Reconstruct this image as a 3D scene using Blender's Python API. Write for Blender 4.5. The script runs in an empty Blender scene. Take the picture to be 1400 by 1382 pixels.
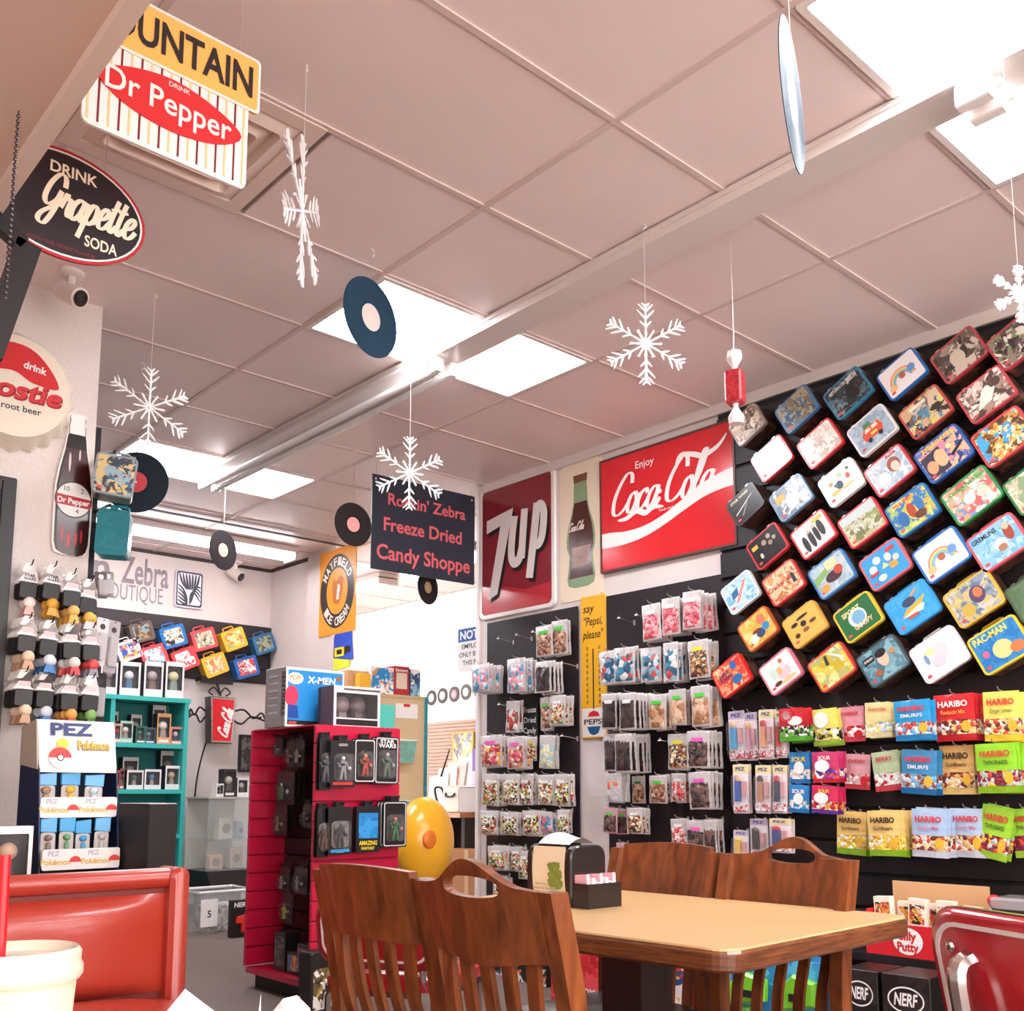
import bpy, bmesh, math, random
from mathutils import Vector, Matrix, Euler

random.seed(11)
S = bpy.context.scene
COL = S.collection
PI = math.pi

# ------------------------------------------------------------------ camera
FPX, CX, CY, HORIZON, VPX = 1384.0, 700.0, 895.0, 1084.0, -554.0
PITCH = math.atan((HORIZON - CY) / FPX)
YAW = math.atan2(CX - VPX, math.hypot(FPX, HORIZON - CY))
EYE = Vector((0, 0, 1.05))
FW = Vector((math.sin(YAW) * math.cos(PITCH), math.cos(YAW) * math.cos(PITCH), math.sin(PITCH)))
RT = Vector((math.cos(YAW), -math.sin(YAW), 0))
UP = RT.cross(FW)
cam_d = bpy.data.cameras.new('camera')
cam = bpy.data.objects.new('camera', cam_d)
COL.objects.link(cam)
cam.matrix_world = Matrix(((RT.x, UP.x, -FW.x, EYE.x), (RT.y, UP.y, -FW.y, EYE.y), (RT.z, UP.z, -FW.z, EYE.z), (0, 0, 0, 1)))
cam_d.sensor_fit = 'HORIZONTAL'
cam_d.sensor_width = 36
cam_d.lens = 36 * FPX / 1400
cam_d.shift_y = (CY - 691) / 1400
cam_d.clip_start = 0.05
S.camera = cam

# ------------------------------------------------------------------ world and exposure
w = bpy.data.worlds.new('world')
S.world = w
w.use_nodes = True
w.node_tree.nodes['Background'].inputs[0].default_value = (1, .93, .9, 1)
w.node_tree.nodes['Background'].inputs[1].default_value = 2.3
S.view_settings.view_transform = 'Standard'
S.view_settings.look = 'None'
S.view_settings.gamma = 1
S.view_settings.use_curve_mapping = False
S.view_settings.exposure = 1.76
PANEL_POWER = 9.0      # emission of the ceiling light diffusers
STRIP_POWER = 6.5       # emission of the lit fluorescent tubes

# ------------------------------------------------------------------ measuring: picture point + known plane -> place in the room
def ray(px, py): return FW * FPX + RT * (px - CX) - UP * (py - CY)
def onx(px, py, X): v = ray(px, py); return EYE + v * (X / v.x)
def ony(px, py, Y): v = ray(px, py); return EYE + v * (Y / v.y)
def onz(px, py, z): v = ray(px, py); return EYE + v * ((z - EYE.z) / v.z)
def rx(x0, y0, x1, y1, X):           # rectangle on a plane X=const: centre, width, height
    mx, my = (x0 + x1) / 2, (y0 + y1) / 2
    return onx(mx, my, X), abs(onx(x0, my, X).y - onx(x1, my, X).y), abs(onx(mx, y0, X).z - onx(mx, y1, X).z)
def ry(x0, y0, x1, y1, Y):
    mx, my = (x0 + x1) / 2, (y0 + y1) / 2
    return ony(mx, my, Y), abs(ony(x0, my, Y).x - ony(x1, my, Y).x), abs(ony(mx, y0, Y).z - ony(mx, y1, Y).z)
WX = (0, 0, -PI / 2)                 # turn a thing so that its front (-y) looks to -X

# ------------------------------------------------------------------ materials
def lin(h):
    if not isinstance(h, str): return tuple(h) + (1,)
    h = h.lstrip('#')
    o = []
    for i in (0, 2, 4):
        c = int(h[i:i + 2], 16) / 255
        o.append(c / 12.92 if c <= .04045 else ((c + .055) / 1.055) ** 2.4)
    return tuple(o) + (1,)
_m = {}
def mat(col, rough=.5, metal=0, coat=0, var=0, scale=30, bump=0, alpha=1, emis=0, trans=0, spec=.5, stretch=None):
    key = (col, rough, metal, coat, var, scale, bump, alpha, emis, trans, spec, stretch)
    if key in _m: return _m[key]
    m = bpy.data.materials.new('paint_' + str(col).strip('#'))
    m.use_nodes = True
    nt = m.node_tree; b = nt.nodes['Principled BSDF']
    c = lin(col)
    b.inputs['Base Color'].default_value = c
    b.inputs['Roughness'].default_value = rough
    b.inputs['Metallic'].default_value = metal
    b.inputs['Coat Weight'].default_value = coat
    b.inputs['Coat Roughness'].default_value = .12
    b.inputs['Alpha'].default_value = alpha
    b.inputs['Specular IOR Level'].default_value = spec
    b.inputs['Transmission Weight'].default_value = trans
    if emis:
        b.inputs['Emission Color'].default_value = c
        b.inputs['Emission Strength'].default_value = emis
    if var or bump:
        tc = nt.nodes.new('ShaderNodeTexCoord')
        n = nt.nodes.new('ShaderNodeTexNoise')
        n.inputs['Scale'].default_value = scale
        n.inputs['Detail'].default_value = 4
        src = tc.outputs['Object']
        if stretch:
            mp = nt.nodes.new('ShaderNodeMapping')
            mp.inputs['Scale'].default_value = stretch
            nt.links.new(src, mp.inputs[0]); src = mp.outputs[0]
        nt.links.new(src, n.inputs['Vector'])
        if var:
            r = nt.nodes.new('ShaderNodeValToRGB')
            r.color_ramp.elements[0].position = .3; r.color_ramp.elements[1].position = .7
            r.color_ramp.elements[0].color = tuple(max(0, x * (1 - var)) for x in c[:3]) + (1,)
            r.color_ramp.elements[1].color = tuple(min(1, x * (1 + var)) for x in c[:3]) + (1,)
            nt.links.new(n.outputs['Fac'], r.inputs[0])
            nt.links.new(r.outputs[0], b.inputs['Base Color'])
        if bump:
            bp = nt.nodes.new('ShaderNodeBump')
            bp.inputs['Strength'].default_value = bump
            bp.inputs['Distance'].default_value = .01
            nt.links.new(n.outputs['Fac'], bp.inputs['Height'])
            nt.links.new(bp.outputs[0], b.inputs['Normal'])
    _m[key] = m
    return m
_a = {}
def art(cols, scale=18, rough=.3, warp=.5, coat=.3, bump=0, chunk=False):
    """printed picture of colour patches, or candy pieces seen through clear film"""
    key = (tuple(cols), scale, rough, warp, coat, bump, chunk)
    if key in _a: return _a[key]
    m = bpy.data.materials.new('print_' + cols[0].strip('#'))
    m.use_nodes = True
    nt = m.node_tree; b = nt.nodes['Principled BSDF']
    b.inputs['Roughness'].default_value = rough
    b.inputs['Coat Weight'].default_value = coat
    b.inputs['Coat Roughness'].default_value = .1
    N = nt.nodes.new
    tc = N('ShaderNodeTexCoord'); oi = N('ShaderNodeObjectInfo')
    ad = N('ShaderNodeVectorMath'); ad.operation = 'ADD'
    sc = N('ShaderNodeVectorMath'); sc.operation = 'SCALE'
    cmb = N('ShaderNodeCombineXYZ')
    nt.links.new(oi.outputs['Random'], cmb.inputs[0]); nt.links.new(oi.outputs['Random'], cmb.inputs[2])
    nt.links.new(cmb.outputs[0], sc.inputs[0]); sc.inputs['Scale'].default_value = 7
    nt.links.new(tc.outputs['Object'], ad.inputs[0]); nt.links.new(sc.outputs[0], ad.inputs[1])
    src = ad.outputs[0]
    if warp:
        n = N('ShaderNodeTexNoise'); n.inputs['Scale'].default_value = scale * .9; n.inputs['Detail'].default_value = 3
        nt.links.new(src, n.inputs['Vector'])
        s2 = N('ShaderNodeVectorMath'); s2.operation = 'SCALE'; s2.inputs['Scale'].default_value = warp / scale * 2.5
        nt.links.new(n.outputs['Color'], s2.inputs[0])
        a2 = N('ShaderNodeVectorMath'); a2.operation = 'ADD'
        nt.links.new(src, a2.inputs[0]); nt.links.new(s2.outputs[0], a2.inputs[1]); src = a2.outputs[0]
    v = N('ShaderNodeTexVoronoi'); v.inputs['Scale'].default_value = scale
    nt.links.new(src, v.inputs['Vector'])
    sp = N('ShaderNodeSeparateColor'); nt.links.new(v.outputs['Color'], sp.inputs[0])
    r = N('ShaderNodeValToRGB'); cr = r.color_ramp; cr.interpolation = 'CONSTANT'
    k = len(cols)
    for i, c in enumerate(cols):
        e = cr.elements[i] if i < 2 else cr.elements.new(i / k)
        e.position = i / k; e.color = lin(c)
    nt.links.new(sp.outputs[0], r.inputs[0])
    if chunk: nt.links.new(r.outputs[0], b.inputs['Base Color'])
    else:       # finer drawing inside the patches
        v2 = N('ShaderNodeTexVoronoi'); v2.inputs['Scale'].default_value = scale * 2.7
        nt.links.new(src, v2.inputs['Vector'])
        s3 = N('ShaderNodeSeparateColor'); nt.links.new(v2.outputs['Color'], s3.inputs[0])
        r2 = N('ShaderNodeValToRGB'); r2.color_ramp.interpolation = 'CONSTANT'
        for i, c in enumerate(cols[::-1]):
            e = r2.color_ramp.elements[i] if i < 2 else r2.color_ramp.elements.new(i / k)
            e.position = i / k; e.color = lin(c)
        nt.links.new(s3.outputs[1], r2.inputs[0])
        n2 = N('ShaderNodeTexNoise'); n2.inputs['Scale'].default_value = scale * 1.3; n2.inputs['Detail'].default_value = 5
        nt.links.new(src, n2.inputs['Vector'])
        r3 = N('ShaderNodeValToRGB'); r3.color_ramp.elements[0].position = .49; r3.color_ramp.elements[1].position = .53
        nt.links.new(n2.outputs['Fac'], r3.inputs[0])
        mx = N('ShaderNodeMix'); mx.data_type = 'RGBA'
        nt.links.new(r3.outputs[0], mx.inputs[0]); nt.links.new(r.outputs[0], mx.inputs[6]); nt.links.new(r2.outputs[0], mx.inputs[7])
        nt.links.new(mx.outputs[2], b.inputs['Base Color'])
    if chunk:
        bp = N('ShaderNodeBump'); bp.inputs['Strength'].default_value = 1; bp.inputs['Distance'].default_value = bump or .006; bp.invert = True
        nt.links.new(v.outputs['Distance'], bp.inputs['Height']); nt.links.new(bp.outputs[0], b.inputs['Normal'])
    _a[key] = m
    return m
def clear(col='#a8a4a4', alpha=.1, rough=.08):
    return mat(col, rough, alpha=alpha, coat=.4)
CLEAR = clear()
WHITE = mat('#f2ece8', .5); BLACK = mat('#150f10', .45); CHROME = mat('#e6e2e0', .18, 1); WIRE = mat('#d8d0cc', .3, .8)
BLACKMETAL = mat('#1a1517', .35, .3)

# ------------------------------------------------------------------ mesh building
def rrect(w, h, r=.01, n=4, cx=0, cz=0):
    r = min(r, w / 2 - 1e-5, h / 2 - 1e-5)
    o = []
    for (sx, sz, a0) in ((1, 1, 0), (-1, 1, 90), (-1, -1, 180), (1, -1, 270)):
        for i in range(n + 1):
            a = math.radians(a0 + 90 * i / n)
            o.append((cx + sx * (w / 2 - r) + r * math.cos(a), cz + sz * (h / 2 - r) + r * math.sin(a)))
    return o
def circ(r, n=24, cx=0, cz=0, rz=None):
    rz = r if rz is None else rz
    return [(cx + r * math.cos(2 * PI * i / n), cz + rz * math.sin(2 * PI * i / n)) for i in range(n)]
def inset(o, d):
    cx = sum(p[0] for p in o) / len(o); cz = sum(p[1] for p in o) / len(o)
    xs = [p[0] for p in o]; zs = [p[1] for p in o]
    W = max(xs) - min(xs); Hh = max(zs) - min(zs)
    return [(cx + (p[0] - cx) * max(.05, 1 - 2 * d / W), cz + (p[1] - cz) * max(.05, 1 - 2 * d / Hh)) for p in o]
def smoothpath(pts, n=5, closed=False):
    o = []; L = len(pts)
    rng = range(L if closed else L - 1)
    for i in rng:
        g = (lambda k: Vector(pts[k % L])) if closed else (lambda k: Vector(pts[max(0, min(L - 1, k))]))
        p0, p1, p2, p3 = g(i - 1), g(i), g(i + 1), g(i + 2)
        for j in range(n):
            t = j / n
            o.append(tuple(.5 * ((2 * p1) + (p2 - p0) * t + (2 * p0 - 5 * p1 + 4 * p2 - p3) * t * t + (3 * p1 - p0 - 3 * p2 + p3) * t ** 3)))
    if not closed: o.append(tuple(pts[-1]))
    return o
_tc = {}
def glyphs(s, bold=0.0):
    key = (s, bold)
    if key not in _tc:
        c = bpy.data.curves.new('t', 'FONT')
        c.body = s; c.offset = bold; c.resolution_u = 3; c.fill_mode = 'FRONT'; c.align_x = 'LEFT'
        ob = bpy.data.objects.new('t', c)
        me = bpy.data.meshes.new_from_object(ob)
        v = [(p.co.x, p.co.y) for p in me.vertices]; f = [tuple(p.vertices) for p in me.polygons]
        bpy.data.meshes.remove(me); bpy.data.objects.remove(ob); bpy.data.curves.remove(c)
        _tc[key] = (v, f)
    return _tc[key]
SCRIPT = {
 'C': (1.25, [[(1.3, 1.5), (1.15, 1.95), (.75, 2.05), (.3, 1.5), (.08, .8), (.2, .15), (.6, -.02), (1.05, .2), (1.3, .5)]]),
 'o': (.82, [[(.5, 1.0), (.2, .85), (.06, .4), (.22, .0), (.55, .08), (.72, .55), (.5, 1.0)], [(.55, .95), (.7, .78), (.95, .85)]]),
 'c': (.78, [[(.7, .75), (.55, 1.0), (.22, .82), (.06, .4), (.22, 0), (.55, .08), (.85, .45)]]),
 'a': (.95, [[(.75, .85), (.45, 1.0), (.14, .7), (.08, .2), (.3, -.02), (.62, .3), (.78, 1.0)], [(.78, 1.0), (.68, .25), (.82, 0), (1.05, .35)]]),
 'l': (.5, [[(.02, .35), (.35, 1.2), (.5, 1.95), (.32, 2.1), (.16, 1.5), (.08, .4), (.2, 0), (.5, .35)]]),
 'G': (1.25, [[(1.2, 1.3), (1.05, 1.75), (.65, 1.85), (.25, 1.3), (.15, .6), (.45, .3), (.9, .6), (1.05, 1.1)], [(1.05, 1.1), (.95, .2), (.6, -.6), (.15, -.5), (.3, -.1), (1.2, .5)]]),
 'r': (.68, [[(.02, .35), (.22, 1.05), (.3, .8), (.55, .85), (.5, .3), (.62, .02), (.8, .35)]]),
 'p': (.85, [[(.15, .95), (.1, .2), (-.05, -.75)], [(.1, .3), (.35, .95), (.68, .85), (.68, .3), (.35, .0), (.15, .15)], [(.6, .1), (.9, .4)]]),
 'e': (.75, [[(.08, .4), (.45, .55), (.62, .85), (.42, 1.02), (.15, .75), (.08, .3), (.28, 0), (.6, .1), (.82, .42)]]),
 't': (.55, [[(.3, 1.6), (.15, .8), (.12, .2), (.3, 0), (.55, .35)], [(-.08, 1.1), (.25, 1.12), (.55, 1.2)]]),
 'i': (.42, [[(.15, 1.0), (.1, .3), (.2, 0), (.45, .35)], [(.18, 1.42), (.22, 1.5)]]),
 's': (.65, [[(.55, .8), (.35, 1.0), (.15, .8), (.45, .4), (.4, .05), (.05, .1)]]),
 'k': (.7, [[(.2, 1.9), (.08, 0)], [(.6, .95), (.15, .5), (.4, .3), (.65, 0)]]),
 'J': (.8, [[(.3, 1.9), (.8, 1.95)], [(.65, 1.9), (.5, .4), (.2, -.1), (-.1, .2)]]),
}
class MB:
    def __init__(s): s.v = []; s.f = []; s.m = []
    def add(s, vs, fs, mi=0, T=None):
        b = len(s.v)
        s.v += [tuple(T @ Vector(p)) for p in vs] if T is not None else [tuple(p) for p in vs]
        s.f += [tuple(b + i for i in f) for f in fs]; s.m += [mi] * len(fs)
        return s
    def box(s, c, d, mi=0, T=None):
        x, y, z = c; a, b, e = d[0] / 2, d[1] / 2, d[2] / 2
        vs = [(x + i * a, y + j * b, z + k * e) for i in (-1, 1) for j in (-1, 1) for k in (-1, 1)]
        return s.add(vs, [(0, 1, 3, 2), (4, 6, 7, 5), (0, 4, 5, 1), (2, 3, 7, 6), (0, 2, 6, 4), (1, 5, 7, 3)], mi, T)
    def prism(s, o, y0, y1, b=0, mi=0, mcap=None, T=None):
        n = len(o); mcap = mi if mcap is None else mcap
        rings = [(inset(o, b), y0), (o, y0 + b), (o, y1 - b), (inset(o, b), y1)] if b else [(o, y0), (o, y1)]
        vs = [(p[0], y, p[1]) for oo, y in rings for p in oo]
        fs = []
        for k in range(len(rings) - 1):
            for i in range(n):
                fs.append((k * n + i, k * n + (i + 1) % n, (k + 1) * n + (i + 1) % n, (k + 1) * n + i))
        s.add(vs, fs, mi, T)
        L = (len(rings) - 1) * n
        q = len(s.v) - len(vs)
        s.f.append(tuple(q + i for i in range(n))); s.m.append(mcap)
        s.f.append(tuple(q + L + i for i in range(n - 1, -1, -1))); s.m.append(mi)
        return s
    def slab(s, o, z0, z1, b=0, mi=0, T=None):       # outline in x-y, extruded in z
        R = Matrix(((1, 0, 0, 0), (0, 0, 1, 0), (0, 1, 0, 0), (0, 0, 0, 1)))
        return s.prism(o, z0, z1, b, mi, None, (T @ R) if T is not None else R)
    def poly(s, o, y=0, mi=0, T=None):
        return s.add([(p[0], y, p[1]) for p in o], [tuple(range(len(o)))], mi, T)
    def ring(s, o, i, y=0, mi=0, T=None):
        n = len(o)
        return s.add([(p[0], y, p[1]) for p in o] + [(p[0], y, p[1]) for p in i], [(k, (k + 1) % n, n + (k + 1) % n, n + k) for k in range(n)], mi, T)
    def frame(s, o, i, y0, y1, mi=0, T=None):        # ring with depth
        n = len(o); vs = []
        for y in (y0, y1): vs += [(p[0], y, p[1]) for p in o] + [(p[0], y, p[1]) for p in i]
        fs = []
        for k in range(n):
            j = (k + 1) % n
            fs += [(k, j, n + j, n + k), (2 * n + k, 3 * n + k, 3 * n + j, 2 * n + j), (k, 2 * n + k, 2 * n + j, j), (n + k, n + j, 3 * n + j, 3 * n + k)]
        return s.add(vs, fs, mi, T)
    def lathe(s, prof, n=20, mi=0, T=None, cap=True):
        vs = []; fs = []
        for r, z in prof:
            vs += [(r * math.cos(2 * PI * i / n), r * math.sin(2 * PI * i / n), z) for i in range(n)]
        for k in range(len(prof) - 1):
            for i in range(n): fs.append((k * n + i, k * n + (i + 1) % n, (k + 1) * n + (i + 1) % n, (k + 1) * n + i))
        if cap:
            fs.append(tuple(range(n - 1, -1, -1))); q = (len(prof) - 1) * n; fs.append(tuple(q + i for i in range(n)))
        return s.add(vs, fs, mi, T)
    def tube(s, path, r, n=6, mi=0, T=None, closed=False):
        P = [Vector(p) for p in path]; L = len(P); vs = []; fs = []
        rr = r if isinstance(r, (list, tuple)) else [r] * L
        for i, p in enumerate(P):
            d = (P[(i + 1) % L] - P[i - 1]) if closed else (P[min(L - 1, i + 1)] - P[max(0, i - 1)])
            d.normalize()
            u = d.cross(Vector((0, 0, 1)) if abs(d.z) < .9 else Vector((1, 0, 0))).normalized() if i == 0 else (pu - d * pu.dot(d)).normalized()
            w2 = d.cross(u); pu = u
            vs += [tuple(p + (u * math.cos(2 * PI * k / n) + w2 * math.sin(2 * PI * k / n)) * rr[i]) for k in range(n)]
        for i in range(L if closed else L - 1):
            j = (i + 1) % L
            for k in range(n): fs.append((i * n + k, i * n + (k + 1) % n, j * n + (k + 1) % n, j * n + k))
        if not closed:
            fs.append(tuple(range(n))); fs.append(tuple((L - 1) * n + k for k in range(n)))
        return s.add(vs, fs, mi, T)
    def bar(s, a, b, w, d, mi=0, T=None):            # straight bar of w x d section
        a, b = Vector(a), Vector(b); z = (b - a); L = z.length; z.normalize()
        x = Vector((1, 0, 0)) if abs(z.x) < .9 else Vector((0, 1, 0))
        y = z.cross(x).normalized(); x = y.cross(z)
        M4 = Matrix(((x.x, y.x, z.x, a.x), (x.y, y.y, z.y, a.y), (x.z, y.z, z.z, a.z), (0, 0, 0, 1)))
        return s.box((0, 0, L / 2), (w, d, L), mi, (T @ M4) if T is not None else M4)
    def ball(s, c, r, n=10, mi=0, T=None):
        r = r if isinstance(r, (tuple, list)) else (r, r, r); vs = []; fs = []; m2 = max(4, n * 2 // 3)
        for k in range(m2 + 1):
            a = PI * k / m2
            for i in range(n): vs.append((c[0] + r[0] * math.sin(a) * math.cos(2 * PI * i / n), c[1] + r[1] * math.sin(a) * math.sin(2 * PI * i / n), c[2] + r[2] * math.cos(a)))
        for k in range(m2):
            for i in range(n): fs.append((k * n + i, (k + 1) * n + i, (k + 1) * n + (i + 1) % n, k * n + (i + 1) % n))
        return s.add(vs, fs, mi, T)
    def grid(s, fn, nu, nv, mi=0, T=None):
        vs = [fn(i / nu, j / nv) for j in range(nv + 1) for i in range(nu + 1)]; W = nu + 1
        return s.add(vs, [(j * W + i, j * W + i + 1, (j + 1) * W + i + 1, (j + 1) * W + i) for j in range(nv) for i in range(nu)], mi, T)
    def text(s, t, x, z, h, mi=0, y=0, bold=0.0, shear=0.0, w=None, align='C', fn=None, rot=0, T=None):
        v, f = glyphs(t, bold)
        if not v: return s
        k = h / .70
        v = [((p[0] + p[1] * shear) * k, p[1] * k) for p in v]
        x0 = min(p[0] for p in v); x1 = max(p[0] for p in v)
        sx = w / (x1 - x0) if w else 1
        ox = {'C': (x0 + x1) / 2, 'L': x0, 'R': x1}[align]
        v = [((p[0] - ox) * sx, p[1]) for p in v]
        c, sn = math.cos(rot), math.sin(rot)
        v = [(x + p[0] * c - p[1] * sn, z + p[0] * sn + p[1] * c) for p in v]
        if fn: v = [fn(*p) for p in v]
        return s.add([(p[0], y, p[1]) for p in v], f, mi, T)
    def arctext(s, t, cx, cz, r, a0, a1, h, mi=0, y=0, bold=0.0, inside=False):
        n = len(t)
        for i, ch in enumerate(t):
            if ch == ' ': continue
            a = a0 + (a1 - a0) * (i + .5) / n
            s.text(ch, cx + r * math.cos(a), cz + r * math.sin(a), h, mi, y, bold, rot=a - PI / 2 + (PI if inside else 0))
        return s
    def stroke(s, pts, w0, w1, mi=0, y=0, fn=None, T=None, n=5, nib=True):
        P = [Vector(p) for p in smoothpath(pts, n)]; L = len(P); vs = []
        for i, p in enumerate(P):
            d = P[min(L - 1, i + 1)] - P[max(0, i - 1)]
            if d.length < 1e-9: d = Vector((1, 0))
            d.normalize(); nn = Vector((-d.y, d.x))
            t = i / (L - 1)
            ww = (w0 + (w1 - w0) * abs(d.y) ** 1.3) if nib else (w0 + (w1 - w0) * math.sin(PI * t) ** .7)
            for sg in (1, -1): vs.append(p + nn * ww / 2 * sg)
        pts2 = [fn(q.x, q.y) if fn else (q.x, q.y) for q in vs]
        s.k = getattr(s, 'k', 0) + 1; y -= .00025 * (s.k % 12)
        return s.add([(p[0], y - 1.2e-5 * i, p[1]) for i, p in enumerate(pts2)], [(2 * i, 2 * i + 1, 2 * i + 3, 2 * i + 2) for i in range(L - 1)], mi, T)
    def script(s, word, x, z, h, w0=.1, w1=.3, mi=0, y=0, slant=.35, sx=1.0, fn=None, T=None):
        """cursive lettering drawn with a broad nib; h = height of the small letters"""
        pen = 0
        for ch in word:
            if ch in ' -':
                if ch == '-': s.stroke([(x + (pen + .02) * h * sx, z + .62 * h), (x + (pen + .35) * h * sx, z + .66 * h)], w1 * h * .8, w1 * h * .8, mi, y, fn, T)
                pen += .5; continue
            adv, sts = SCRIPT[ch]
            for st in sts:
                s.stroke([(x + ((p[0] + pen) * sx + p[1] * slant) * h, z + p[1] * h) for p in st], w0 * h, w1 * h, mi, y, fn, T)
            pen += adv
        return s
    def build(s, name, mats, parent=None, loc=(0, 0, 0), rot=(0, 0, 0), smooth=False, angle=.7):
        me = bpy.data.meshes.new(name)
        me.from_pydata(s.v, [], s.f)
        if not isinstance(mats, (list, tuple)): mats = [mats]
        for m in mats: me.materials.append(m)
        if len(mats) > 1: me.polygons.foreach_set('material_index', s.m)
        bm = bmesh.new(); bm.from_mesh(me)
        bmesh.ops.recalc_face_normals(bm, faces=bm.faces)
        bm.to_mesh(me); bm.free()
        if smooth:
            me.polygons.foreach_set('use_smooth', [True] * len(me.polygons))
            me.set_sharp_from_angle(angle=angle)
        me.update()
        return link(name, me, parent, loc, rot)
def link(name, me, parent=None, loc=(0, 0, 0), rot=(0, 0, 0)):
    o = bpy.data.objects.new(name, me)
    COL.objects.link(o)
    o.location = loc; o.rotation_euler = rot
    if parent is not None: o.parent = parent
    return o
def L(t, m, *lines):
    """printed lettering, one part for each line: (text, x, z, cap height, y, options)"""
    for ln in lines:
        kw = ln[5] if len(ln) > 5 else {}
        MB().text(ln[0], ln[1], ln[2], ln[3], 0, ln[4], **kw).build('lettering', m, t)
def tag(o, label, cat, group=None):
    o['label'] = label; o['category'] = cat
    if group: o['group'] = group
    return o
def thing(name, label, cat, loc=(0, 0, 0), rot=(0, 0, 0), group=None):
    o = link(name, None, None, loc, rot)
    o.empty_display_size = .05
    return tag(o, label, cat, group)
def struct(o):
    o['kind'] = 'structure'
    return o
def dup(root, loc, rot=None, label=None, group=None):
    r = root.copy(); COL.objects.link(r); r.location = loc
    if rot is not None: r.rotation_euler = rot
    if label: r['label'] = label
    if group: r['group'] = group
    for ch in KIDS(root):
        c = ch.copy(); COL.objects.link(c); c.parent = r
        for g in KIDS(ch):
            d = g.copy(); COL.objects.link(d); d.parent = c
    return r
_kids = {}
def KIDS(o):
    if o.name not in _kids: _kids[o.name] = list(o.children)
    return _kids[o.name]
ORD = ['first', 'second', 'third', 'fourth', 'fifth', 'sixth', 'seventh', 'eighth', 'ninth', 'tenth', 'eleventh', 'twelfth']

# ================================================================== THE SETTING
CEIL, XW = 3.15, 4.385
WALLM = mat('#dccfca', .75, var=.03, scale=5, bump=.12)
TEXW = mat('#ddd2cc', .8, bump=.5, scale=60)
CARPET = mat('#75655e', .95, var=.35, scale=160, bump=.6)
def wallbox(name, x0, y0, z0, x1, y1, z1, m=WALLM):
    return struct(MB().box(((x0 + x1) / 2, (y0 + y1) / 2, (z0 + z1) / 2), (x1 - x0, y1 - y0, z1 - z0)).build(name, m))
wallbox('floor', -3, -3, -.1, 6.75, 10.8, 0, CARPET)
wallbox('wall_right', XW, -3, 0, XW + .14, 5.2, CEIL)
wallbox('wall_back', -3, 8.56, 0, 4.61, 8.7, CEIL)
wallbox('wall_passage', 4.61, 7.75, 0, 4.75, 8.7, CEIL)
wallbox('wall_passage_end', 4.53, 7.34, 0, 4.555, 7.76, CEIL)
wallbox('wall_far', 6.56, -3, 0, 6.7, 10.7, CEIL, mat('#f2ebe4', .8))
wallbox('wall_far_end', 4.75, 10.6, 0, 6.56, 10.7, CEIL)
wallbox('wall_left', -3, 4.3, 0, 1.46, 4.44, CEIL, TEXW)
wallbox('wall_side', -3.1, -3, 0, -3, 8.7, CEIL)
# added shop front behind the camera: unglazed opening that brightens the ceiling
wallbox('wall_near', -3, -3.1, 0, 6.75, -3, .35)
wallbox('wall_near_head', -3, -3.1, 2.95, 6.75, -3, CEIL)
for k in range(6): wallbox('window_%d' % (k + 1), -3 + k * 1.93, -3.08, .35, -2.94 + k * 1.93, -3.02, 2.95, mat('#8a8582', .4, .6))  # mullions of the added opening, no panes between them
wallbox('trim_1', XW - .03, 3.3 - 6.2, CEIL - .06, XW, 5.2, CEIL - .001, mat('#d9ccc6', .6))
wallbox('trim_2', 4.58, 7.75, CEIL - .025, 4.609, 8.55, CEIL - .001, mat('#3a2a28', .6))
wallbox('trim_3', -3, 8.53, CEIL - .025, 4.58, 8.559, CEIL - .001, mat('#3a2a28', .6))
wallbox('trim_4', 1.2, 7.2, CEIL - .022, 4.6, 7.23, CEIL - .0125, mat('#4a3836', .6))
wallbox('baseboard_right', XW - .012, -3, 0, XW - .0005, 5.2, .1, mat('#2a2020', .5))
wallbox('baseboard_back', 1.0, 8.548, 0, 4.6, 8.5595, .1, mat('#2a2020', .5))
wallbox('trim_5', XW - .02, 5.2005, 0, XW + .15, 5.23, CEIL - .001, mat('#efe6e1', .5))

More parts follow.
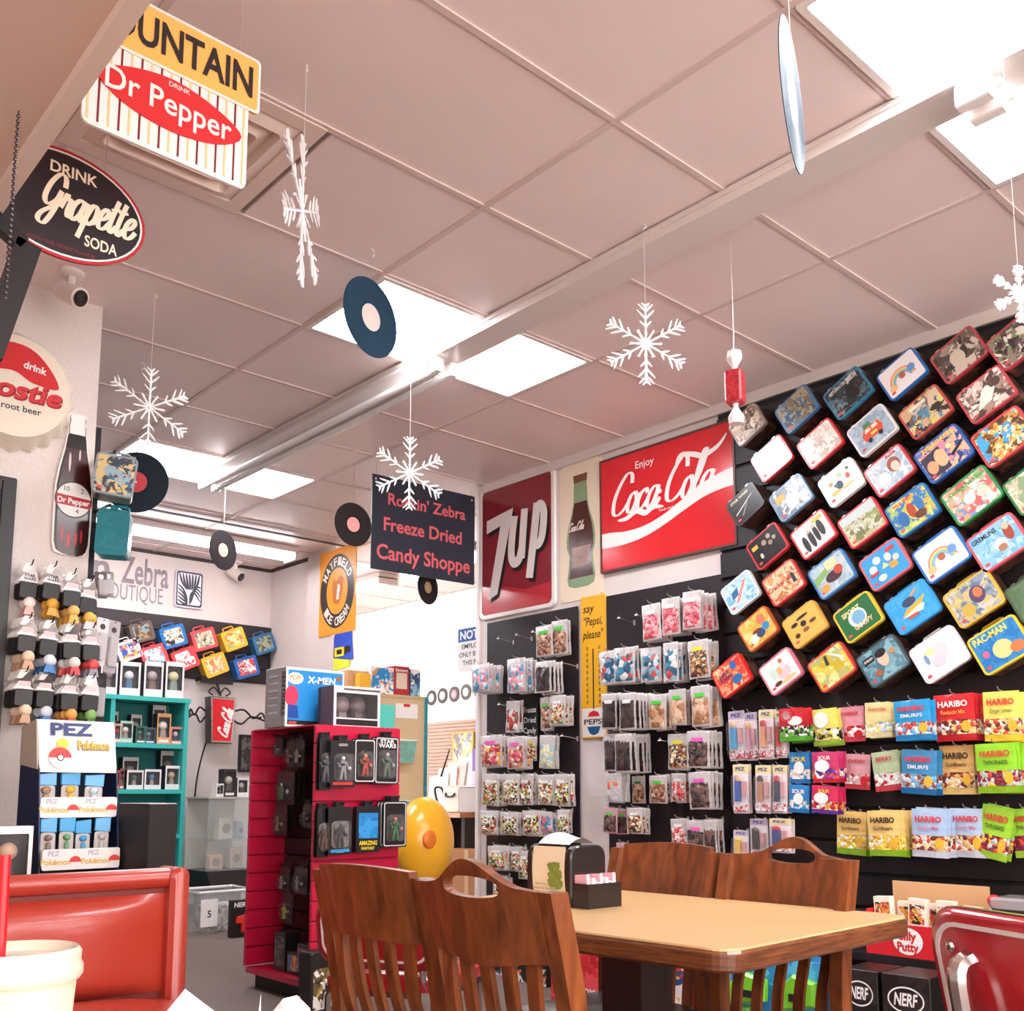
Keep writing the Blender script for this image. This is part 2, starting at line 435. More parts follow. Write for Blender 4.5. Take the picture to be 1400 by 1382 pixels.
# ceiling: slab above, tiles resting in it one by one, light panels in four of the bays
ceiling = struct(MB().box((1.9, 3.8, CEIL + .08), (9.8, 13.8, .1)).build('ceiling', mat('#8a7a74', .8)))
GX = [-3 + .03, -1.55, -.3, .95, 2.2, 3.45, 4.7, 5.95, 6.55]
GY = [3.235 + .635 * k for k in range(-9, 12)]
TILE = mat('#f2e0dc', .42, var=.02, scale=3, bump=.03)
bars = MB()
for x in GX[1:-1]: bars.box((x, 3.85, CEIL - .0035), (.022, 13.6, .007))
for y in GY: bars.box((1.8, y, CEIL - .003), (9.5, .022, .006))
bars.build('ceiling_grid', mat('#dcc8c2', .5), ceiling)
lights = [(i, j) for i in (1, 4) for j in range(len(GY)) if any(abs(GY[j] - q) < .05 for q in (-1.845, .695, 3.235, 5.775))]
tile_me = {}
for i in range(len(GX) - 1):
    for j in range(len(GY) - 1):
        if (i, j) in lights or (i == 1 and GY[j] > 4.2): 
            if (i, j) in lights and not (i == 1 and GY[j] > 4.2): continue
        cx, cy = (GX[i] + GX[i + 1]) / 2, (GY[j] + GY[j + 1]) / 2
        wv, dv = GX[i + 1] - GX[i] - .012, GY[j + 1] - GY[j] - .012
        if i == 3 and abs(GY[j] - 2.6) < .05:      # the bay that holds the air vent: half a tile beside it
            cx, wv = 2.2 - .006 - .31, .62
            VENT = (1.235, (GY[j] + GY[j + 1]) / 2)
        k = (round(wv, 3), round(dv, 3))
        if k not in tile_me:
            t = MB().prism(rrect(wv, dv, .004, 1), 0, .03, .003).build('ceiling_tile', TILE, ceiling)
            tile_me[k] = t.data
        else:
            t = link('ceiling_tile', tile_me[k], ceiling)
        t.location = (cx, cy, CEIL); t.rotation_euler = (PI / 2, 0, 0)
        t.location.z = CEIL + .0 ; t.rotation_euler = (-PI / 2, 0, 0); t.location.z = CEIL + .03
LITE = mat('#f2f7ff', .5, emis=PANEL_POWER)
names = {(4, .695): 'bright ceiling light panel nearest the camera, cut by the frame corner', (4, 3.235): 'bright ceiling light panel behind the blue hanging record', (4, 5.775): 'bright ceiling light panel farthest away, near the boutique wall'}
for (i, j) in lights:
    if i == 1 and GY[j] > 4.2: continue
    cx, cy = (GX[i] + GX[i + 1]) / 2, (GY[j] + GY[j + 1]) / 2
    lab = names.get((i, round(GY[j], 3)), 'bright ceiling light panel out of view, %s one' % ORD[lights.index((i, j))])
    t = thing('ceiling_light', lab, 'ceiling light', (cx, cy, CEIL), group='recessed ceiling light panels')
    R = (PI / 2, 0, 0)
    MB().frame(rrect(1.236, .621, .004, 1), rrect(1.19, .575, .004, 1), -.012, .02).build('frame', mat('#e9dfd9', .4), t, rot=(-PI / 2, 0, 0), loc=(0, 0, .008))
    MB().prism(rrect(1.188, .573, .004, 1), 0, .006).build('diffuser', LITE, t, rot=(-PI / 2, 0, 0), loc=(0, 0, .006))
# air vent
t = thing('air_vent', 'square stepped ceiling air vent behind the hanging fountain sign', 'air vent', (VENT[0], VENT[1], CEIL))
VM = mat('#ecd8cc', .45)
MB().frame(rrect(.628, .628, .004, 3), rrect(.52, .52, .01, 3), -.002, .012).build('frame', VM, t, rot=(-PI / 2, 0, 0), loc=(0, 0, .002))
steps = [[(.524, 0), (.42, -.022), (.405, .012)], [(.405, .012), (.31, -.022), (.295, .012)], [(.295, .012), (.2, -.022), (.185, .012)], [(.185, .012), (.1, -.016), (.09, .01), (.002, .01)]]
for st in steps:
    m = MB(); vs = []; fs = []; n = 16
    for o, zz in st: vs += [(p[0], p[1], zz) for p in rrect(o, o, min(.02, o * .2), 3)]
    for k in range(len(st) - 1):
        for q in range(n): fs.append((k * n + q, k * n + (q + 1) % n, (k + 1) * n + (q + 1) % n, (k + 1) * n + q))
    m.add(vs, fs).build('louvre', VM, t)

# overhead channel with unlit twin tubes
CHX = 2.83
WM = mat('#e3d8d3', .35)
t = thing('lighting_channel', 'long white metal lighting channel running along the ceiling', 'light fixture', (CHX, 0, CEIL))
MB().box((0, 2.0, -.036), (.15, 8.2, .045)).build('channel', WM, t)
MB().box((-.079, 2.0, -.018), (.008, 8.2, .02)).build('lip', WM, t)
MB().box((.079, 2.0, -.018), (.008, 8.2, .02)).build('lip', WM, t)
sock = thing('tube_light', 'unlit twin tube fluorescent fixture under the white channel', 'light fixture', (CHX, 0, CEIL - .0585))
MB().prism([(-.09, -.0), (.09, -.0), (.05, -.03), (-.05, -.03)], 3.72, 6.1).build('reflector', WM, sock)
for sx in (-1, 1):
    MB().tube([(sx * .045, 3.66, -.052), (sx * .045, 6.12, -.052)], .019, 10).build('tube', mat('#f4f1ef', .25), sock, smooth=True)
    for yy in (3.64, 6.13):
        MB().prism(rrect(.045, .07, .01, 2, sx * .045, -.035), yy - .03, yy + .03, .004).build('lamp_holder', mat('#f0e8e4', .35), sock)
so2 = thing('tube_socket', 'empty white tube sockets on the channel beside the nearest light panel', 'lamp socket', (CHX, 1.1, CEIL - .0585))
for sx in (-1, 1):
    MB().prism(rrect(.05, .07, .01, 2, sx * .045, -.036), -.05, .05, .004).build('lamp_holder', mat('#f0e8e4', .35), so2)
    MB().tube([(sx * .045, -.075, -.04), (sx * .045, .02, -.04)], .014, 8).build('socket_pin', WM, so2)
# lit strip light over the boutique, lit strip light in the side room
def strip(x, y, lx, ly, lab, n, z=CEIL):
    t = thing('strip_light', lab, 'light fixture', (x, y, z))
    MB().box((0, 0, -.03), (lx, ly, .05)).build('housing', WM, t)
    for k in range(n):
        o = (k - (n - 1) / 2) * .09
        if lx > ly: MB().tube([(-lx / 2 + .03, o, -.08), (lx / 2 - .03, o, -.08)], .024, 10).build('tube', LITE2, t)
        else: MB().tube([(o, -ly / 2 + .03, -.08), (o, ly / 2 - .03, -.08)], .024, 10).build('tube', LITE2, t)
    for e in (-1, 1):
        if lx > ly: MB().box((e * (lx / 2 - .015), 0, -.08), (.03, ly, .07)).build('end_cap', WM, t)
        else: MB().box((0, e * (ly / 2 - .015), -.08), (lx, .03, .07)).build('end_cap', WM, t)
LITE2 = mat('#fdfbff', .5, emis=STRIP_POWER)
strip(3.1, 7.66, 2.44, .2, 'lit twin tube strip light above the boutique lunch boxes', 2)
strip(5.5, 8.75, .22, 1.7, 'lit strip light in the side room behind the orange sign', 2)
strip(5.5, 6.75, .22, 1.7, 'lit strip light in the side room nearer the candy shop sign', 2)

# soffit on the left with its trim
so = MB().box((.6 - 1.2, 2.0, 2.8), (2.4, 4.6, .7)).build('trim_6', mat('#e0c4b4', .7, bump=.1, scale=80))
struct(so)
struct(MB().box((.6 - .016, 2.0, 2.437), (.034, 4.6, .026)).build('trim_7', mat('#ead6c8', .6)))
# slat wall behind the lunch boxes: single planks with grooves between
sl = struct(MB().box((XW - .006, .31, 1.6), (.011, 5.76, 3.0)).build('wall_slat_panel', mat('#0d080a', .6)))
SLAT = mat('#1c1417', .5, var=.1, scale=6)
sme = None
for k in range(20):
    z = .16 + k * .149
    if sme is None:
        o = MB().prism([(-2.88, -.066), (2.88, -.066), (2.88, .066), (-2.88, .066)], -.008, .008, .003).build('slat', SLAT, sl); sme = o.data
    else: o = link('slat', sme, sl)
    o.rotation_euler = WX; o.location = (XW - .0205, .31, z)

# ================================================================== SIGNS
RED = mat('#d8252b', .3, coat=.3); CREAM = mat('#f0e0c8', .45); INK = mat('#1c1416', .5)
# fountain sign hung from the ceiling
P = ony(356, 88, 2.3)
K = .70
t = thing('soda_fountain_sign', 'striped hanging soda fountain sign with yellow header and red oval', 'sign', (P.x - .20, 2.3, P.z - .004))
YEL = mat('#f7bd62', .4)
MB().prism(rrect(.46, .155, .012, 3, -.03, -.07), -.004, .004).build('header_board', [YEL], t)
MB().frame(rrect(.46, .155, .012, 3, -.03, -.07), rrect(.446, .141, .01, 3, -.03, -.07), -.0052, -.0042).build('border', WHITE, t)
L(t, mat('#2a1a1c', .5), ('FOUNTAIN', -.03, -.108, .085, -.0062, dict(bold=.022, w=.415)))
MB().prism(rrect(.42, .25, .02, 4, -.04, -.25), -.002, .0065).build('board', WHITE, t)
for k in range(17):
    x = -.238 + k * .0247
    MB().box((x, -.0032, -.25), (.0048, .001, .225)).build('stripe', mat('#7a1422', .4) if k % 2 else mat('#f0cf95', .4), t)
MB().prism([(-.036 + q[0] * .605, q[1]) for q in smoothpath([(-.31, -.235), (-.2, -.19), (0, -.165), (.2, -.19), (.31, -.235), (.2, -.285), (0, -.305), (-.2, -.285)], 4, True)], -.0062, -.004).build('oval', [RED], t)
L(t, WHITE, ('Dr Pepper', -.04, -.262, .06, -.0072, dict(bold=.012, w=.325)), ('DRINK', -.02, -.187, .013, -.0072, dict(bold=.01)))
for x in (-.2, .14): MB().tube([(x, 0, .007), (x, 0, CEIL - P.z - .001)], .0015, 5).build('hanging_wire', WIRE, t)

# oval grape soda sign
c, wv, hv = ry(22, 209, 198, 368, 2.6)
gx0 = ony(198, 300, 2.6).x
t = thing('oval_soda_sign', 'black oval grape soda sign with red and white rim', 'sign', (gx0 - .212, 2.6, 2.565))
A, B = .213, .150
MB().prism(circ(A, 40, rz=B), -.004, .004).build('board', mat('#b02028', .35), t)
MB().ring(circ(A - .008, 40, rz=B - .008), circ(A - .013, 40, rz=B - .013), -.0046).build('rim_line', WHITE, t)
MB().poly(circ(A - .013, 40, rz=B - .013), -.0046).build('field', mat('#241a20', .35), t)
CRM = mat('#f6dfc6', .5)
L(t, CRM, ('DRINK', .02, .078, .03, -.0056, dict(bold=.02, w=.12)), ('SODA', .098, -.094, .03, -.0056, dict(bold=.02, w=.085)))
MB().script('Grapette', -.062, -.035, .060, .09, .22, y=-.0056, slant=.22, sx=.63).build('lettering', CRM, t)
L(t, mat('#8a2428', .5), ('WITH THE GRAPE FLAVOR', 0, -.123, .010, -.0056))
for x in (-.1, .1): MB().tube([(x, 0, B * .85), (x, 0, CEIL - 2.565 - .001)], .0015, 5).build('hanging_wire', WIRE, t)

# black bracket arm with bead chain, far left
t = thing('bracket_arm', 'black metal bracket arm hanging at the left edge', 'bracket', (0, 0, 0))
a = ony(38, 335, 2.2); b2 = ony(8, 455, 2.2)
MB().bar((a.x, 2.2, a.z), (b2.x - .03, 2.2, b2.z - .06), .05, .03).build('arm', BLACKMETAL, t)
MB().bar((a.x - .01, 2.2, a.z - .005), (a.x - .16, 2.2, a.z + .09), .03, .03).build('arm', BLACKMETAL, t)
MB().bar((a.x - .16, 2.2, a.z + .085), (a.x - .16, 2.2, 2.449), .03, .03).build('post', BLACKMETAL, t)
t = thing('bead_chain', 'thin dark bead chain hanging beside the black bracket', 'chain', (ony(15, 300, 2.1).x, 2.1, 2.44))
m = MB()
for k in range(34): m.ball((.0, 0, -.012 - k * .012), .0045, 6)
m.build('beads', mat('#4a4040', .4, .5), t)
MB().tube([(0, 0, 0), (0, 0, -.012 * 34)], .0012, 4).build('cord', BLACKMETAL, t)

# bottle-cap sign on the textured wall
YL = 4.3
def mapy(x, y, Y=YL): p = ony(x, y, Y); return p
c = ony(18, 530, YL - .05)
R0 = abs(ony(97, 545, YL - .05).x - c.x)
t = thing('bottle_cap_sign', 'cream bottle cap shaped root beer sign with red top', 'sign', (c.x, YL - .05, c.z))
n = 84; sc = [(math.cos(2 * PI * i / n), math.sin(2 * PI * i / n), 1 + .035 * math.cos(21 * 2 * PI * i / n)) for i in range(n)]
prof = [(.93, -.035, 0), (.98, -.02, .3), (1.06, .025, 1), (1.10, .045, 1.2)]
m = MB(); vs = []; fs = []
for r, y, k in prof: vs += [(R0 * r * (1 + (q[2] - 1) * k) * q[0], y, R0 * r * (1 + (q[2] - 1) * k) * q[1]) for q in sc]
for k in range(3):
    for i in range(n): fs.append((k * n + i, k * n + (i + 1) % n, (k + 1) * n + (i + 1) % n, (k + 1) * n + i))
m.add(vs, fs); m.build('crimped_edge', mat('#e6d9c4', .35), t, smooth=True)
MB().prism(circ(R0 * .93, 48), -.035, -.03).build('cap_face', mat('#efe3cf', .4), t)
lens = smoothpath([(-.85, .16), (-.4, .75), (.15, .82), (.55, .55), (.78, .12), (.3, .12), (-.1, .28)], 5, True)
MB().poly([(p[0] * R0 * .93, p[1] * R0 * .93) for p in lens], -.036).build('red_panel', RED, t)
m = MB().text('drink', .30 * R0, .34 * R0, .13 * R0, 0, -.037, bold=.03, rot=-.12)
m.build('lettering', WHITE, t)
m = MB().text('Frostie', .0 * R0, -.24 * R0, .34 * R0, 0, -.036, bold=.05, shear=.2, w=1.62 * R0)
m.build('lettering', mat('#a3161e', .4), t)
MB().text('Frostie', -.015 * R0, -.225 * R0, .34 * R0, 0, -.0368, bold=.02, shear=.2, w=1.6 * R0).build('lettering', mat('#d8333a', .4), t)
MB().text('root beer', .12 * R0, -.46 * R0, .12 * R0, 0, -.036, bold=.012).build('lettering', mat('#26303f', .4), t)

# bottle shaped soda sign
c, wv, hv = ry(74, 565, 128, 760, YL - .012)
t = thing('bottle_shaped_sign', 'tall bottle shaped soda sign with dark red glass and clock numbers', 'sign', (c.x, YL - .012, c.z))
hw, hh = wv / 2 * .98, hv / 2
half = [(0.0, 1), (.42, 1), (.48, .96), (.44, .9), (.5, .86), (.5, .72), (.55, .66), (.62, .5), (.85, .22), (1, -.05), (1, -.6), (.98, -.85), (.85, -.97), (.5, -1), (0, -1)]
out = [(x * hw, z * hh) for x, z in half] + [(-x * hw, z * hh) for x, z in half[-2:0:-1]]
MB().prism(out, -.006, .011, .001).build('outline_board', mat('#efe6e0', .4), t)
glass = [(p[0] * .86, p[1] * .965 - .004) for p in out if p[1] < .64 * hh]
MB().poly([(p[0] * .9, p[1] * .97) for p in out], -.0066).build('outline', mat('#1d1012', .3), t)
MB().poly([(x * hw * .78, z * hh) for x, z in half if z < .62] + [(-x * hw * .78, z * hh * .985) for x, z in half[-2:0:-1] if z < .62], -.0072).build('glass_print', mat('#3d0c12', .25, coat=.4), t)
MB().poly([(p[0] * .82, p[1] * .98) for p in out if p[1] > .69 * hh], -.0072).build('cap_print', mat('#f4ece8', .3), t)
for x, z, w2, h2 in [(-.3, .3, .06, .14), (.2, .42, .05, .08), (-.5, -.72, .06, .12), (-.15, -.78, .09, .12), (.22, -.76, .07, .11), (.5, -.72, .05, .1)]:
    MB().poly([(x * hw + dx * w2 * hw, z * hh + dz * h2 * hh) for dx, dz in circ(1, 10)], -.0078).build('highlight_print', mat('#d9c3bb', .3) if z > 0 else mat('#c0303a', .3), t)
MB().prism(circ(hw * .97, 32, 0, -.22 * hh, hw * 1.0), -.0085, -.007).build('label_rim', mat('#1d1012', .3), t)
MB().poly(circ(hw * .9, 32, 0, -.22 * hh, hw * .93), -.0092).build('label_disc', WHITE, t)
bz = -.24 * hh
MB().poly([(-.9 * hw, bz - .26 * hw), (.9 * hw, bz - .32 * hw), (.9 * hw, bz + .2 * hw), (-.9 * hw, bz + .3 * hw)], -.0096).build('label_band', mat('#b3202a', .35), t)
MB().text('Dr Pepper', 0, bz - .16 * hw, .3 * hw, bold=.03, w=1.66 * hw, y=-.0102).build('lettering', WHITE, t)
L(t, INK, ('10', -.38 * hw, -.22 * hh + .42 * hw, .26 * hw, -.0102), ('2', .42 * hw, -.22 * hh + .4 * hw, .26 * hw, -.0102), ('4', .2 * hw, -.22 * hh - .74 * hw, .26 * hw, -.0102))

# dark panel at the far left edge of the textured wall
p = ony(23, 655, YL - .03)
t = thing('dark_panel', 'dark tall framed panel at the left edge below the bottle cap sign', 'panel', (p.x - .6, YL - .03, 0))
MB().prism(rrect(1.2, p.z - .02, .005, 1, 0, (p.z + .02) / 2), -.012, .029, .004).build('panel', mat('#241c20', .5, var=.1), t)
MB().box((.57, -.018, p.z / 2 + .01), (.05, .012, p.z - .06)).build('edge_trim', mat('#1a1416', .4), t)
MB().box((0, -.018, p.z - .04), (1.08, .012, .04)).build('edge_trim', mat('#2f272a', .4), t)

# signs on the right wall -------------------------------------------------
def wallsign(name, label, x0, y0, x1, y1, X=XW, cat='sign'):
    c, wv, hv = rx(x0, y0, x1, y1, X)
    return thing(name, label, cat, (X, c.y, c.z), WX), wv, hv
# cola sign with script
t, wv, hv = wallsign('cola_sign', 'large red cola sign with white script and wave on the wall', 821, 612, 1003, 758)
wv = onx(821, 700, XW).y - onx(1003, 700, XW).y; hv = .68
RED2 = mat('#d9242c', .22, coat=.4, var=.04, scale=2)
MB().prism(rrect(wv, hv, .006, 1), -.03, -.001, .004).build('board', RED2, t)
MB().frame(rrect(wv + .015, hv + .015, .006, 1), rrect(wv - .01, hv - .01, .006, 1), -.034, -.0005).build('frame', mat('#5c3a33', .4), t)
wave_t = [(-.5, -.16), (-.42, -.165), (-.3, -.185), (-.15, -.175), (0, -.12), (.15, -.03), (.3, .06), (.42, .1), (.5, .115)]
wave_b = [(.5, -.03), (.42, -.035), (.3, -.06), (.15, -.13), (0, -.21), (-.15, -.27), (-.3, -.295), (-.42, -.295), (-.5, -.29)]
wp = smoothpath(wave_t, 4) + smoothpath(wave_b, 4)
MB().poly([(p[0] * (wv - .012), p[1] * hv) for p in wp], -.0306).build('wave', mat('#f3e9e3', .35), t)
m = MB()
hh = .113
def warpc(x, z): return (x, z)
m.script('Coca-Cola', -.42 * wv, -.015, hh, .07, .26, y=-.0312, slant=.30, sx=.84)
m.stroke([(-.36 * wv, -.05), (-.29 * wv, -.05), (-.21 * wv, -.02), (-.14 * wv, -.045), (-.08 * wv, -.025), (0, -.035)], .006, .035, 0, -.0311, nib=False)
m.stroke([(.09 * wv, .16), (.13 * wv, .23), (.22 * wv, .215), (.3 * wv, .19), (.40 * wv, .22), (.46 * wv, .275)], .006, .03, 0, -.0313, nib=False)
L(t, mat('#f5ece7', .35), ('Enjoy', -.14 * wv, .232, .045, -.0312, dict(bold=.008, w=.14)), ('Trade-mark ®', .03 * wv, -.06, .016, -.0312))
m.build('lettering', mat('#f5ece7', .35), t)
# cream bottle poster
t, wv, hv = wallsign('bottle_poster', 'cream poster of a cola bottle beside the red cola sign', 766, 628, 824, 820)
hv = .88
MB().prism(rrect(wv, hv, .004, 1), -.006, -.001).build('board', mat('#efdcc2', .5), t)
bo = [(0, .40), (.14, .40), (.16, .37), (.15, .33), (.16, .28), (.17, .2), (.22, .12), (.3, .03), (.34, -.06), (.33, -.12), (.27, -.18), (.29, -.26), (.33, -.34), (.3, -.39), (.15, -.41), (0, -.41)]
pts = [(x * wv, z * hv) for x, z in bo]; full = pts + [(-x, z) for x, z in pts[-2:0:-1]]
MB().poly(full, -.0066).build('bottle_print', mat('#8aa07a', .3), t)
liq = [(x * .86, z) for x, z in pts if -.38 * hv < z < .24 * hv]
MB().poly(liq + [(-x, z) for x, z in liq[::-1]], -.0072).build('drink_print', mat('#4a1712', .2, coat=.5), t)
MB().poly([(x * .7, z) for x, z in pts if -.34 * hv < z < -.08 * hv] + [(-x * .7, z) for x, z in pts[::-1] if -.34 * hv < z < -.08 * hv], -.0076).build('frost_print', mat('#b59a90', .4, var=.3, scale=14), t)
MB().poly([(-.15 * wv, .345 * hv), (.15 * wv, .345 * hv), (.17 * wv, .4 * hv), (-.17 * wv, .4 * hv)], -.0076).build('crown_print', mat('#7a4a35', .4), t)
MB().script('Coca-Cola', -.285 * wv, .0 * hv, .026, .12, .3, y=-.0084, sx=.62).build('lettering', mat('#e8d9cd', .4), t)
for sx in (-1, 1):
    for sz in (-1, 1): MB().lathe([(.004, 0), (.003, .003)], 8, T=Matrix.Translation((sx * (wv / 2 - .015), -.006, sz * (hv / 2 - .015))) @ Matrix.Rotation(PI / 2, 4, 'X')).build('nail_head', mat('#8a7a70', .3, .7), t)
# seven-soda sign
c, wv, hv = rx(661, 652, 764, 838, XW)
t = thing('maroon_soda_sign', 'maroon embossed soda sign with white raised rim on the corner', 'sign', (XW, 4.825, 2.665), WX)
wv, hv = .74, .92
MB().prism(rrect(wv, hv, .05, 5), -.018, -.001, .005).build('rim', mat('#eee4dd', .35), t)
MB().frame(rrect(wv - .01, hv - .01, .045, 5), rrect(wv - .06, hv - .06, .035, 5), -.024, -.017).build('raised_rim', mat('#efe6e0', .3), t)
MB().prism(rrect(wv - .06, hv - .06, .035, 5), -.021, -.017).build('field', mat('#8c1f2b', .2, coat=.7), t)
MB().poly([(-.33, -.425), (.33, -.425), (.33, -.29), (.1, -.31), (-.1, -.26), (-.33, -.25)], -.0216).build('lower_field', mat('#c02c38', .25, coat=.5), t)
def seven(m, dx, dz, y):
    m.poly([(-.29 + dx, .22 + dz), (-.29 + dx, .13 + dz), (-.15 + dx, .16 + dz), (-.27 + dx, -.33 + dz), (-.18 + dx, -.3 + dz), (-.02 + dx, .26 + dz)], y)
    for st, wd in (([(.055, .20), (.03, .06), (.022, -.06), (.05, -.115), (.1, -.1), (.13, -.03)], .066), ([(.16, .23), (.145, .1), (.125, -.1)], .066), ([(.285, .245), (.255, .05), (.205, -.24)], .068), ([(.27, .2), (.315, .225), (.35, .17), (.335, .03), (.3, -.03), (.25, -.02)], .064)):
        m.stroke([(q[0] * .95 - .06 + dx, q[1] + dz) for q in st], wd, wd, 0, y)
m = MB(); seven(m, .02, -.025, -.022); m.build('letter_shadow', INK, t)
m = MB(); seven(m, 0, 0, -.024); m.build('lettering', mat('#f0e8e2', .35), t)
# thermometer sign
c, wv, hv = rx(797, 826, 830, 996, XW)
t = thing('thermometer_sign', 'narrow yellow thermometer sign between the two pegboards', 'sign', (XW, c.y, c.z), WX)
hv = .86; wv = .21
MB().prism(rrect(wv, hv, .015, 3), -.014, -.001, .004).build('board', mat('#f4b52a', .35, coat=.3), t)
MB().poly(rrect(wv - .02, .17, .006, 2, 0, -hv / 2 + .095), -.0146).build('logo_field', mat('#efe6df', .4), t)
sh = dict(shear=.2, bold=.01)
L(t, INK, ('say', -.035, .33, .05, -.0146, sh), ('"Pepsi,', .0, .25, .05, -.0146, dict(sh, w=.15)), ('please"', .0, .17, .05, -.0146, dict(sh, w=.17)), ('PEPSI', 0, -.345, .03, -.0154, dict(bold=.02, w=.16)))
L(t, INK, *[('0', sx * .05, .1 - k * .036, .02, -.0146, dict(bold=.03)) for k in range(10) for sx in (-1, 1)])
MB().box((0, -.016, -.075), (.006, .004, .36)).build('thermometer_tube', INK, t)
MB().poly([(-.05, -.3), (.05, -.3), (.035, -.275), (0, -.265), (-.035, -.275)], -.0154).build('emblem', RED, t)
MB().poly([(-.055, -.36), (.055, -.36), (.035, -.4), (0, -.412), (-.035, -.4)], -.0154).build('emblem', mat('#1f5b8a', .4), t)
# hanging candy shop sign, from ceiling, square to the wall
t = thing('hanging_shop_sign', 'dark navy hanging sign with three lines of red lettering', 'sign', (3.925, 5.235, 2.765), (0, 0, -.045))
wv, hv = .82, .62
MB().prism(rrect(wv, hv, .004, 1), -.004, .004).build('board', mat('#262b3a', .45, var=.1, scale=4), t)
L(t, mat('#e2666c', .5), ("Rockin' Zebra", .02, .13, .075, -.005, dict(bold=.02, w=.62)), ('Freeze Dried', -.01, -.045, .085, -.005, dict(bold=.02, w=.62)), ('Candy Shoppe', .0, -.235, .095, -.005, dict(bold=.02, w=.74)))
for sx in (-1, 1):
    MB().tube([(sx * .38, 0, .29), (sx * .38, 0, .385)], .002, 5).build('hanging_wire', WIRE, t)
    MB().lathe([(.006, 0), (.006, .002)], 8, T=Matrix.Translation((sx * .385, -.004, .28)) @ Matrix.Rotation(PI / 2, 4, 'X')).build('rivet', WHITE, t)

# boutique name on the back wall, zebra emblem
YB = 8.56
c, wv, hv = ry(120, 765, 230, 825, YB)
t = thing('boutique_sign', 'grey boutique name lettering on the white back wall', 'sign', (c.x, YB - .002, c.z))
a = ony(230, 803, YB); b2 = ony(165, 795, YB); u = a.x - b2.x
L(t, mat('#8a7e86', .5, var=.3, scale=9), ('Zebra', a.x - c.x, b2.z - c.z, .23, 0, dict(bold=.02, w=u, align='R')), ('Rockin', a.x - c.x - u - .1, b2.z - c.z, .23, 0, dict(bold=.02, align='R')))
a = ony(222, 822, YB); b2 = ony(140, 812, YB)
MB().text('BOUTIQUE', a.x - c.x, ony(180, 818, YB).z - c.z - .02, .14, 0, 0, w=a.x - b2.x, align='R').build('lettering', mat('#8a7f88', .5), t)
c, wv, hv = ry(238, 780, 277, 832, YB)
t = thing('zebra_plaque', 'square zebra stripe emblem plaque on the back wall', 'plaque', (c.x, YB - .02, c.z))
MB().prism(rrect(wv, hv, .03, 3), 0, .019, .003).build('board', mat('#cfc8d4', .4), t)
MB().poly(rrect(wv * .88, hv * .88, .02, 3), -.0006).build('field', mat('#f2eef0', .4), t)
m = MB(); DK = mat('#26233f', .4)
m.frame(rrect(wv * .9, hv * .9, .02, 3), rrect(wv * .82, hv * .82, .02, 3), -.003, -.0006)
for k in range(7):
    x = -.36 + k * .115
    m.stroke([((x) * wv, .4 * hv), ((x * .8 + .02) * wv, .18 * hv), ((x * .4 + .06) * wv, -.02 * hv)], .006, .02, 0, -.0012, nib=False)
for k in range(5):
    m.stroke([(-.4 * wv, (.1 - k * .1) * hv), (-.22 * wv, (-.02 - k * .09) * hv), (-.1 * wv, (-.2 - k * .05) * hv), (-.06 * wv, -.4 * hv)], .006, .018, 0, -.0012, nib=False)
for k in range(4):
    m.stroke([((.02 + k * .02) * wv, (-.4 + k * .02) * hv), ((.06 + k * .05) * wv, (-.12 + k * .05) * hv), ((.2 + k * .04) * wv, (-.1 + k * .06) * hv), (.4 * wv, (-.3 + k * .12) * hv)], .006, .017, 0, -.0012, nib=False)
m.build('stripes', DK, t)
# ice cream sign on the passage wall
c, wv, hv = rx(438, 766, 485, 850, 4.53)
t = thing('ice_cream_sign', 'orange ice cream sign with black ring on the passage corner', 'sign', (4.525, 7.34 - .17 + .12, c.z), WX)
wv, hv = .62, .74
t.location.y = (onx(437, 800, 4.52).y + onx(486, 800, 4.52).y) / 2
wv = onx(437, 800, 4.52).y - onx(486, 800, 4.52).y
MB().prism(rrect(wv, hv, .004, 1), -.004, .004).build('board', mat('#f4a024', .4), t)
MB().ring(circ(wv * .47, 40, rz=hv * .43), circ(wv * .29, 40, rz=hv * .27), -.005).build('ring', mat('#2b1d20', .4), t)
m = MB()
sq = lambda x, z: (x * .44 / .44 * wv / hv * 1.08, z)
for word, a0, a1, ins in (('MAYFIELD', 2.75, .39, False), ('ICE CREAM', 3.75, 5.67, True)):
    for i, ch in enumerate(word):
        if ch == ' ': continue
        a = a0 + (a1 - a0) * (i + .5) / len(word)
        rr, rh = (.43, .40) if ins else (.325, .30)
        m.text(ch, wv * rr * math.cos(a), hv * rh * math.sin(a), .07, 0, -.0058, bold=.03, rot=(a - PI / 2) if not ins else (a + PI / 2), w=.055)
m.build('lettering', mat('#f2e6d8', .4), t)
m = MB()
m.poly([(-.05, -.1), (.03, -.12), (.08, -.02), (.1, .1), (.04, .13), (-.02, .08), (-.06, .12), (-.08, .04)], -.0052)
m.build('emblem', mat('#c46a1c', .5), t)
MB().poly([(-.01, -.07), (.03, -.08), (.05, .04), (.01, .06)], -.0058).build('emblem', mat('#f0e0cc', .5), t)
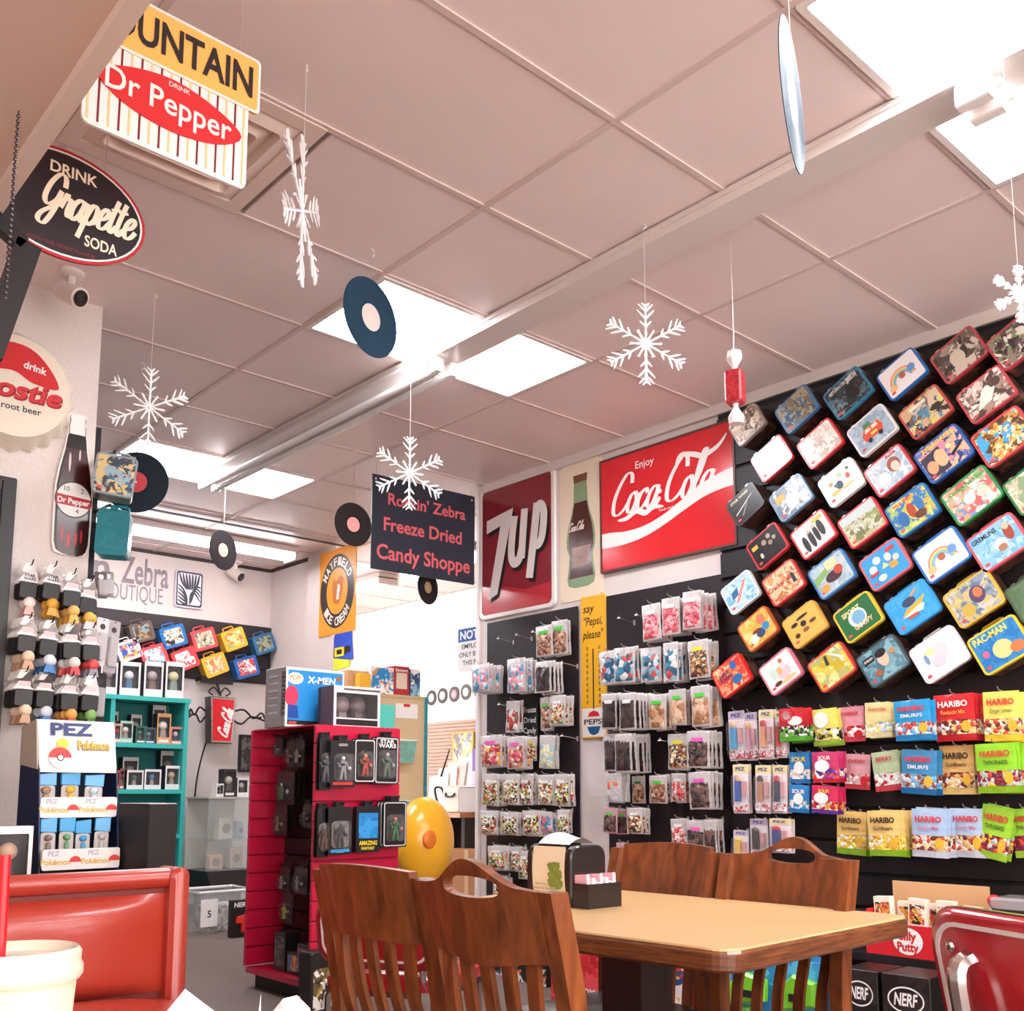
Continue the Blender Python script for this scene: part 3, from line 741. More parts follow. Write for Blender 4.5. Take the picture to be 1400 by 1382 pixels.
# notice sign on a wire
c, wv, hv = rx(625, 866, 668, 910, 4.62)
t = thing('notice_sign', 'white notice sign with blue header hanging on a wire', 'sign', (4.6, onx(626, 890, 4.6).y - .2, 2.08), WX)
MB().prism(rrect(.4, .32, .008, 2), -.002, .002).build('board', mat('#f1ece8', .4), t)
MB().poly(rrect(.385, .095, .006, 2, 0, .105), -.0026).build('header', mat('#1d5fa5', .4), t)
MB().text('NOTICE', 0, .075, .06, 0, -.0034, bold=.03, w=.34).build('lettering', WHITE, t)
L(t, INK, ('EMPLOYEES', 0, .005, .034, -.0028, dict(bold=.01, w=.3)), ('ONLY BEYOND', 0, -.055, .034, -.0028, dict(bold=.01, w=.36)), ('THIS POINT', 0, -.115, .034, -.0028, dict(bold=.01, w=.28)))
for sx in (-1, 1): MB().tube([(sx * .19, 0, .15), (sx * .19, 0, CEIL - 2.08 - .001)], .002, 5).build('hanging_wire', WIRE, t)

# ================================================================== HANGING DECORATIONS
def record(px, py, depth, R, label, lab_col, vin='#232a33', yaw=0, cat='record', tilt=0):
    v = ray(px, py); p = EYE + v * (depth / v.length)
    t = thing('vinyl_record', label, cat, p, (tilt, 0, yaw), 'vinyl records hung from the ceiling')
    VIN = mat(vin, .5, spec=.1)
    m = MB()
    for (r0, r1, y) in ((R, R * .97, -.0012), (R * .97, R * .37, -.0008)): m.ring(circ(r0, 40), circ(r1, 40), y)
    MB().prism(circ(R, 40), -.0012, .0012).build('disc', VIN, t, smooth=True)
    g = MB()
    for k in range(9): g.frame(circ(R * (.95 - k * .06), 40), circ(R * (.935 - k * .06), 40), -.0019, .0019)
    g.build('grooves', mat({'#232a33': '#2b3138', '#2a2426': '#3a3536'}.get(vin, '#2f4b60'), .45, spec=.12), t)
    MB().prism(circ(R * .34, 28), -.0022, .0022).build('paper_label', mat(lab_col, .6), t)
    MB().prism(circ(R * .03, 10), -.0026, .0026).build('spindle_hole', mat('#f0ece8', .5), t)
    top = CEIL - p.z - .004
    MB().tube([(0, 0, R * .96), (0, 0, top - .03)], .0012, 5).build('hanging_string', WIRE, t)
    MB().tube([(.0, 0, top - .03), (.012, 0, top - .02), (.008, 0, top), (-.006, 0, top)], .0025, 6).build('ceiling_hook', mat('#e9e0dc', .4), t)
    return t
vy = lambda px: math.atan2(ray(px, 800).x, ray(px, 800).y)      # bearing from the camera, clockwise from +Y
record(507, 434, 4.15, .155, 'blue black vinyl record with pale label before the middle light panel', '#e7dcd8', '#28445a', yaw=-vy(507) + .85)
record(1083, 132, 2.55, .155, 'vinyl record hanging edge on beside the nearest light panel', '#cfc8c6', '#33485a', yaw=-vy(1083) + 1.41)
record(186, 659, 5.3, .152, 'dark vinyl record with red label behind the metal lunch box', '#c4444c', yaw=-vy(186) - .2)
record(305, 752, 7.1, .135, 'small black vinyl record with orange label before the boutique strip light', '#eda98a', '#2a2426', yaw=-vy(305) + .85)
record(483, 717, 6.3, .135, 'shiny vinyl record with pink label left of the navy sign', '#f2a09a', '#2a2426', yaw=-vy(483) + .6)
record(585, 803, 7.1, .12, 'vinyl record with tan label hanging below the navy sign', '#c9a878', '#2a2426', yaw=-vy(585) + .95)

SNOW = mat('#f4f1f2', .25, coat=.6, alpha=.93)
def snow_mesh(R, seed=0):
    m = MB()
    def br(a, r0, r1, wd):
        p = Vector((math.cos(a) * r0, 0, math.sin(a) * r0)); q = Vector((math.cos(a) * r1, 0, math.sin(a) * r1))
        k = max(3, int((r1 - r0) / .013))
        m.tube([tuple(p.lerp(q, i / k)) for i in range(k + 1)], [wd * (1.2 if i % 2 else .8) for i in range(k + 1)], 6)
    for s in range(6):
        a = PI / 2 + s * PI / 3
        br(a, 0, R * .98, .0042)
        for f, L in ((.42, .2), (.62, .3), (.8, .26), (.92, .14)):
            b = Vector((math.cos(a) * R * f, 0, math.sin(a) * R * f))
            for sg in (-1, 1):
                d = Vector((math.cos(a + sg * .75), 0, math.sin(a + sg * .75)))
                m.tube([tuple(b), tuple(b + d * R * L * .6), tuple(b + d * R * L)], [.0042, .0046, .002], 5)
        a2 = a + PI / 6
        br(a2, R * .05, R * .38, .0045)
    m.ball((0, 0, 0), .008, 8)
    return m
def snowflake(px, py, depth, R, label, yaw):
    v = ray(px, py); p = EYE + v * (depth / v.length)
    t = thing('snowflake_ornament', label, 'ornament', p, (0, 0, yaw), 'snowflakes hung from the ceiling')
    snow_mesh(R).build('snowflake', SNOW, t, smooth=True)
    top = CEIL - p.z - .004
    MB().tube([(0, 0, R * .97), (0, 0, top - .02)], .0009, 4).build('hanging_thread', mat('#ded6d2', .5), t)
    MB().tube([(0, 0, top - .02), (.01, 0, top - .012), (.0, 0, top)], .0025, 6).build('ceiling_hook', mat('#e9e0dc', .4), t)
snowflake(413, 288, 3.2, .215, 'glittery white snowflake hanging edge on below the air vent', -vy(413) + 1.32)
snowflake(204, 557, 4.6, .17, 'white snowflake in front of the textured wall corner and far light panel', -vy(204) + .25)
snowflake(883, 470, 3.9, .155, 'white snowflake hanging against bare ceiling right of the channel', -vy(883) + .2)
snowflake(560, 647, 4.6, .165, 'white snowflake overlapping the top of the navy hanging sign', -vy(560) + .3)
snowflake(1394, 402, 3.0, .075, 'white snowflake cut by the right edge above the lunch boxes', -vy(1394) + .6)
# wrapped candy ornament
v = ray(1005, 530); p = EYE + v * (3.9 / v.length)
t = thing('candy_ornament', 'red glitter wrapped candy ornament with white twisted ends hanging from ceiling', 'ornament', p, (0, 0, .3))
MB().prism(rrect(.062, .125, .008, 2), -.031, .031, .006).build('wrapper', mat('#b8323a', .3, .3, var=.4, scale=90, bump=.3), t)
for sg in (-1, 1):
    prof = [(.012, 0), (.008, .012), (.03, .05), (.026, .075)]
    MB().lathe(prof, 8, T=Matrix.Translation((0, 0, sg * .062)) @ Matrix.Scale(sg, 4, (0, 0, 1))).build('wrapper_end', mat('#f2ecea', .5), t)
MB().tube([(0, 0, .12), (0, 0, CEIL - p.z)], .0012, 4).build('hanging_thread', WIRE, t)
# cameras
def seccam(px, py, Y, label, dome=False, s=1.0):
    p = onz(px, py, CEIL) if Y is None else ony(px, py, Y)
    t = thing('security_camera', label, 'security camera', p)
    WHT = mat('#e8dcd6', .35)
    MB().lathe([(.04 * s, 0), (.04 * s, -.012 * s), (.03 * s, -.018 * s)], 18).build('mount_plate', WHT, t, smooth=True)
    MB().tube([(0, 0, -.015 * s), (0, -.0 * s, -.05 * s)], .014 * s, 8).build('neck', WHT, t, smooth=True)
    d = Vector((.35, -.75, -.45)).normalized()
    R = Vector((0, 0, -1)).rotation_difference(d).to_matrix().to_4x4()
    MB().lathe([(.02 * s, .05 * s), (.032 * s, .04 * s), (.034 * s, -.05 * s), (.03 * s, -.052 * s)], 18, T=Matrix.Translation((0, 0, -.075 * s)) @ R).build('body', WHT, t, smooth=True)
    MB().lathe([(.027 * s, 0), (.02 * s, .004 * s), (.018 * s, -.003 * s), (.006 * s, -.004 * s)], 18, T=Matrix.Translation(Vector((0, 0, -.075 * s)) + d * .053 * s) @ R).build('lens', mat('#1b1618', .1, coat=.8), t, smooth=True)
seccam(98, 372, None, 'white bullet security camera at the textured wall top', s=1.25)
seccam(322, 768, None, 'small white security camera in the boutique corner', s=1.5)

# ================================================================== LUNCH BOXES
# drawing on a printed panel: e = ellipse, p = polygon, t = lettering, in panel half-units
def draw(parent, hw, hh, items, y=-.0006):
    for k, it in enumerate(items):
        yy = y - .0004 * (k + 1)
        if it[0] == 'e':
            MB().poly(circ(it[3] * hw, 16, it[1] * hw, it[2] * hh, it[4] * hh), yy).build('print_shape', mat(it[5], .4), parent)
        elif it[0] == 'p':
            MB().poly([(p[0] * hw, p[1] * hh) for p in it[1]], yy).build('print_shape', mat(it[2], .4), parent)
        elif it[0] == 'a':      # arc band
            _, cx, cz, r0, r1, col = it
            o = [(cx * hw + r0 * hw * math.cos(a), cz * hh + r0 * hw * math.sin(a)) for a in [PI * j / 12 for j in range(13)]]
            i = [(cx * hw + r1 * hw * math.cos(a), cz * hh + r1 * hw * math.sin(a)) for a in [PI * j / 12 for j in range(12, -1, -1)]]
            MB().poly(o + i, yy).build('print_shape', mat(col, .4), parent)
        elif it[0] == 't':
            kw = it[6] if len(it) > 6 else {}
            MB().text(it[1], it[2] * hw, it[3] * hh, it[4] * hh, 0, yy, **dict(dict(bold=.03), **kw)).build('lettering', mat(it[5], .4), parent)
LBSIDE = art(('#3a2620', '#5a3a2c', '#2a1c1a', '#4a2e26', '#6b4a38'), 14, .35)
def lunchbox(loc, rot, rim, cols, items, label, w=.215, h=.168, d=.1, side=None, scale=22, plastic=False, group='lunch boxes on the slat wall', back=.1, handle=None):
    t = thing('lunch_box', label, 'lunch box', loc, rot, group)
    RM = mat(rim, .3, coat=.4)
    sd = side or LBSIDE
    MB().prism(rrect(w, h, .018, 3), 0, d, .004).build('body', RM if plastic else sd, t)
    if plastic:
        MB().prism(rrect(w * 1.0, h * 1.0, .018, 3), -.008, .0, .003).build('lid', RM, t)
    MB().frame(rrect(w + .004, h + .004, .02, 3), rrect(w - .018, h - .018, .014, 3), -.010, .012).build('rim', RM, t)
    k = .74 if plastic else .925
    hw, hh = w * k / 2, h * k / 2
    pn = MB().prism(rrect(hw * 2, hh * 2, .012, 3), -.0105, -.007).build('picture', art(cols, scale) if len(cols) > 1 else mat(cols[0], .3, coat=.3), t)
    draw(pn, hw, hh, items, -.0105)
    hm = handle or RM
    MB().tube([(-.05, d / 2, h / 2 - .002), (-.05, d / 2, h / 2 + .022), (-.04, d / 2, h / 2 + .03), (.04, d / 2, h / 2 + .03), (.05, d / 2, h / 2 + .022), (.05, d / 2, h / 2 - .002)], .0055, 6).build('handle', hm, t, smooth=True)
    if not plastic:
        for sx in (-1, 1): MB().box((sx * .06, .001, h / 2 + .004), (.018, .016, .008)).build('latch', CHROME, t)
        MB().poly(rrect(.02, .012, .003, 2, -w / 2 + .028, -h / 2 + .024), -.0122).build('maker_mark', mat('#d8525a', .4), t)
    else:
        MB().box((0, -.004, h / 2 + .002), (.03, .012, .016)).build('latch', RM, t)
    return t
RB = [('a', -.05, -.45, .72, .64, '#e58a80'), ('a', -.05, -.45, .64, .56, '#f0cf7a'), ('a', -.05, -.45, .56, .48, '#8fc49a'), ('a', -.05, -.45, .48, .40, '#8aa9d8'),
      ('e', -.65, -.5, .22, .2, '#eebd85'), ('e', .0, -.1, .17, .22, '#b06a50'), ('e', .55, -.05, .2, .26, '#6a9ad0')]
LB = [ # px, py, rim, picture colours, drawing, what one sees
 (1022, 581, '#8a7a74', ('#c9b49a', '#8a6a55', '#e3d2bd', '#4a3a33', '#a89078'), [], 'sepia picture lunch box at the top left of the slat wall', .19),
 (1090, 560, '#3f6f9c', ('#5a7388', '#7a6a4a', '#3d5568', '#a3946a', '#8fa5b5'), [], 'blue rimmed lunch box with murky blue brown picture in the top row', .205),
 (1160, 538, '#2f7d9e', ('#2b3f4a', '#1d2a33', '#4a6a78', '#7a8a8a', '#33261f'), [('t', 'RETURN OF THE', -.1, .62, .22, '#d9d2c4', dict(w=.13)), ('t', 'JEDI', .55, .55, .3, '#d9d2c4'), ('e', .2, -.1, .3, .5, '#20191a')], 'teal rimmed dark lunch box lettered RETURN OF THE JEDI', .215),
 (1234, 512, '#2f6bb0', ('#efe8e6',), RB, 'blue rimmed white lunch box with rainbow, upper one of two', .205),
 (1312, 486, '#b0434a', ('#6a5a50', '#3d3330', '#9a8878', '#c9b8a6', '#4f4540'), [('e', -.1, -.1, .35, .5, '#c7b8a4')], 'red rimmed sepia lunch box in the top row beside the cut one', .215),
 (1391, 466, '#b0434a', ('#8a7a70', '#5a4a44', '#d9cfc4', '#7a8a5a', '#3a2f2c'), [], 'red rimmed lunch box cut by the right edge in the top row', .215),
 (1056, 627, '#d0302f', ('#ece6e0', '#f6f2ee', '#e3dcd2'), [], 'red lunch box with blank white glare picture', .205),  # the glare is put into the picture colours
 (1122, 607, '#d0302f', ('#e8e0d6', '#f2ece4', '#d9c9bc', '#c9b0a4'), [], 'red lunch box with pale faded picture', .21),
 (1193, 589, '#e6e0dc', ('#a9bcc9', '#93a9ba', '#b6c6cf'), [('p', [(-.5, -.45), (.5, -.45), (.62, -.1), (.5, .35), (-.3, .35), (-.55, 0)], '#d8502e'), ('e', -.28, -.5, .12, .16, '#20191a'), ('e', .34, -.5, .12, .16, '#20191a'), ('p', [(-.35, .05), (0, .05), (0, .28), (-.25, .28)], '#f0dcc0'), ('p', [(.08, .05), (.42, .05), (.4, .28), (.08, .28)], '#f0dcc0'), ('p', [(-.3, .36), (.2, .36), (.1, .66), (-.25, .62)], '#4f7a4a'), ('p', [(-.1, -.3), (.25, -.3), (.25, -.12), (-.1, -.12)], '#f0c84a')], 'white lunch box with an orange camper van picture', .21),
 (1266, 564, '#b04a40', ('#3a3230', '#c9a684', '#d0b89a', '#7a5a4a', '#d8c878', '#4f86a0'), [('p', [(-.55, .62), (.3, .62), (.3, .78), (-.55, .78)], '#e6ddd2')], 'red brown lunch box with a dark crowd picture', .21),
 (1349, 540, '#c04a50', ('#8a7468', '#d9cabc', '#5a4640', '#ece2d8', '#a88c7c'), [('p', [(-.6, -.6), (-.1, .3), (.5, .1), (.1, -.5)], '#e9dfd4')], 'red rimmed sepia lunch box right of the dark crowd box', .215),
 (1082, 681, '#6f93b5', ('#8a98a4', '#c3c9cc', '#5f6d78', '#e0dcd4', '#70798a'), [('t', 'EMPIRE', -.5, .35, .24, '#e6b33a', dict(w=.06)), ('p', [(-.8, .2), (-.25, .2), (-.25, .65), (-.8, .65)], '#d9b24a')], 'silver blue lunch box with grey battle picture and yellow logo', .205),
 (1151, 660, '#e9e4e0', ('#f0ebe2',), [('e', -.5, .3, .14, .14, '#c9a06a'), ('e', .1, .5, .16, .2, '#b9c4a0'), ('e', -.1, -.1, .2, .3, '#3f4a55'), ('e', .5, .1, .12, .2, '#d85a4a'), ('e', .3, -.45, .35, .12, '#eccb8a'), ('e', -.45, -.4, .3, .14, '#f0c070'), ('e', -.3, .0, .1, .12, '#2f7a8a'), ('e', .65, .55, .1, .1, '#7a6a5a')], 'white lunch box with small scattered cartoon figures', .205),
 (1217, 644, '#c83a40', ('#b9ccd6', '#d9e2e4', '#cfd6da', '#a8bcc6'), [('e', .35, .15, .34, .5, '#a05a48'), ('e', .38, .0, .22, .34, '#f0cfbb'), ('e', -.4, -.25, .34, .42, '#e9e4df'), ('t', 'Annie', .45, .72, .22, '#d8333a')], 'red rimmed pale blue lunch box with a portrait lettered Annie', .21),
 (1291, 621, '#2a5ea8', ('#2f4a86', '#e58aa0', '#f0b890', '#6a78b0'), [('p', [(-.95, -.9), (.05, -.9), (0, .6), (-.95, .5)], '#3f3a4a'), ('e', -.15, -.1, .28, .55, '#e9b48a'), ('e', -.65, -.3, .24, .4, '#d9a27a'), ('p', [(.3, -.5), (.95, -.1), (.95, .05), (.25, -.3)], '#20202a'), ('t', 'KNIGHT RIDER', .1, .7, .24, '#f4d04a', dict(w=.155)), ('e', .35, .2, .12, .16, '#f4d890')], 'blue rimmed lunch box lettered KNIGHT RIDER', .225),
 (1372, 598, '#c8464a', ('#e9b45a', '#d98a3a', '#5a4030', '#f0dcb4', '#8a5a30', '#4aa0d0'), [('p', [(-.95, -.1), (-.5, .1), (-.7, .7), (-.95, .7)], '#4aa6d8')], 'red rimmed lunch box with golden adventure picture near right edge', .225),
 (1329, 678, '#2f8a4a', ('#d9c4b8', '#e6a684', '#7a9ac4', '#f0e8e0', '#c96a6a', '#9ab884'), [('t', 'Cabbage Patch Kids', .1, .6, .24, '#3f8a3a', dict(w=.17)), ('e', -.1, -.1, .25, .3, '#efe6de'), ('e', .5, -.2, .25, .3, '#f0cdb4')], 'green rimmed lunch box lettered Cabbage Patch Kids', .225),
 (1020, 690, '#3a3030', ('#1f1a1b', '#2b2424', '#171314'), [('t', 'STAR WARS', -.1, .66, .2, '#d9c7a0', dict(w=.12)), ('p', [(-.8, -.3), (.7, .3), (.72, .36), (-.8, -.2)], '#d9d4cc'), ('p', [(-.5, -.6), (.2, .1), (.3, .1), (-.4, -.66)], '#8a8480')], 'black lunch box lettered STAR WARS left of the slat wall', .195),
 (1050, 747, '#d0343a', ('#241d20', '#1b1517'), [('e', -.5, -.35, .1, .2, '#cfc6c0'), ('e', -.05, .35, .16, .2, '#a08a7a'), ('e', .35, .55, .14, .18, '#b09a88'), ('e', .3, .05, .14, .18, '#9a8474'), ('e', .62, .2, .12, .16, '#a99482'), ('p', [(-.85, .3), (-.45, .3), (-.45, .6), (-.85, .6)], '#d9b04a')], 'red lunch box with round faces on black', .205),
 (1113, 731, '#d0343a', ('#ece6e0',), [('e', -.55, -.3, .16, .6, '#20191a'), ('e', -.15, -.2, .16, .65, '#2a2224'), ('e', .2, -.1, .14, .6, '#1d1718'), ('e', .55, .05, .18, .6, '#332a2a'), ('p', [(.25, .6), (.9, .6), (.9, .85), (.25, .85)], '#e6c04a'), ('e', -.15, .35, .08, .13, '#d9b49a'), ('e', .2, .45, .08, .13, '#d9b49a')], 'red lunch box with four dark figures on white', .21),
 (1180, 715, '#cf2f38', ('#b8b48a', '#8a9a5a', '#d0c49a', '#7a7a4a', '#c9ccc0'), [('p', [(-1, .5), (1, .3), (1, 1), (-1, 1)], '#c3d0cc')], 'red lunch box with olive landscape picture', .21),
 (1248, 698, '#2a72b0', ('#d8d47a', '#a8c46a', '#e6b04a', '#3f7fb4'), [('t', 'WILD WEST', -.2, .7, .2, '#c8402a', dict(w=.1)), ('e', -.5, -.2, .25, .5, '#2f6aa8'), ('e', 0, 0, .2, .5, '#b0482a'), ('e', .45, .1, .2, .55, '#3a77b0'), ('e', .3, -.5, .3, .25, '#6a3a24')], 'blue rimmed lunch box with cowboys on yellow green', .215),
 (1416, 664, '#3a7a4a', ('#b8c49a', '#8aa07a', '#d9b49a', '#e6dcc8'), [], 'pale green lunch box cut by the right edge', .215),
 (1013, 810, '#dfe6ea', ('#7fb8d8', '#a9cfe2', '#c9e0e9'), [('p', [(-.6, -.5), (-.2, -.6), (.75, .5), (.5, .7)], '#f0e8e4'), ('p', [(-.48, -.53), (-.4, -.55), (.6, .6), (.55, .65)], '#d05a50'), ('p', [(-.34, -.57), (-.26, -.59), (.68, .55), (.64, .6)], '#d05a50'), ('p', [(-.6, -.2), (-.1, -.1), (.0, .45), (-.5, .3)], '#2f6f9a')], 'white lunch box with a striped flag on blue sky', .2),
 (1072, 797, '#c8353a', ('#e9c49a', '#d99a6a', '#f0d8b8', '#c07a50'), [('t', 'Cracker Jack', -.1, -.1, .34, '#b0282c', dict(w=.165)), ('p', [(.55, -.5), (.8, -.5), (.75, .2), (.6, .2)], '#24324a')], 'red rimmed popcorn pattern lunch box lettered Cracker Jack', .205),
 (1138, 785, '#3f7fb8', ('#b0c4cc', '#9fb4bc', '#c4d0d0'), [('p', [(-1, -.2), (.2, .3), (.2, .7), (-1, .3)], '#8ab06a'), ('p', [(-.1, .3), (.55, .3), (.55, .9), (-.1, .9)], '#e0d4a0'), ('e', .1, -.2, .5, .35, '#4a2c34'), ('e', .45, .0, .25, .3, '#c04a3a'), ('e', -.6, -.6, .25, .25, '#e6a04a')], 'blue rimmed lunch box with dark carriage picture', .21),
 (1211, 772, '#d86a74', ('#3f9fd8',), [('e', -.6, .1, .2, .24, '#efe9e2'), ('e', -.25, .5, .2, .24, '#f0e6da'), ('p', [(-.2, -.2), (.2, -.2), (0, .15)], '#f0d89a'), ('e', .3, .3, .17, .26, '#efe0d6'), ('p', [(.2, -.5), (.6, -.5), (.6, -.1), (.2, -.1)], '#e6a04a'), ('p', [(.35, .55), (.8, .55), (.8, .8), (.35, .8)], '#c8434a'), ('e', .65, .0, .16, .2, '#d8cfc6'), ('e', -.35, -.65, .22, .2, '#f0e0c8'), ('p', [(-.85, -.3), (-.4, -.3), (-.4, -.12), (-.85, -.12)], '#c8434a')], 'pink rimmed lunch box with badges on bright blue', .215),
 (1288, 759, '#3a74b8', ('#f0ebe8',), RB, 'blue rimmed white lunch box with rainbow, lower one of two', .22),
 (1365, 742, '#d85a64', ('#8fc0dc', '#a9d0e4', '#7ab0d0'), [('t', 'GREMLINS', -.35, .55, .26, '#1f2a3a', dict(w=.11)), ('e', .1, -.2, .3, .35, '#ece2d8'), ('e', .1, -.4, .2, .2, '#b0785a'), ('e', .6, .2, .2, .5, '#a04a3a'), ('e', .6, .55, .14, .2, '#e6b898')], 'pink red lunch box lettered GREMLINS on light blue', .22),
 (1037, 860, '#c85a34', ('#f2c060', '#eaa94a', '#f6d88a'), [('e', .45, .45, .28, .36, '#e07a5a'), ('e', -.4, -.5, .3, .3, '#efe6dc'), ('e', .1, -.4, .3, .34, '#3a4a6a'), ('e', .55, -.2, .25, .3, '#3f8ab8'), ('e', -.1, -.1, .3, .12, '#7a3a2a')], 'orange lunch box with a busy yellow picture at left', .2),
 (1101, 854, '#e0a84a', ('#ecba5e',), [('e', -.5, .35, .22, .14, '#3a2a24'), ('e', .1, .55, .4, .1, '#33251f'), ('e', .0, .1, .18, .2, '#3a2a24'), ('e', -.6, -.4, .16, .16, '#4a3528'), ('e', .0, -.35, .2, .14, '#8a5a34'), ('e', .55, -.1, .22, .12, '#6a4528')], 'tan lunch box with small dark animals', .205),
 (1174, 844, '#e6c43a', ('#2f6f42',), [('e', 0, 0, .5, .6, '#e9e4dc'), ('e', .05, -.02, .36, .45, '#7ab0d0'), ('t', 'SPORT', -.15, .4, .3, '#f0e0a0', dict(w=.1)), ('t', 'GOOFY', .15, -.68, .3, '#f0d0a0', dict(w=.1))], 'yellow rimmed dark green lunch box lettered SPORT GOOFY', .21),
 (1248, 830, '#3a9ad8', ('#3aa0dc', '#4aaae2'), [('p', [(-.6, -.3), (.5, -.1), (.8, .25), (-.3, 0)], '#e6b24a'), ('p', [(-.6, -.32), (.4, -.5), (.6, -.2), (.4, -.1)], '#efe0cc'), ('e', 0, .35, .35, .25, '#3a4a6a'), ('p', [(.2, .5), (.6, .75), (.6, .85), (.2, .65)], '#d9a04a'), ('e', -.1, -.5, .3, .1, '#c85a4a')], 'bright blue lunch box with a boat picture', .22),
 (1332, 819, '#d8b04a', ('#8a9aa8', '#b0a898', '#6a7f92', '#d0b878', '#c8c4bc'), [('e', .25, .1, .35, .5, '#5a4a6a'), ('e', .3, .2, .2, .3, '#e07a4a'), ('e', -.4, -.4, .3, .35, '#c8a84a'), ('p', [(-.8, .2), (-.4, .2), (-.6, .7)], '#d8c47a')], 'gold rimmed lunch box with hazy blue orange picture', .22),
 (1419, 812, '#4a5a44', ('#5f7a5c', '#567052'), [], 'plain dark green lunch box cut by the right edge', .215),
 (1001, 924, '#d82a28', ('#f0a07a', '#e6744a', '#f6c49a', '#d8483a'), [('t', 'SUPER', -.35, .25, .26, '#2a2f5a', dict(w=.07)), ('t', 'POWERS', -.3, -.1, .26, '#2a2f5a', dict(w=.08)), ('p', [(.2, .2), (.9, .5), (.95, .9), (.4, .8)], '#d8333a'), ('e', .4, .55, .2, .3, '#2a6ab0'), ('e', .3, -.45, .35, .3, '#2a6fa8')], 'bright red lunch box lettered SUPER POWERS at bottom left', .205),
 (1068, 918, '#d87a8a', ('#f0ebe4',), [('e', .2, -.2, .45, .45, '#e9c4cc'), ('e', .25, .3, .2, .3, '#f0d4da'), ('e', .3, .6, .12, .16, '#b0764a'), ('e', -.35, .1, .25, .4, '#cfe0d4'), ('e', 0, .05, .16, .25, '#f0b46a'), ('e', -.4, -.65, .25, .14, '#5a3424'), ('e', .3, -.75, .5, .12, '#ecc48a')], 'pink rimmed white lunch box with pink dress picture', .205),
 (1138, 912, '#d0453a', ('#e9c94a', '#f0dc8a', '#c9b03a', '#b8b878', '#f0e6b8'), [('p', [(-.2, .2), (0, .2), (.05, .85), (-.1, .85)], '#2f3f4a'), ('p', [(.1, .9), (.2, .9), (.9, .1), (.8, .0)], '#efe8dc')], 'red rimmed lunch box with yellow leafy picture', .21),
 (1208, 904, '#4a5558', ('#5f8a9a', '#7aa4b0', '#4a7484', '#8ab4bc'), [('e', .1, .15, .28, .5, '#e6c0a0'), ('e', .1, .5, .3, .25, '#2b2224'), ('p', [(-.85, .3), (-.3, .3), (-.3, .7), (-.85, .7)], '#20191c'), ('t', 'SIX MILLION', -.57, .44, .15, '#e9e0d8', dict(w=.045)), ('e', -.4, -.5, .2, .2, '#a8643a'), ('e', .65, .2, .16, .16, '#c08a5a')], 'dark grey lunch box with a large face on teal', .215),
 (1285, 895, '#e6dadd', ('#efe6e6', '#e8dfe2', '#f4eeee'), [('e', -.3, .4, .25, .2, '#f0e0a0'), ('e', -.55, .1, .1, .3, '#7a9ac0'), ('e', .2, .2, .3, .4, '#dfd2d4'), ('e', -.1, -.3, .3, .3, '#d4ccd4')], 'pale pinkish white faded lunch box in the bottom row', .225),
 (1368, 882, '#ecc83a', ('#2a78b8', '#3a8ac4'), [('t', 'PAC-MAN', -.15, .55, .36, '#f2d84a', dict(w=.15)), ('e', .05, -.25, .42, .5, '#f0cf8a'), ('e', .6, -.5, .3, .3, '#e07a4a'), ('e', -.65, -.1, .14, .2, '#e06a8a')], 'yellow rimmed blue lunch box lettered PAC-MAN', .225),
]
for (px, py, rim, cols, items, lab, wd) in LB:
    X = XW - .155
    p = onx(px, py, X)
    u = (px - 1000) / 400
    ang = math.radians(29.5 - 3 * u + random.uniform(-1.5, 1.5))
    lunchbox((X, p.y, p.z), (0, -ang, -PI / 2), rim, cols, items, lab, wd * .965, wd * .775 * (.98 if px > 1200 else 1.0), .108)

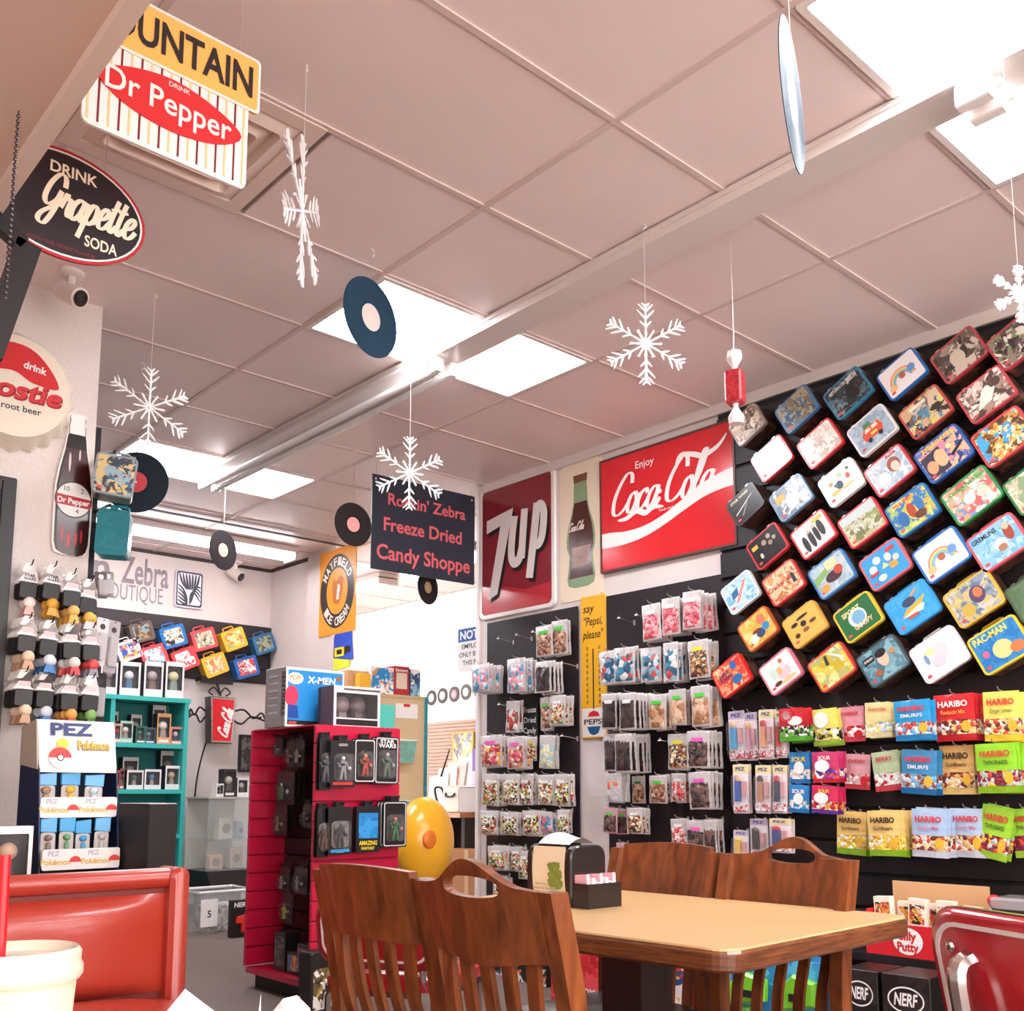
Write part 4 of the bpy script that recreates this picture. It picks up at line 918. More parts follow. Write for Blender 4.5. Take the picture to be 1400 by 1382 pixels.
# plastic lunch boxes on the boutique wall, on their own dark slat strip
c0 = ony(150, 832, YB); c1 = ony(371, 858, YB)
ss = thing('slat_strip', 'dark slat wall strip behind the boutique lunch boxes', 'slat wall', (0, YB, 0))
for k in range(4): MB().prism(rrect(c1.x - 2.2, .125, .004, 1, (c1.x + 2.2) / 2, c1.z - .075 - k * .135), -.03, -.012, .003).build('slat', mat('#2c2124', .5), ss)
MB().box(((c1.x + 2.2) / 2, -.006, c1.z - .275), (c1.x - 2.2, .01, .54)).build('backing', mat('#120c0d', .6), ss)
PL = [(194, 864, '#6a5a55', ('#5a4a3a', '#8aa0a0', '#b08a5a', '#3a3030'), 'brown metallic plastic lunch box, top left of the boutique row', .9),
 (237, 870, '#2a78c0', ('#e9dccb', '#caa07a', '#3a2f33', '#efe8e0'), 'blue plastic lunch box with pale hand shape picture', 1),
 (279, 874, '#e2555a', ('#e0c4a0', '#a8a890', '#6a5a55', '#efe0c8'), 'coral red plastic lunch box with vehicle picture', 1),
 (320, 874, '#f2bc3a', ('#f0e0a8', '#e07a4a', '#a8b46a', '#f4d070'), 'yellow plastic lunch box, upper one of two', 1),
 (361, 880, '#2a6a9a', ('#7a8a6a', '#4a4a44', '#b0a070', '#8aa4a8'), 'dark blue plastic lunch box at the right end of the boutique row', .95),
 (176, 889, '#efe6e4', ('#f2ece8', '#d85a6a', '#3a5ab0', '#e6b04a'), 'white plastic lunch box with coloured dots', .9),
 (211, 897, '#e2555a', ('#6ab0d0', '#efe8e0', '#c8d8dc', '#e07a7a'), 'coral red plastic lunch box with blue white picture', 1),
 (253, 901, '#e04a52', ('#efe4dc', '#e04a52', '#f2ece6'), 'red plastic lunch box with red white squares', 1),
 (294, 909, '#f2bc3a', ('#f0dcb4', '#e6a06a', '#f4e4c0', '#d88a5a'), 'yellow plastic lunch box, lower one of two', 1),
 (337, 912, '#1f66b0', ('#efe6e0', '#d84a50', '#f4eeea', '#c03a44'), 'blue plastic lunch box with red white checked picture', 1)]
for (px, py, col, cols, lab, k) in PL:
    p = ony(px, py, YB - .14)
    lunchbox((p.x, YB - .14, p.z), (0, -math.radians(22 + random.uniform(-3, 3)), 0), col, cols, [], lab, .222 * k, .18 * k, .1, plastic=True, group='plastic lunch boxes on the boutique wall', scale=20)
# two boxes on the dark post at the wall end
p = ony(140, 655, 4.34); 
t = thing('black_post', 'thin black post at the textured wall end holding two lunch boxes', 'post', (1.475, 4.325, 0))
zt = ony(132, 585, 4.32).z; 
MB().box((0, 0, zt / 2), (.026, .026, zt)).build('post', BLACKMETAL, t)
for q_, z in ((157, ony(157, 650, 4.14).z + .113), (154, ony(154, 728, 4.14).z + .122)): MB().tube([(.0, 0, z), (ony(q_, 650, 4.14).x - 1.475, -.02, z), (ony(q_, 650, 4.14).x - 1.475 + .01, -.15, z + .004)], .005, 6).build('hook', BLACKMETAL, t)
p = ony(157, 650, 4.14)
lunchbox((p.x, 4.14, p.z), (0, .1, -.35), '#8f9aa0', ('#2f6a8a', '#d8c08a', '#5a3a2c', '#9ab4c0', '#3a4a55'), [], 'silver rimmed metal lunch box hanging on the black post', .16, .17, .11, group='lunch boxes on the black post')
p = ony(154, 728, 4.14)
lunchbox((p.x, 4.14, p.z), (0, .03, -.5), '#157a86', ('#15808c', '#147480'), [], 'teal plastic lunch box hanging below the metal one', .125, .19, .1, plastic=True, side=mat('#157a86', .35), group='lunch boxes on the black post')

# ================================================================== PEGBOARDS AND CANDY
def pegmat():
    m = bpy.data.materials.new('pegboard'); m.use_nodes = True; nt = m.node_tree; b = nt.nodes['Principled BSDF']
    b.inputs['Roughness'].default_value = .5
    tc = nt.nodes.new('ShaderNodeTexCoord'); v = nt.nodes.new('ShaderNodeTexVoronoi'); v.inputs['Scale'].default_value = 39; v.inputs['Randomness'].default_value = 0
    mp = nt.nodes.new('ShaderNodeMapping'); mp.inputs['Scale'].default_value = (1, 0, 1)
    nt.links.new(tc.outputs['Object'], mp.inputs[0]); nt.links.new(mp.outputs[0], v.inputs['Vector'])
    r = nt.nodes.new('ShaderNodeValToRGB'); r.color_ramp.interpolation = 'CONSTANT'
    r.color_ramp.elements[0].color = lin('#060304'); r.color_ramp.elements[1].color = lin('#241a1d'); r.color_ramp.elements[1].position = .15
    nt.links.new(v.outputs['Distance'], r.inputs[0]); nt.links.new(r.outputs[0], b.inputs['Base Color'])
    return m
PEG = pegmat()
def pegboard(y0, y1, z0, z1, label):
    t = thing('pegboard', label, 'pegboard', (XW, (y0 + y1) / 2, (z0 + z1) / 2), WX)
    MB().prism(rrect(y1 - y0, z1 - z0, .004, 1), -.026, -.02).build('board', PEG, t)
    MB().box((0, -.0105, 0), (y1 - y0 - .04, .018, z1 - z0 - .04)).build('batten', mat('#3a2c2a', .6), t)
pegboard(4.255, 5.105, .3, 2.18, 'left black pegboard of candy pouches under the maroon sign')
pegboard(3.19, 4.02, .3, 2.205, 'right black pegboard of candy pouches beside the slat wall')

FOIL = mat('#e2dbd8', .25, .3, bump=.6, scale=28); FILM = mat('#8a8686', .1, alpha=.08, coat=.6, bump=.7, scale=30); FOILB = mat('#6a5f60', .3, .5)
CLEARBAG = mat('#e9e4e2', .2, coat=.5)
pouches = {}
def bagmesh(kind, w, h):
    """pouch: seal strip, foil edge and the clear front that shows the sweets"""
    def pil(u, v, amp):
        e = (1 - (2 * u - 1) ** 4) * (1 - (2 * v - 1) ** 4)
        return amp * e * (.75 + .35 * math.sin(7 * u + 3 * v) * math.sin(5 * v + 1))
    rng = random.Random(hash(kind) % 999)
    m = MB()
    body = lambda sg, amp: (lambda u, v: ((u - .5) * w * (1 + .03 * math.sin(9 * v)), sg * (.002 + pil(u, v, amp)), -v * h))
    m.grid(body(-1, w * .075), 6, 8, 0); m.grid(body(1, w * .035), 6, 8, 0)
    return m
def frontmesh(w, h, top, lump):
    rng = random.Random(int(w * 1e4) + lump)
    m = MB(); nz = [[rng.uniform(0, 1) for _ in range(12)] for _ in range(14)]
    def fn(u, v):
        x = (u - .5) * w * (.80 + .1 * nz[int(v * 12.99)][3]); vv = top + v * (.955 - top) + (.10 * (nz[0][int(u * 10.99)] - .5) * (1 - v))
        U = .5 + (u - .5) * .84
        e = (1 - (2 * U - 1) ** 4) * (1 - (2 * vv - 1) ** 4)
        y = -(.0035 + w * .075 * e * (.75 + .35 * math.sin(7 * U + 3 * vv) * math.sin(5 * vv + 1)))
        edge = min(1, 6 * u * (1 - u)) * min(1, 6 * v * (1 - v))
        return (x, y - (nz[int(v * 12.99)][int(u * 10.99)] * w * .06) * edge * lump, -vv * h)
    m.grid(fn, 10, 12, 0)
    return m
CANDY = {
 'pink': (('#e8707a', '#d85560', '#f09aa0', '#c84450', '#f4c0c0'), 70), 'brown': (('#b0785a', '#8a5640', '#c89878', '#6a4030', '#d8b49a'), 80),
 'pinkblue': (('#f08a98', '#6fb4d0', '#f0a8b0', '#e0e4e8', '#4a98b8'), 55), 'dark': (('#2a1d1c', '#3a2a28', '#1d1416', '#4a3834'), 30),
 'stick': (('#c8443a', '#8a6a4a', '#d8cfc8', '#a03028'), 45), 'speck': (('#d8503a', '#e9c060', '#f0e4da', '#5a2a24', '#6a9a4a', '#efe0d0'), 110),
 'multi': (('#e8606a', '#f0b04a', '#e89a9a', '#c83a4a', '#f4d8c8', '#8a4a3a'), 60), 'pale': (('#e6e4dc', '#a8ccd0', '#f0e4b0', '#e8c4a0'), 45),
 'mint': (('#b8d04a', '#d84a3a', '#f2ece2', '#7a4a2a', '#f0e8dc', '#3a2a24', '#e9d8a0'), 100), 'shark': (('#3f8aa8', '#d8dcdc', '#2a5a78', '#8ab4c4', '#e6e2de', '#c8504a'), 40),
 'nuts': (('#c08a4a', '#6a4a34', '#e0b87a', '#8a3a34', '#efe0c8', '#3a2a28'), 95), 'balls': (('#3a2a2a', '#5a423c', '#2a1d1f', '#7a5a50'), 60),
 'tan': (('#d8a884', '#c08a64', '#e6c4a4', '#a87450'), 45), 'toy': (('#e07a4a', '#e9e2de', '#a8c4d0', '#d8d4d2', '#cfc8c8'), 35),
 'redwhite': (('#e05a5a', '#f4e6e2', '#d84048', '#f0c8c0', '#efdcd4'), 90),
}
STK = {'g': '#4fd83f', 'y': '#f2e23a', 'p': '#f25ac0', 'w': '#f4f0ee', 'd': '#3f7a24'}
_bag = {}
def pouch(loc, rot, w, h, kind, sticker, label, group, backing=None):
    t = thing('candy_pouch', label, 'candy pouch', loc, rot, group)
    k = (round(w, 2), round(h, 2)); w, h = k
    key = (k, backing)
    if key not in _bag:
        b = bagmesh('b', w, h).build('pouch', mat(backing, .35, coat=.3) if backing else FOIL, t, smooth=True, angle=1.2); _bag[key] = b.data
    else: link('pouch', _bag[key], t)
    cols, sc = CANDY[kind]
    key = ('f', k, kind)
    if key not in _bag:
        f = frontmesh(w, h, .30 if kind not in ('dark', 'pinkblue', 'mint', 'shark') else .2, 1 if sc < 90 else 2).build('sweets', art(cols, sc * .75, .18, .3, .5, chunk=True), t, smooth=True, angle=1.2); _bag[key] = f.data
    else: link('sweets', _bag[key], t)
    if ('s', k) not in _bag:
        _bag[('s', k)] = MB().box((0, -.001, -h * .035), (w * .98, .004, h * .055)).build('zip_seal', mat('#e6dfdc', .3, coat=.3), t).data
    else: link('zip_seal', _bag[('s', k)], t)
    if ' pouch behind the ' in label: pass
    elif ('c', k) not in _bag:
        _bag[('c', k)] = MB().grid(lambda u, v: ((u - .5) * w * .97, -.005 - w * .11 * (1 - (2 * u - 1) ** 4) * (1 - (2 * v - 1) ** 4), -v * h), 6, 8).build('clear_film', FILM, t, smooth=True).data
    else: link('clear_film', _bag[('c', k)], t)
    if sticker:
        key = ('k', k, sticker)
        if key not in _bag:
            zz = -.24 * h
            _bag[key] = MB().poly(rrect(w * .5, h * .1, .003, 2, .02 * w, zz), -.006 - w * .075).build('price_sticker', mat(STK[sticker], .5), t).data
        else: link('price_sticker', _bag[key], t)
    return t
def hook(x_tip, y, z, label, group, wall=XW - .027):
    L_ = wall - x_tip
    t = thing('display_hook', label, 'hook', (wall, y, z), WX, group)
    MB().tube([(0, 0, 0), (0, -.012, .0), (0, -L_ * .5, .006), (0, -L_, .012), (0, -L_ - .012, .024)], .0024, 5).build('wire', WIRE, t)
    MB().box((0, -.003, 0), (.012, .004, .03)).build('base_clip', WIRE, t)
    return t
DESC = {'pink': 'pouch of pink candy', 'brown': 'pouch of brown candy', 'pinkblue': 'pouch of pink and blue candy', 'dark': 'pouch with a dark candy bar', 'stick': 'narrow pouch with red candy stick', 'speck': 'pouch of small speckled candy', 'multi': 'pouch of mixed red orange candy', 'pale': 'pouch of pale candy', 'mint': 'clear pouch of small mixed candy', 'shark': 'pouch of blue gummy candy', 'nuts': 'pouch of nutty mixed candy', 'balls': 'pouch of dark candy balls', 'tan': 'pouch of tan candy rounds', 'toy': 'pouch with orange candy shape', 'redwhite': 'pouch of red white candy'}
SD = {'g': ' with green sticker', 'y': ' with yellow sticker', 'p': ' with pink sticker', 'w': ' with white label', 'd': ' with dark green sticker', None: ''}
PEG1 = [
 [(744, 855, 898, 22, 'brown', 'g', 2), (765, 848, 895, 21, 'brown', 'g', 1)],
 [(657, 908, 945, 23, 'pinkblue', None, 4), (706, 900, 945, 23, 'pinkblue', None, 3), (743, 904, 947, 22, 'dark', None, 3)],
 [(702, 958, 1001, 19, 'stick', None, 1), (746, 953, 997, 16, 'brown', 'g', 1), (763, 950, 992, 21, 'speck', 'w', 2)],
 [(672, 1005, 1047, 28, 'multi', 'p', 2), (705, 1007, 1050, 23, 'multi', 'p', 2), (726, 1007, 1041, 16, 'speck', 'y', 0), (749, 1005, 1051, 22, 'pale', None, 1)],
 [(672, 1058, 1102, 24, 'mint', 'w', 2), (699, 1058, 1101, 22, 'mint', 'w', 2), (719, 1058, 1101, 21, 'mint', 'w', 1), (746, 1059, 1101, 22, 'mint', 'w', 1), (769, 1058, 1102, 22, 'mint', 'w', 1)],
 [(669, 1108, 1141, 24, 'mint', 'w', 2), (697, 1110, 1141, 23, 'mint', 'w', 2), (727, 1108, 1142, 24, 'mint', 'w', 2), (747, 1110, 1141, 18, 'pinkblue', None, 1), (770, 1107, 1140, 17, 'mint', 'w', 1)],
 [(679, 1156, 1190, 23, 'speck', 'w', 2), (706, 1157, 1190, 17, 'speck', 'w', 1), (717, 1163, 1201, 15, 'speck', 'w', 1)],
 [(684, 1197, 1225, 20, 'speck', None, 1)],
]
PEG2 = [
 [(890, 826, 875, 25, 'pink', 'w', 3), (917, 817, 868, 25, 'pink', 'w', 3), (946, 808, 859, 26, 'pink', 'w', 4)],
 [(831, 890, 934, 23, 'shark', None, 2), (854, 885, 933, 27, 'shark', None, 2), (890, 885, 933, 27, 'shark', None, 2), (917, 878, 932, 20, 'shark', None, 3), (954, 875, 928, 27, 'nuts', 'y', 3)],
 [(833, 948, 997, 20, 'dark', 'w', 3), (858, 947, 996, 22, 'dark', 'w', 5), (899, 949, 996, 26, 'tan', 'g', 2), (926, 942, 992, 23, 'tan', 'g', 2), (957, 937, 992, 26, 'tan', 'g', 3)],
 [(836, 1003, 1055, 22, 'dark', None, 2), (852, 1003, 1055, 22, 'dark', None, 5), (927, 1003, 1053, 26, 'nuts', 'y', 1), (955, 999, 1050, 30, 'balls', 'p', 3)],
 [(839, 1057, 1096, 22, 'toy', None, 2), (873, 1061, 1098, 17, 'brown', 'd', 0), (900, 1060, 1098, 23, 'brown', 'g', 1), (928, 1057, 1096, 21, 'redwhite', 'w', 1), (956, 1055, 1107, 30, 'balls', 'p', 3)],
 [(835, 1104, 1139, 20, 'balls', 'g', 1), (850, 1106, 1140, 14, 'balls', 'g', 0), (868, 1104, 1140, 21, 'nuts', 'w', 2), (928, 1119, 1159, 23, 'redwhite', 'w', 1), (952, 1122, 1169, 25, 'balls', 'p', 2), (970, 1120, 1168, 18, 'balls', None, 2)],
 [(851, 1152, 1190, 17, 'redwhite', None, 0)],
]
ROWN = ['top', 'second', 'third', 'fourth', 'fifth', 'sixth', 'seventh', 'lowest']
for rows, side in ((PEG1, 'left'), (PEG2, 'right')):
    for r, row in enumerate(rows):
        for q, (px, y0, y1, wpx, kind, stk, nb) in enumerate(row):
            X = XW - .075 - .033 * nb
            a = onx(px, y0, X); b2 = onx(px, y1, X)
            h = a.z - b2.z; w_ = onx(px - wpx / 2, (y0 + y1) / 2, X).y - onx(px + wpx / 2, (y0 + y1) / 2, X).y
            bk = '#d8a0a8' if (side == 'right' and r >= 5 and px < 856) else None
            place = '%s in %s row of %s pegboard' % (ORD[q], ROWN[r], side)
            g = 'pouches on the %s hook of the %s row, %s pegboard' % (ORD[q], ROWN[r], side)
            pouch((X, a.y, a.z), (0, random.uniform(-.05, .05), -PI / 2 + random.uniform(-.05, .05)), w_, h, kind, stk, DESC[kind] + SD[stk] + ', ' + place, g, bk)
            for k in range(nb):
                pouch((X + .032 * (k + 1), a.y + random.uniform(-.008, .008), a.z + random.uniform(-.008, .004)), (0, random.uniform(-.06, .06), -PI / 2 + random.uniform(-.04, .04)), w_, h, kind, None, ORD[k] + ' pouch behind the ' + ORD[q] + ' front pouch, ' + ROWN[r] + ' row, ' + side + ' pegboard', g, bk)
            hook(X - .02, a.y, a.z - .004, 'wire hook carrying the ' + ORD[q] + ' pouch, ' + ROWN[r] + ' row, ' + side + ' pegboard', 'pegboard hooks')
for k, (px, py, sd) in enumerate([(683, 873, 'left'), (708, 868, 'left'), (730, 864, 'left'), (770, 906, 'left'), (684, 963, 'left'), (770, 1006, 'left'), (848, 845, 'right'), (872, 841, 'right'), (904, 1012, 'right')]):
    p = onx(px, py, XW - .15)
    t = hook(XW - .15, p.y, p.z - .012, 'empty wire hook, ' + ORD[[0, 1, 2, 3, 4, 5, 0, 1, 2][k]] + ' of the empty ones on ' + sd + ' pegboard', 'empty pegboard hooks')
    MB().box((0, -(.15 - .027) - .014, .012), (.02, .002, .008)).build('tag_plate', WHITE, t)
c, wv, hv = rx(715, 961, 736, 1004, XW - .1)
t = thing('chalk_card', 'small black chalk card reading Freeze Dried Candy on left pegboard', 'card', (XW - .05, onx(725, 982, XW - .05).y, c.z), WX)
MB().prism(rrect(wv, hv, .01, 2), -.003, .003).build('card', mat('#1c1618', .8), t)
L(t, WHITE, ('Freeze', 0, .045, .036, -.0036, dict(w=wv * .8)), ('Dried', 0, -.02, .036, -.0036, dict(w=wv * .75)), ('Candy', 0, -.085, .036, -.0036, dict(w=wv * .8)))

# ---- gummy bags and character dispensers packs on the slat wall
WIN = ('#c8503a', '#e9c07a', '#efe4da', '#7a3a34', '#f0d8a0')
def sweetbag(px, y0, y1, wpx, top, bot, lines, label, nb, tilt=0, win=WIN, extra=None, group=None):
    X = XW - .08 - .034 * nb
    a = onx(px, y0, X); b2 = onx(px, y1, X); h = a.z - b2.z
    w_ = onx(px - wpx / 2, (y0 + y1) / 2, X).y - onx(px + wpx / 2, (y0 + y1) / 2, X).y
    TM, BM = mat(top, .22, coat=.6, bump=.7, scale=24), mat(bot, .22, coat=.6, bump=.7, scale=24)
    def one(X, lab, front):
        t = thing('sweets_bag', lab, 'sweets bag', (X, a.y + (0 if front else random.uniform(-.01, .0)), a.z + (0 if front else random.uniform(-.006, .004))), (0, tilt + random.uniform(-.03, .03), -PI / 2 + random.uniform(-.05, .03)), group)
        f = lambda sg, v0, v1: (lambda u, v: ((u - .5) * w_, sg * (.0015 + w_ * .055 * (1 - (2 * u - 1) ** 4) * (1 - (2 * (v0 + v * (v1 - v0)) - 1) ** 4) * (.8 + .3 * math.sin(6 * u + 4 * v))), -h * (v0 + v * (v1 - v0))))
        MB().grid(f(-1, 0, .55), 6, 5).grid(f(1, 0, .55), 4, 4).build('bag_top', TM, t, smooth=True)
        MB().grid(f(-1, .55, .86), 6, 3).build('bag_window', art(win, 60, .2, .3, .5, chunk=True), t, smooth=True)
        MB().grid(f(-1, .86, 1), 6, 2).grid(f(1, .55, 1), 4, 4).build('bag_bottom', BM, t, smooth=True)
        if front:
            for k, (s, dx, dz, hh_, col, kw) in enumerate(lines):
                MB().text(s, dx * w_, -dz * h, hh_ * h, 0, -.0035 - w_ * .064, **dict(dict(bold=.025), **kw)).build('lettering', mat(col, .4), t)
            for ex in (extra or []):
                MB().poly(circ(ex[2] * w_, 16, ex[0] * w_, -ex[1] * h, ex[3] * h), -.003 - w_ * .06).build('print_shape', mat(ex[4], .4), t)
        return t
    one(X, label, True)
    for k in range(nb): one(X + .033 * (k + 1), ORD[k] + ' bag behind the ' + label.replace(' of the slat wall', ''), False)
    p = hook(X - .02, a.y, a.z - .006, 'wire hook carrying the ' + label.replace(' of the slat wall', ''), 'slat wall hooks', XW - .03)
HB = lambda col, sub, scol: [('HARIBO', 0, .26, .115, col, dict(w=None)), (sub, 0, .42, .085, scol, {})]
def hb(px, y0, y1, wpx, top, bot, col, sub, scol, label, nb, tilt=0, win=WIN):
    X = XW - .1 - .024 * nb; w_ = onx(px - wpx / 2, y0, X).y - onx(px + wpx / 2, y0, X).y
    sweetbag(px, y0, y1, wpx, top, bot, [('HARIBO', 0, .27, .12, col, dict(w=w_ * .74, bold=.03)), (sub, 0, .43, .085, scol, dict(w=w_ * .6, bold=.01))], label, nb, tilt, win, [(.3, .7, .12, .12, '#e9b43a')], 'gummy bags on the slat wall')
hb(1246, 957, 1012, 50, '#2f9ad0', '#2a86bc', '#d8343a', 'SMURFS', '#f2ece8', 'blue gummy bag in the top row of the slat wall', 3, win=('#d8dde0', '#6ab0d8', '#c8504a', '#f0e8e2'))
hb(1303, 949, 1013, 56, '#d02a30', '#c0252c', '#f4ece6', 'Funtastic Mix', '#f2b04a', 'red gummy bag in the top row of the slat wall', 2)
hb(1368, 945, 1013, 50, '#f0d868', '#ecc23a', '#d8343a', 'Ginger Lemon', '#4a7a3a', 'pale yellow gummy bag in the top row near right edge', 2)
hb(1257, 1025, 1086, 48, '#3f8ab8', '#1f6aa0', '#d8343a', 'SMURFS', '#f2ece8', 'darker blue gummy bag in the middle row of the slat wall', 2, .08, ('#d8dde0', '#6ab0d8', '#8a4a44', '#a8a0a0'))
hb(1307, 1019, 1086, 47, '#e0b06a', '#e6c27a', '#1d1516', 'Goldbears', '#2a1f1c', 'tan gummy bag in the middle row of the slat wall', 1)
hb(1360, 1016, 1084, 55, '#8fd02f', '#8ab82a', '#d8343a', 'TWIN SNAKES', '#1d1516', 'bright green gummy bag in the middle row near right edge', 3, 0, ('#7a2a4a', '#d8503a', '#e9c43a', '#c8d0c8', '#8a2a3a'))
hb(1164, 1109, 1168, 40, '#e8c070', '#8ab82a', '#1d1516', 'Goldbears', '#2a1f1c', 'gold gummy bag at the left end of the bottom row', 1, .02, ('#f2d85a', '#f4f0da', '#e6a84a', '#f0c04a'))
hb(1207, 1108, 1170, 44, '#e9c478', '#8ab82a', '#1d1516', 'Goldbears', '#2a1f1c', 'gold gummy bag second in the bottom row with glare', 4, 0, ('#f2d85a', '#f4f0da', '#e6a84a', '#f0c04a'))
hb(1270, 1106, 1172, 48, '#a9c0dc', '#c8ccd8', '#d8343a', 'Easter Mix', '#d07aa0', 'pale blue gummy bag third in the bottom row', 3, .05)
hb(1321, 1105, 1172, 46, '#b4c8e0', '#c8ccd8', '#d8343a', 'Easter Mix', '#d07aa0', 'pale blue gummy bag fourth in the bottom row', 1, .02)
hb(1366, 1103, 1176, 44, '#9ad03a', '#9ac43a', '#d8343a', 'TWIN SNAKES', '#1d1516', 'green gummy bag tilted in the bottom row', 1, .22, ('#7a2a4a', '#d8503a', '#e9c43a', '#c8d0c8', '#8a2a3a'))
hb(1399, 1105, 1172, 40, '#9ad03a', '#9ac43a', '#d8343a', 'TWIN SNAKES', '#1d1516', 'green gummy bag cut by right edge in the bottom row', 0, -.1, ('#7a2a4a', '#d8503a', '#8a2a3a'))
G2 = 'small sweets bags on the slat wall'
sweetbag(1081, 968, 1013, 34, '#c83038', '#5fb03a', [], 'red green sweets bag with round logo in the top row', 3, 0, ('#efe6e0', '#3a3a34', '#6fb04a', '#2a2624'), [(-.15, .22, .28, .2, '#d8333a'), (-.15, .22, .18, .13, '#f0e4e0'), (.2, .4, .3, .14, '#f2ece8')], G2)
sweetbag(1126, 969, 1019, 36, '#eadb6a', '#9ab83a', [('LEMON', 0, .8, .1, '#2a2420', {})], 'yellow sweets bag with black lettering in the top row', 1, -.08, ('#2a2420', '#e9d86a', '#f4f0e0'), [(-.1, .3, .3, .22, '#f6f2e4')], G2)
sweetbag(1163, 966, 1014, 36, '#e89aa4', '#d84a58', [('CHERRY', 0, .25, .1, '#c8303a', {})], 'pink cherry sweets bag in the top row', 0, 0, ('#f4e2e2', '#e8a0a8', '#c8303a', '#f4eeee'), [(.3, .8, .14, .12, '#c8242c')], G2)
sweetbag(1200, 960, 1008, 36, '#f0dc9a', '#f2e4b0', [('Gummies', 0, .24, .1, '#d8604a', {})], 'cream yellow sweets bag in the top row', 1, 0, ('#f4ecd0', '#b8d0d8', '#f0d878', '#f6f0e0'), None, G2)
sweetbag(1093, 1028, 1071, 28, '#2f86c8', '#2a78b8', [('SOUR', 0, .3, .14, '#f2d44a', {})], 'blue sour sweets bag, upper one', 1, 0, ('#f2ece6', '#3f96d0', '#f0e0d8'), [(0, .5, .25, .2, '#f4f0ec')], G2)
sweetbag(1128, 1028, 1070, 36, '#c83a6a', '#c8283a', [('SOUR', 0, .25, .12, '#f2ece6', {})], 'red purple sour sweets bag, upper one', 2, 0, ('#f4e8e4', '#d84a4a', '#6a3a9a'), [(-.1, .45, .28, .2, '#f4efec')], G2)
sweetbag(1093, 1073, 1111, 27, '#2f86c8', '#2a78b8', [('SOUR', 0, .3, .14, '#f2ece6', {})], 'blue sour sweets bag, lower one', 1, .05, ('#f2ece6', '#3f96d0', '#a8d0e4'), [(0, .5, .25, .2, '#f4f0ec')], G2)
sweetbag(1128, 1074, 1112, 36, '#d0305a', '#6a3a9a', [('SOUR', 0, .25, .12, '#f2d44a', {})], 'red purple sour sweets bag, lower one', 2, .03, ('#f4e8e4', '#e0a04a', '#c8283a'), [(-.1, .45, .28, .2, '#f4efec')], G2)
sweetbag(1173, 1031, 1079, 34, '#d89aa0', '#c8404a', [('CHERRY', 0, .25, .1, '#b0303a', {})], 'dusky pink cherry sweets bag in the middle row', 0, .06, ('#f0dcda', '#d8a0a4', '#c8303a', '#efe6e4'), [(.3, .75, .15, .14, '#c0242c')], G2)
sweetbag(1209, 1027, 1081, 38, '#b8c8a0', '#c84450', [('BERRY', 0, .25, .11, '#c8303a', {})], 'green white berry sweets bag in the middle row', 1, -.08, ('#f4efec', '#e6dcd8', '#b8343e', '#d8d4cc'), None, G2)
# dispenser packs
def dpack(px, y0, y1, wpx, stem, head, label, nb, box=False):
    X = XW - .09 - .03 * nb
    a = onx(px, y0, X); b2 = onx(px, y1, X); h = a.z - b2.z
    w_ = onx(px - wpx / 2, (y0 + y1) / 2, X).y - onx(px + wpx / 2, (y0 + y1) / 2, X).y
    def one(X, lab):
        t = thing('dispenser_pack', lab, 'candy dispenser', (X, a.y, a.z), (0, random.uniform(-.03, .03), -PI / 2 + random.uniform(-.1, .1)), 'candy dispenser packs on the slat wall')
        MB().prism(rrect(w_, h, .006, 2, 0, -h / 2), 0, .0025).build('card', mat('#e9dfe0', .4), t)
        MB().prism(rrect(w_ * .96, h * .15, .004, 2, 0, -h * .09), -.002, 0).build('header', mat('#c8b8d0' if nb != 1 else '#e8d89a', .4), t)
        MB().text('PEZ', 0, -h * .125, h * .07, 0, -.0026, bold=.03, w=w_ * .6).build('lettering', mat('#2a3f8a', .4), t)
        MB().box((-w_ * .12, -.012, -h * .55), (w_ * .3, .02, h * .42)).build('stem', mat(stem, .3, coat=.4), t)
        MB().ball((-w_ * .12, -.013, -h * .29), (w_ * .22, .012, h * .08), 10).build('head', mat(head, .35), t, smooth=True)
        MB().box((w_ * .25, -.008, -h * .5), (w_ * .25, .012, h * .3)).build('sweets_stick', mat('#d8a0a0', .4), t)
        MB().prism(rrect(w_ * .9, h * .16, .004, 2, 0, -h * .88), -.014, 0, .003).build('sweets_tray', art(('#e8e0e0', '#c84a58', '#f0e8e6', '#a83a48'), 60), t)
        MB().prism(rrect(w_ * .94, h * .68, .01, 3, 0, -h * .56), -.026, -.0245, .0).build('blister', CLEAR, t)
    one(X, label)
    for k in range(nb): one(X + .03 * (k + 1), 'next pack behind the ' + label)
    hook(X - .02, a.y, a.z - .008, 'wire hook carrying the ' + label, 'slat wall hooks', XW - .03)
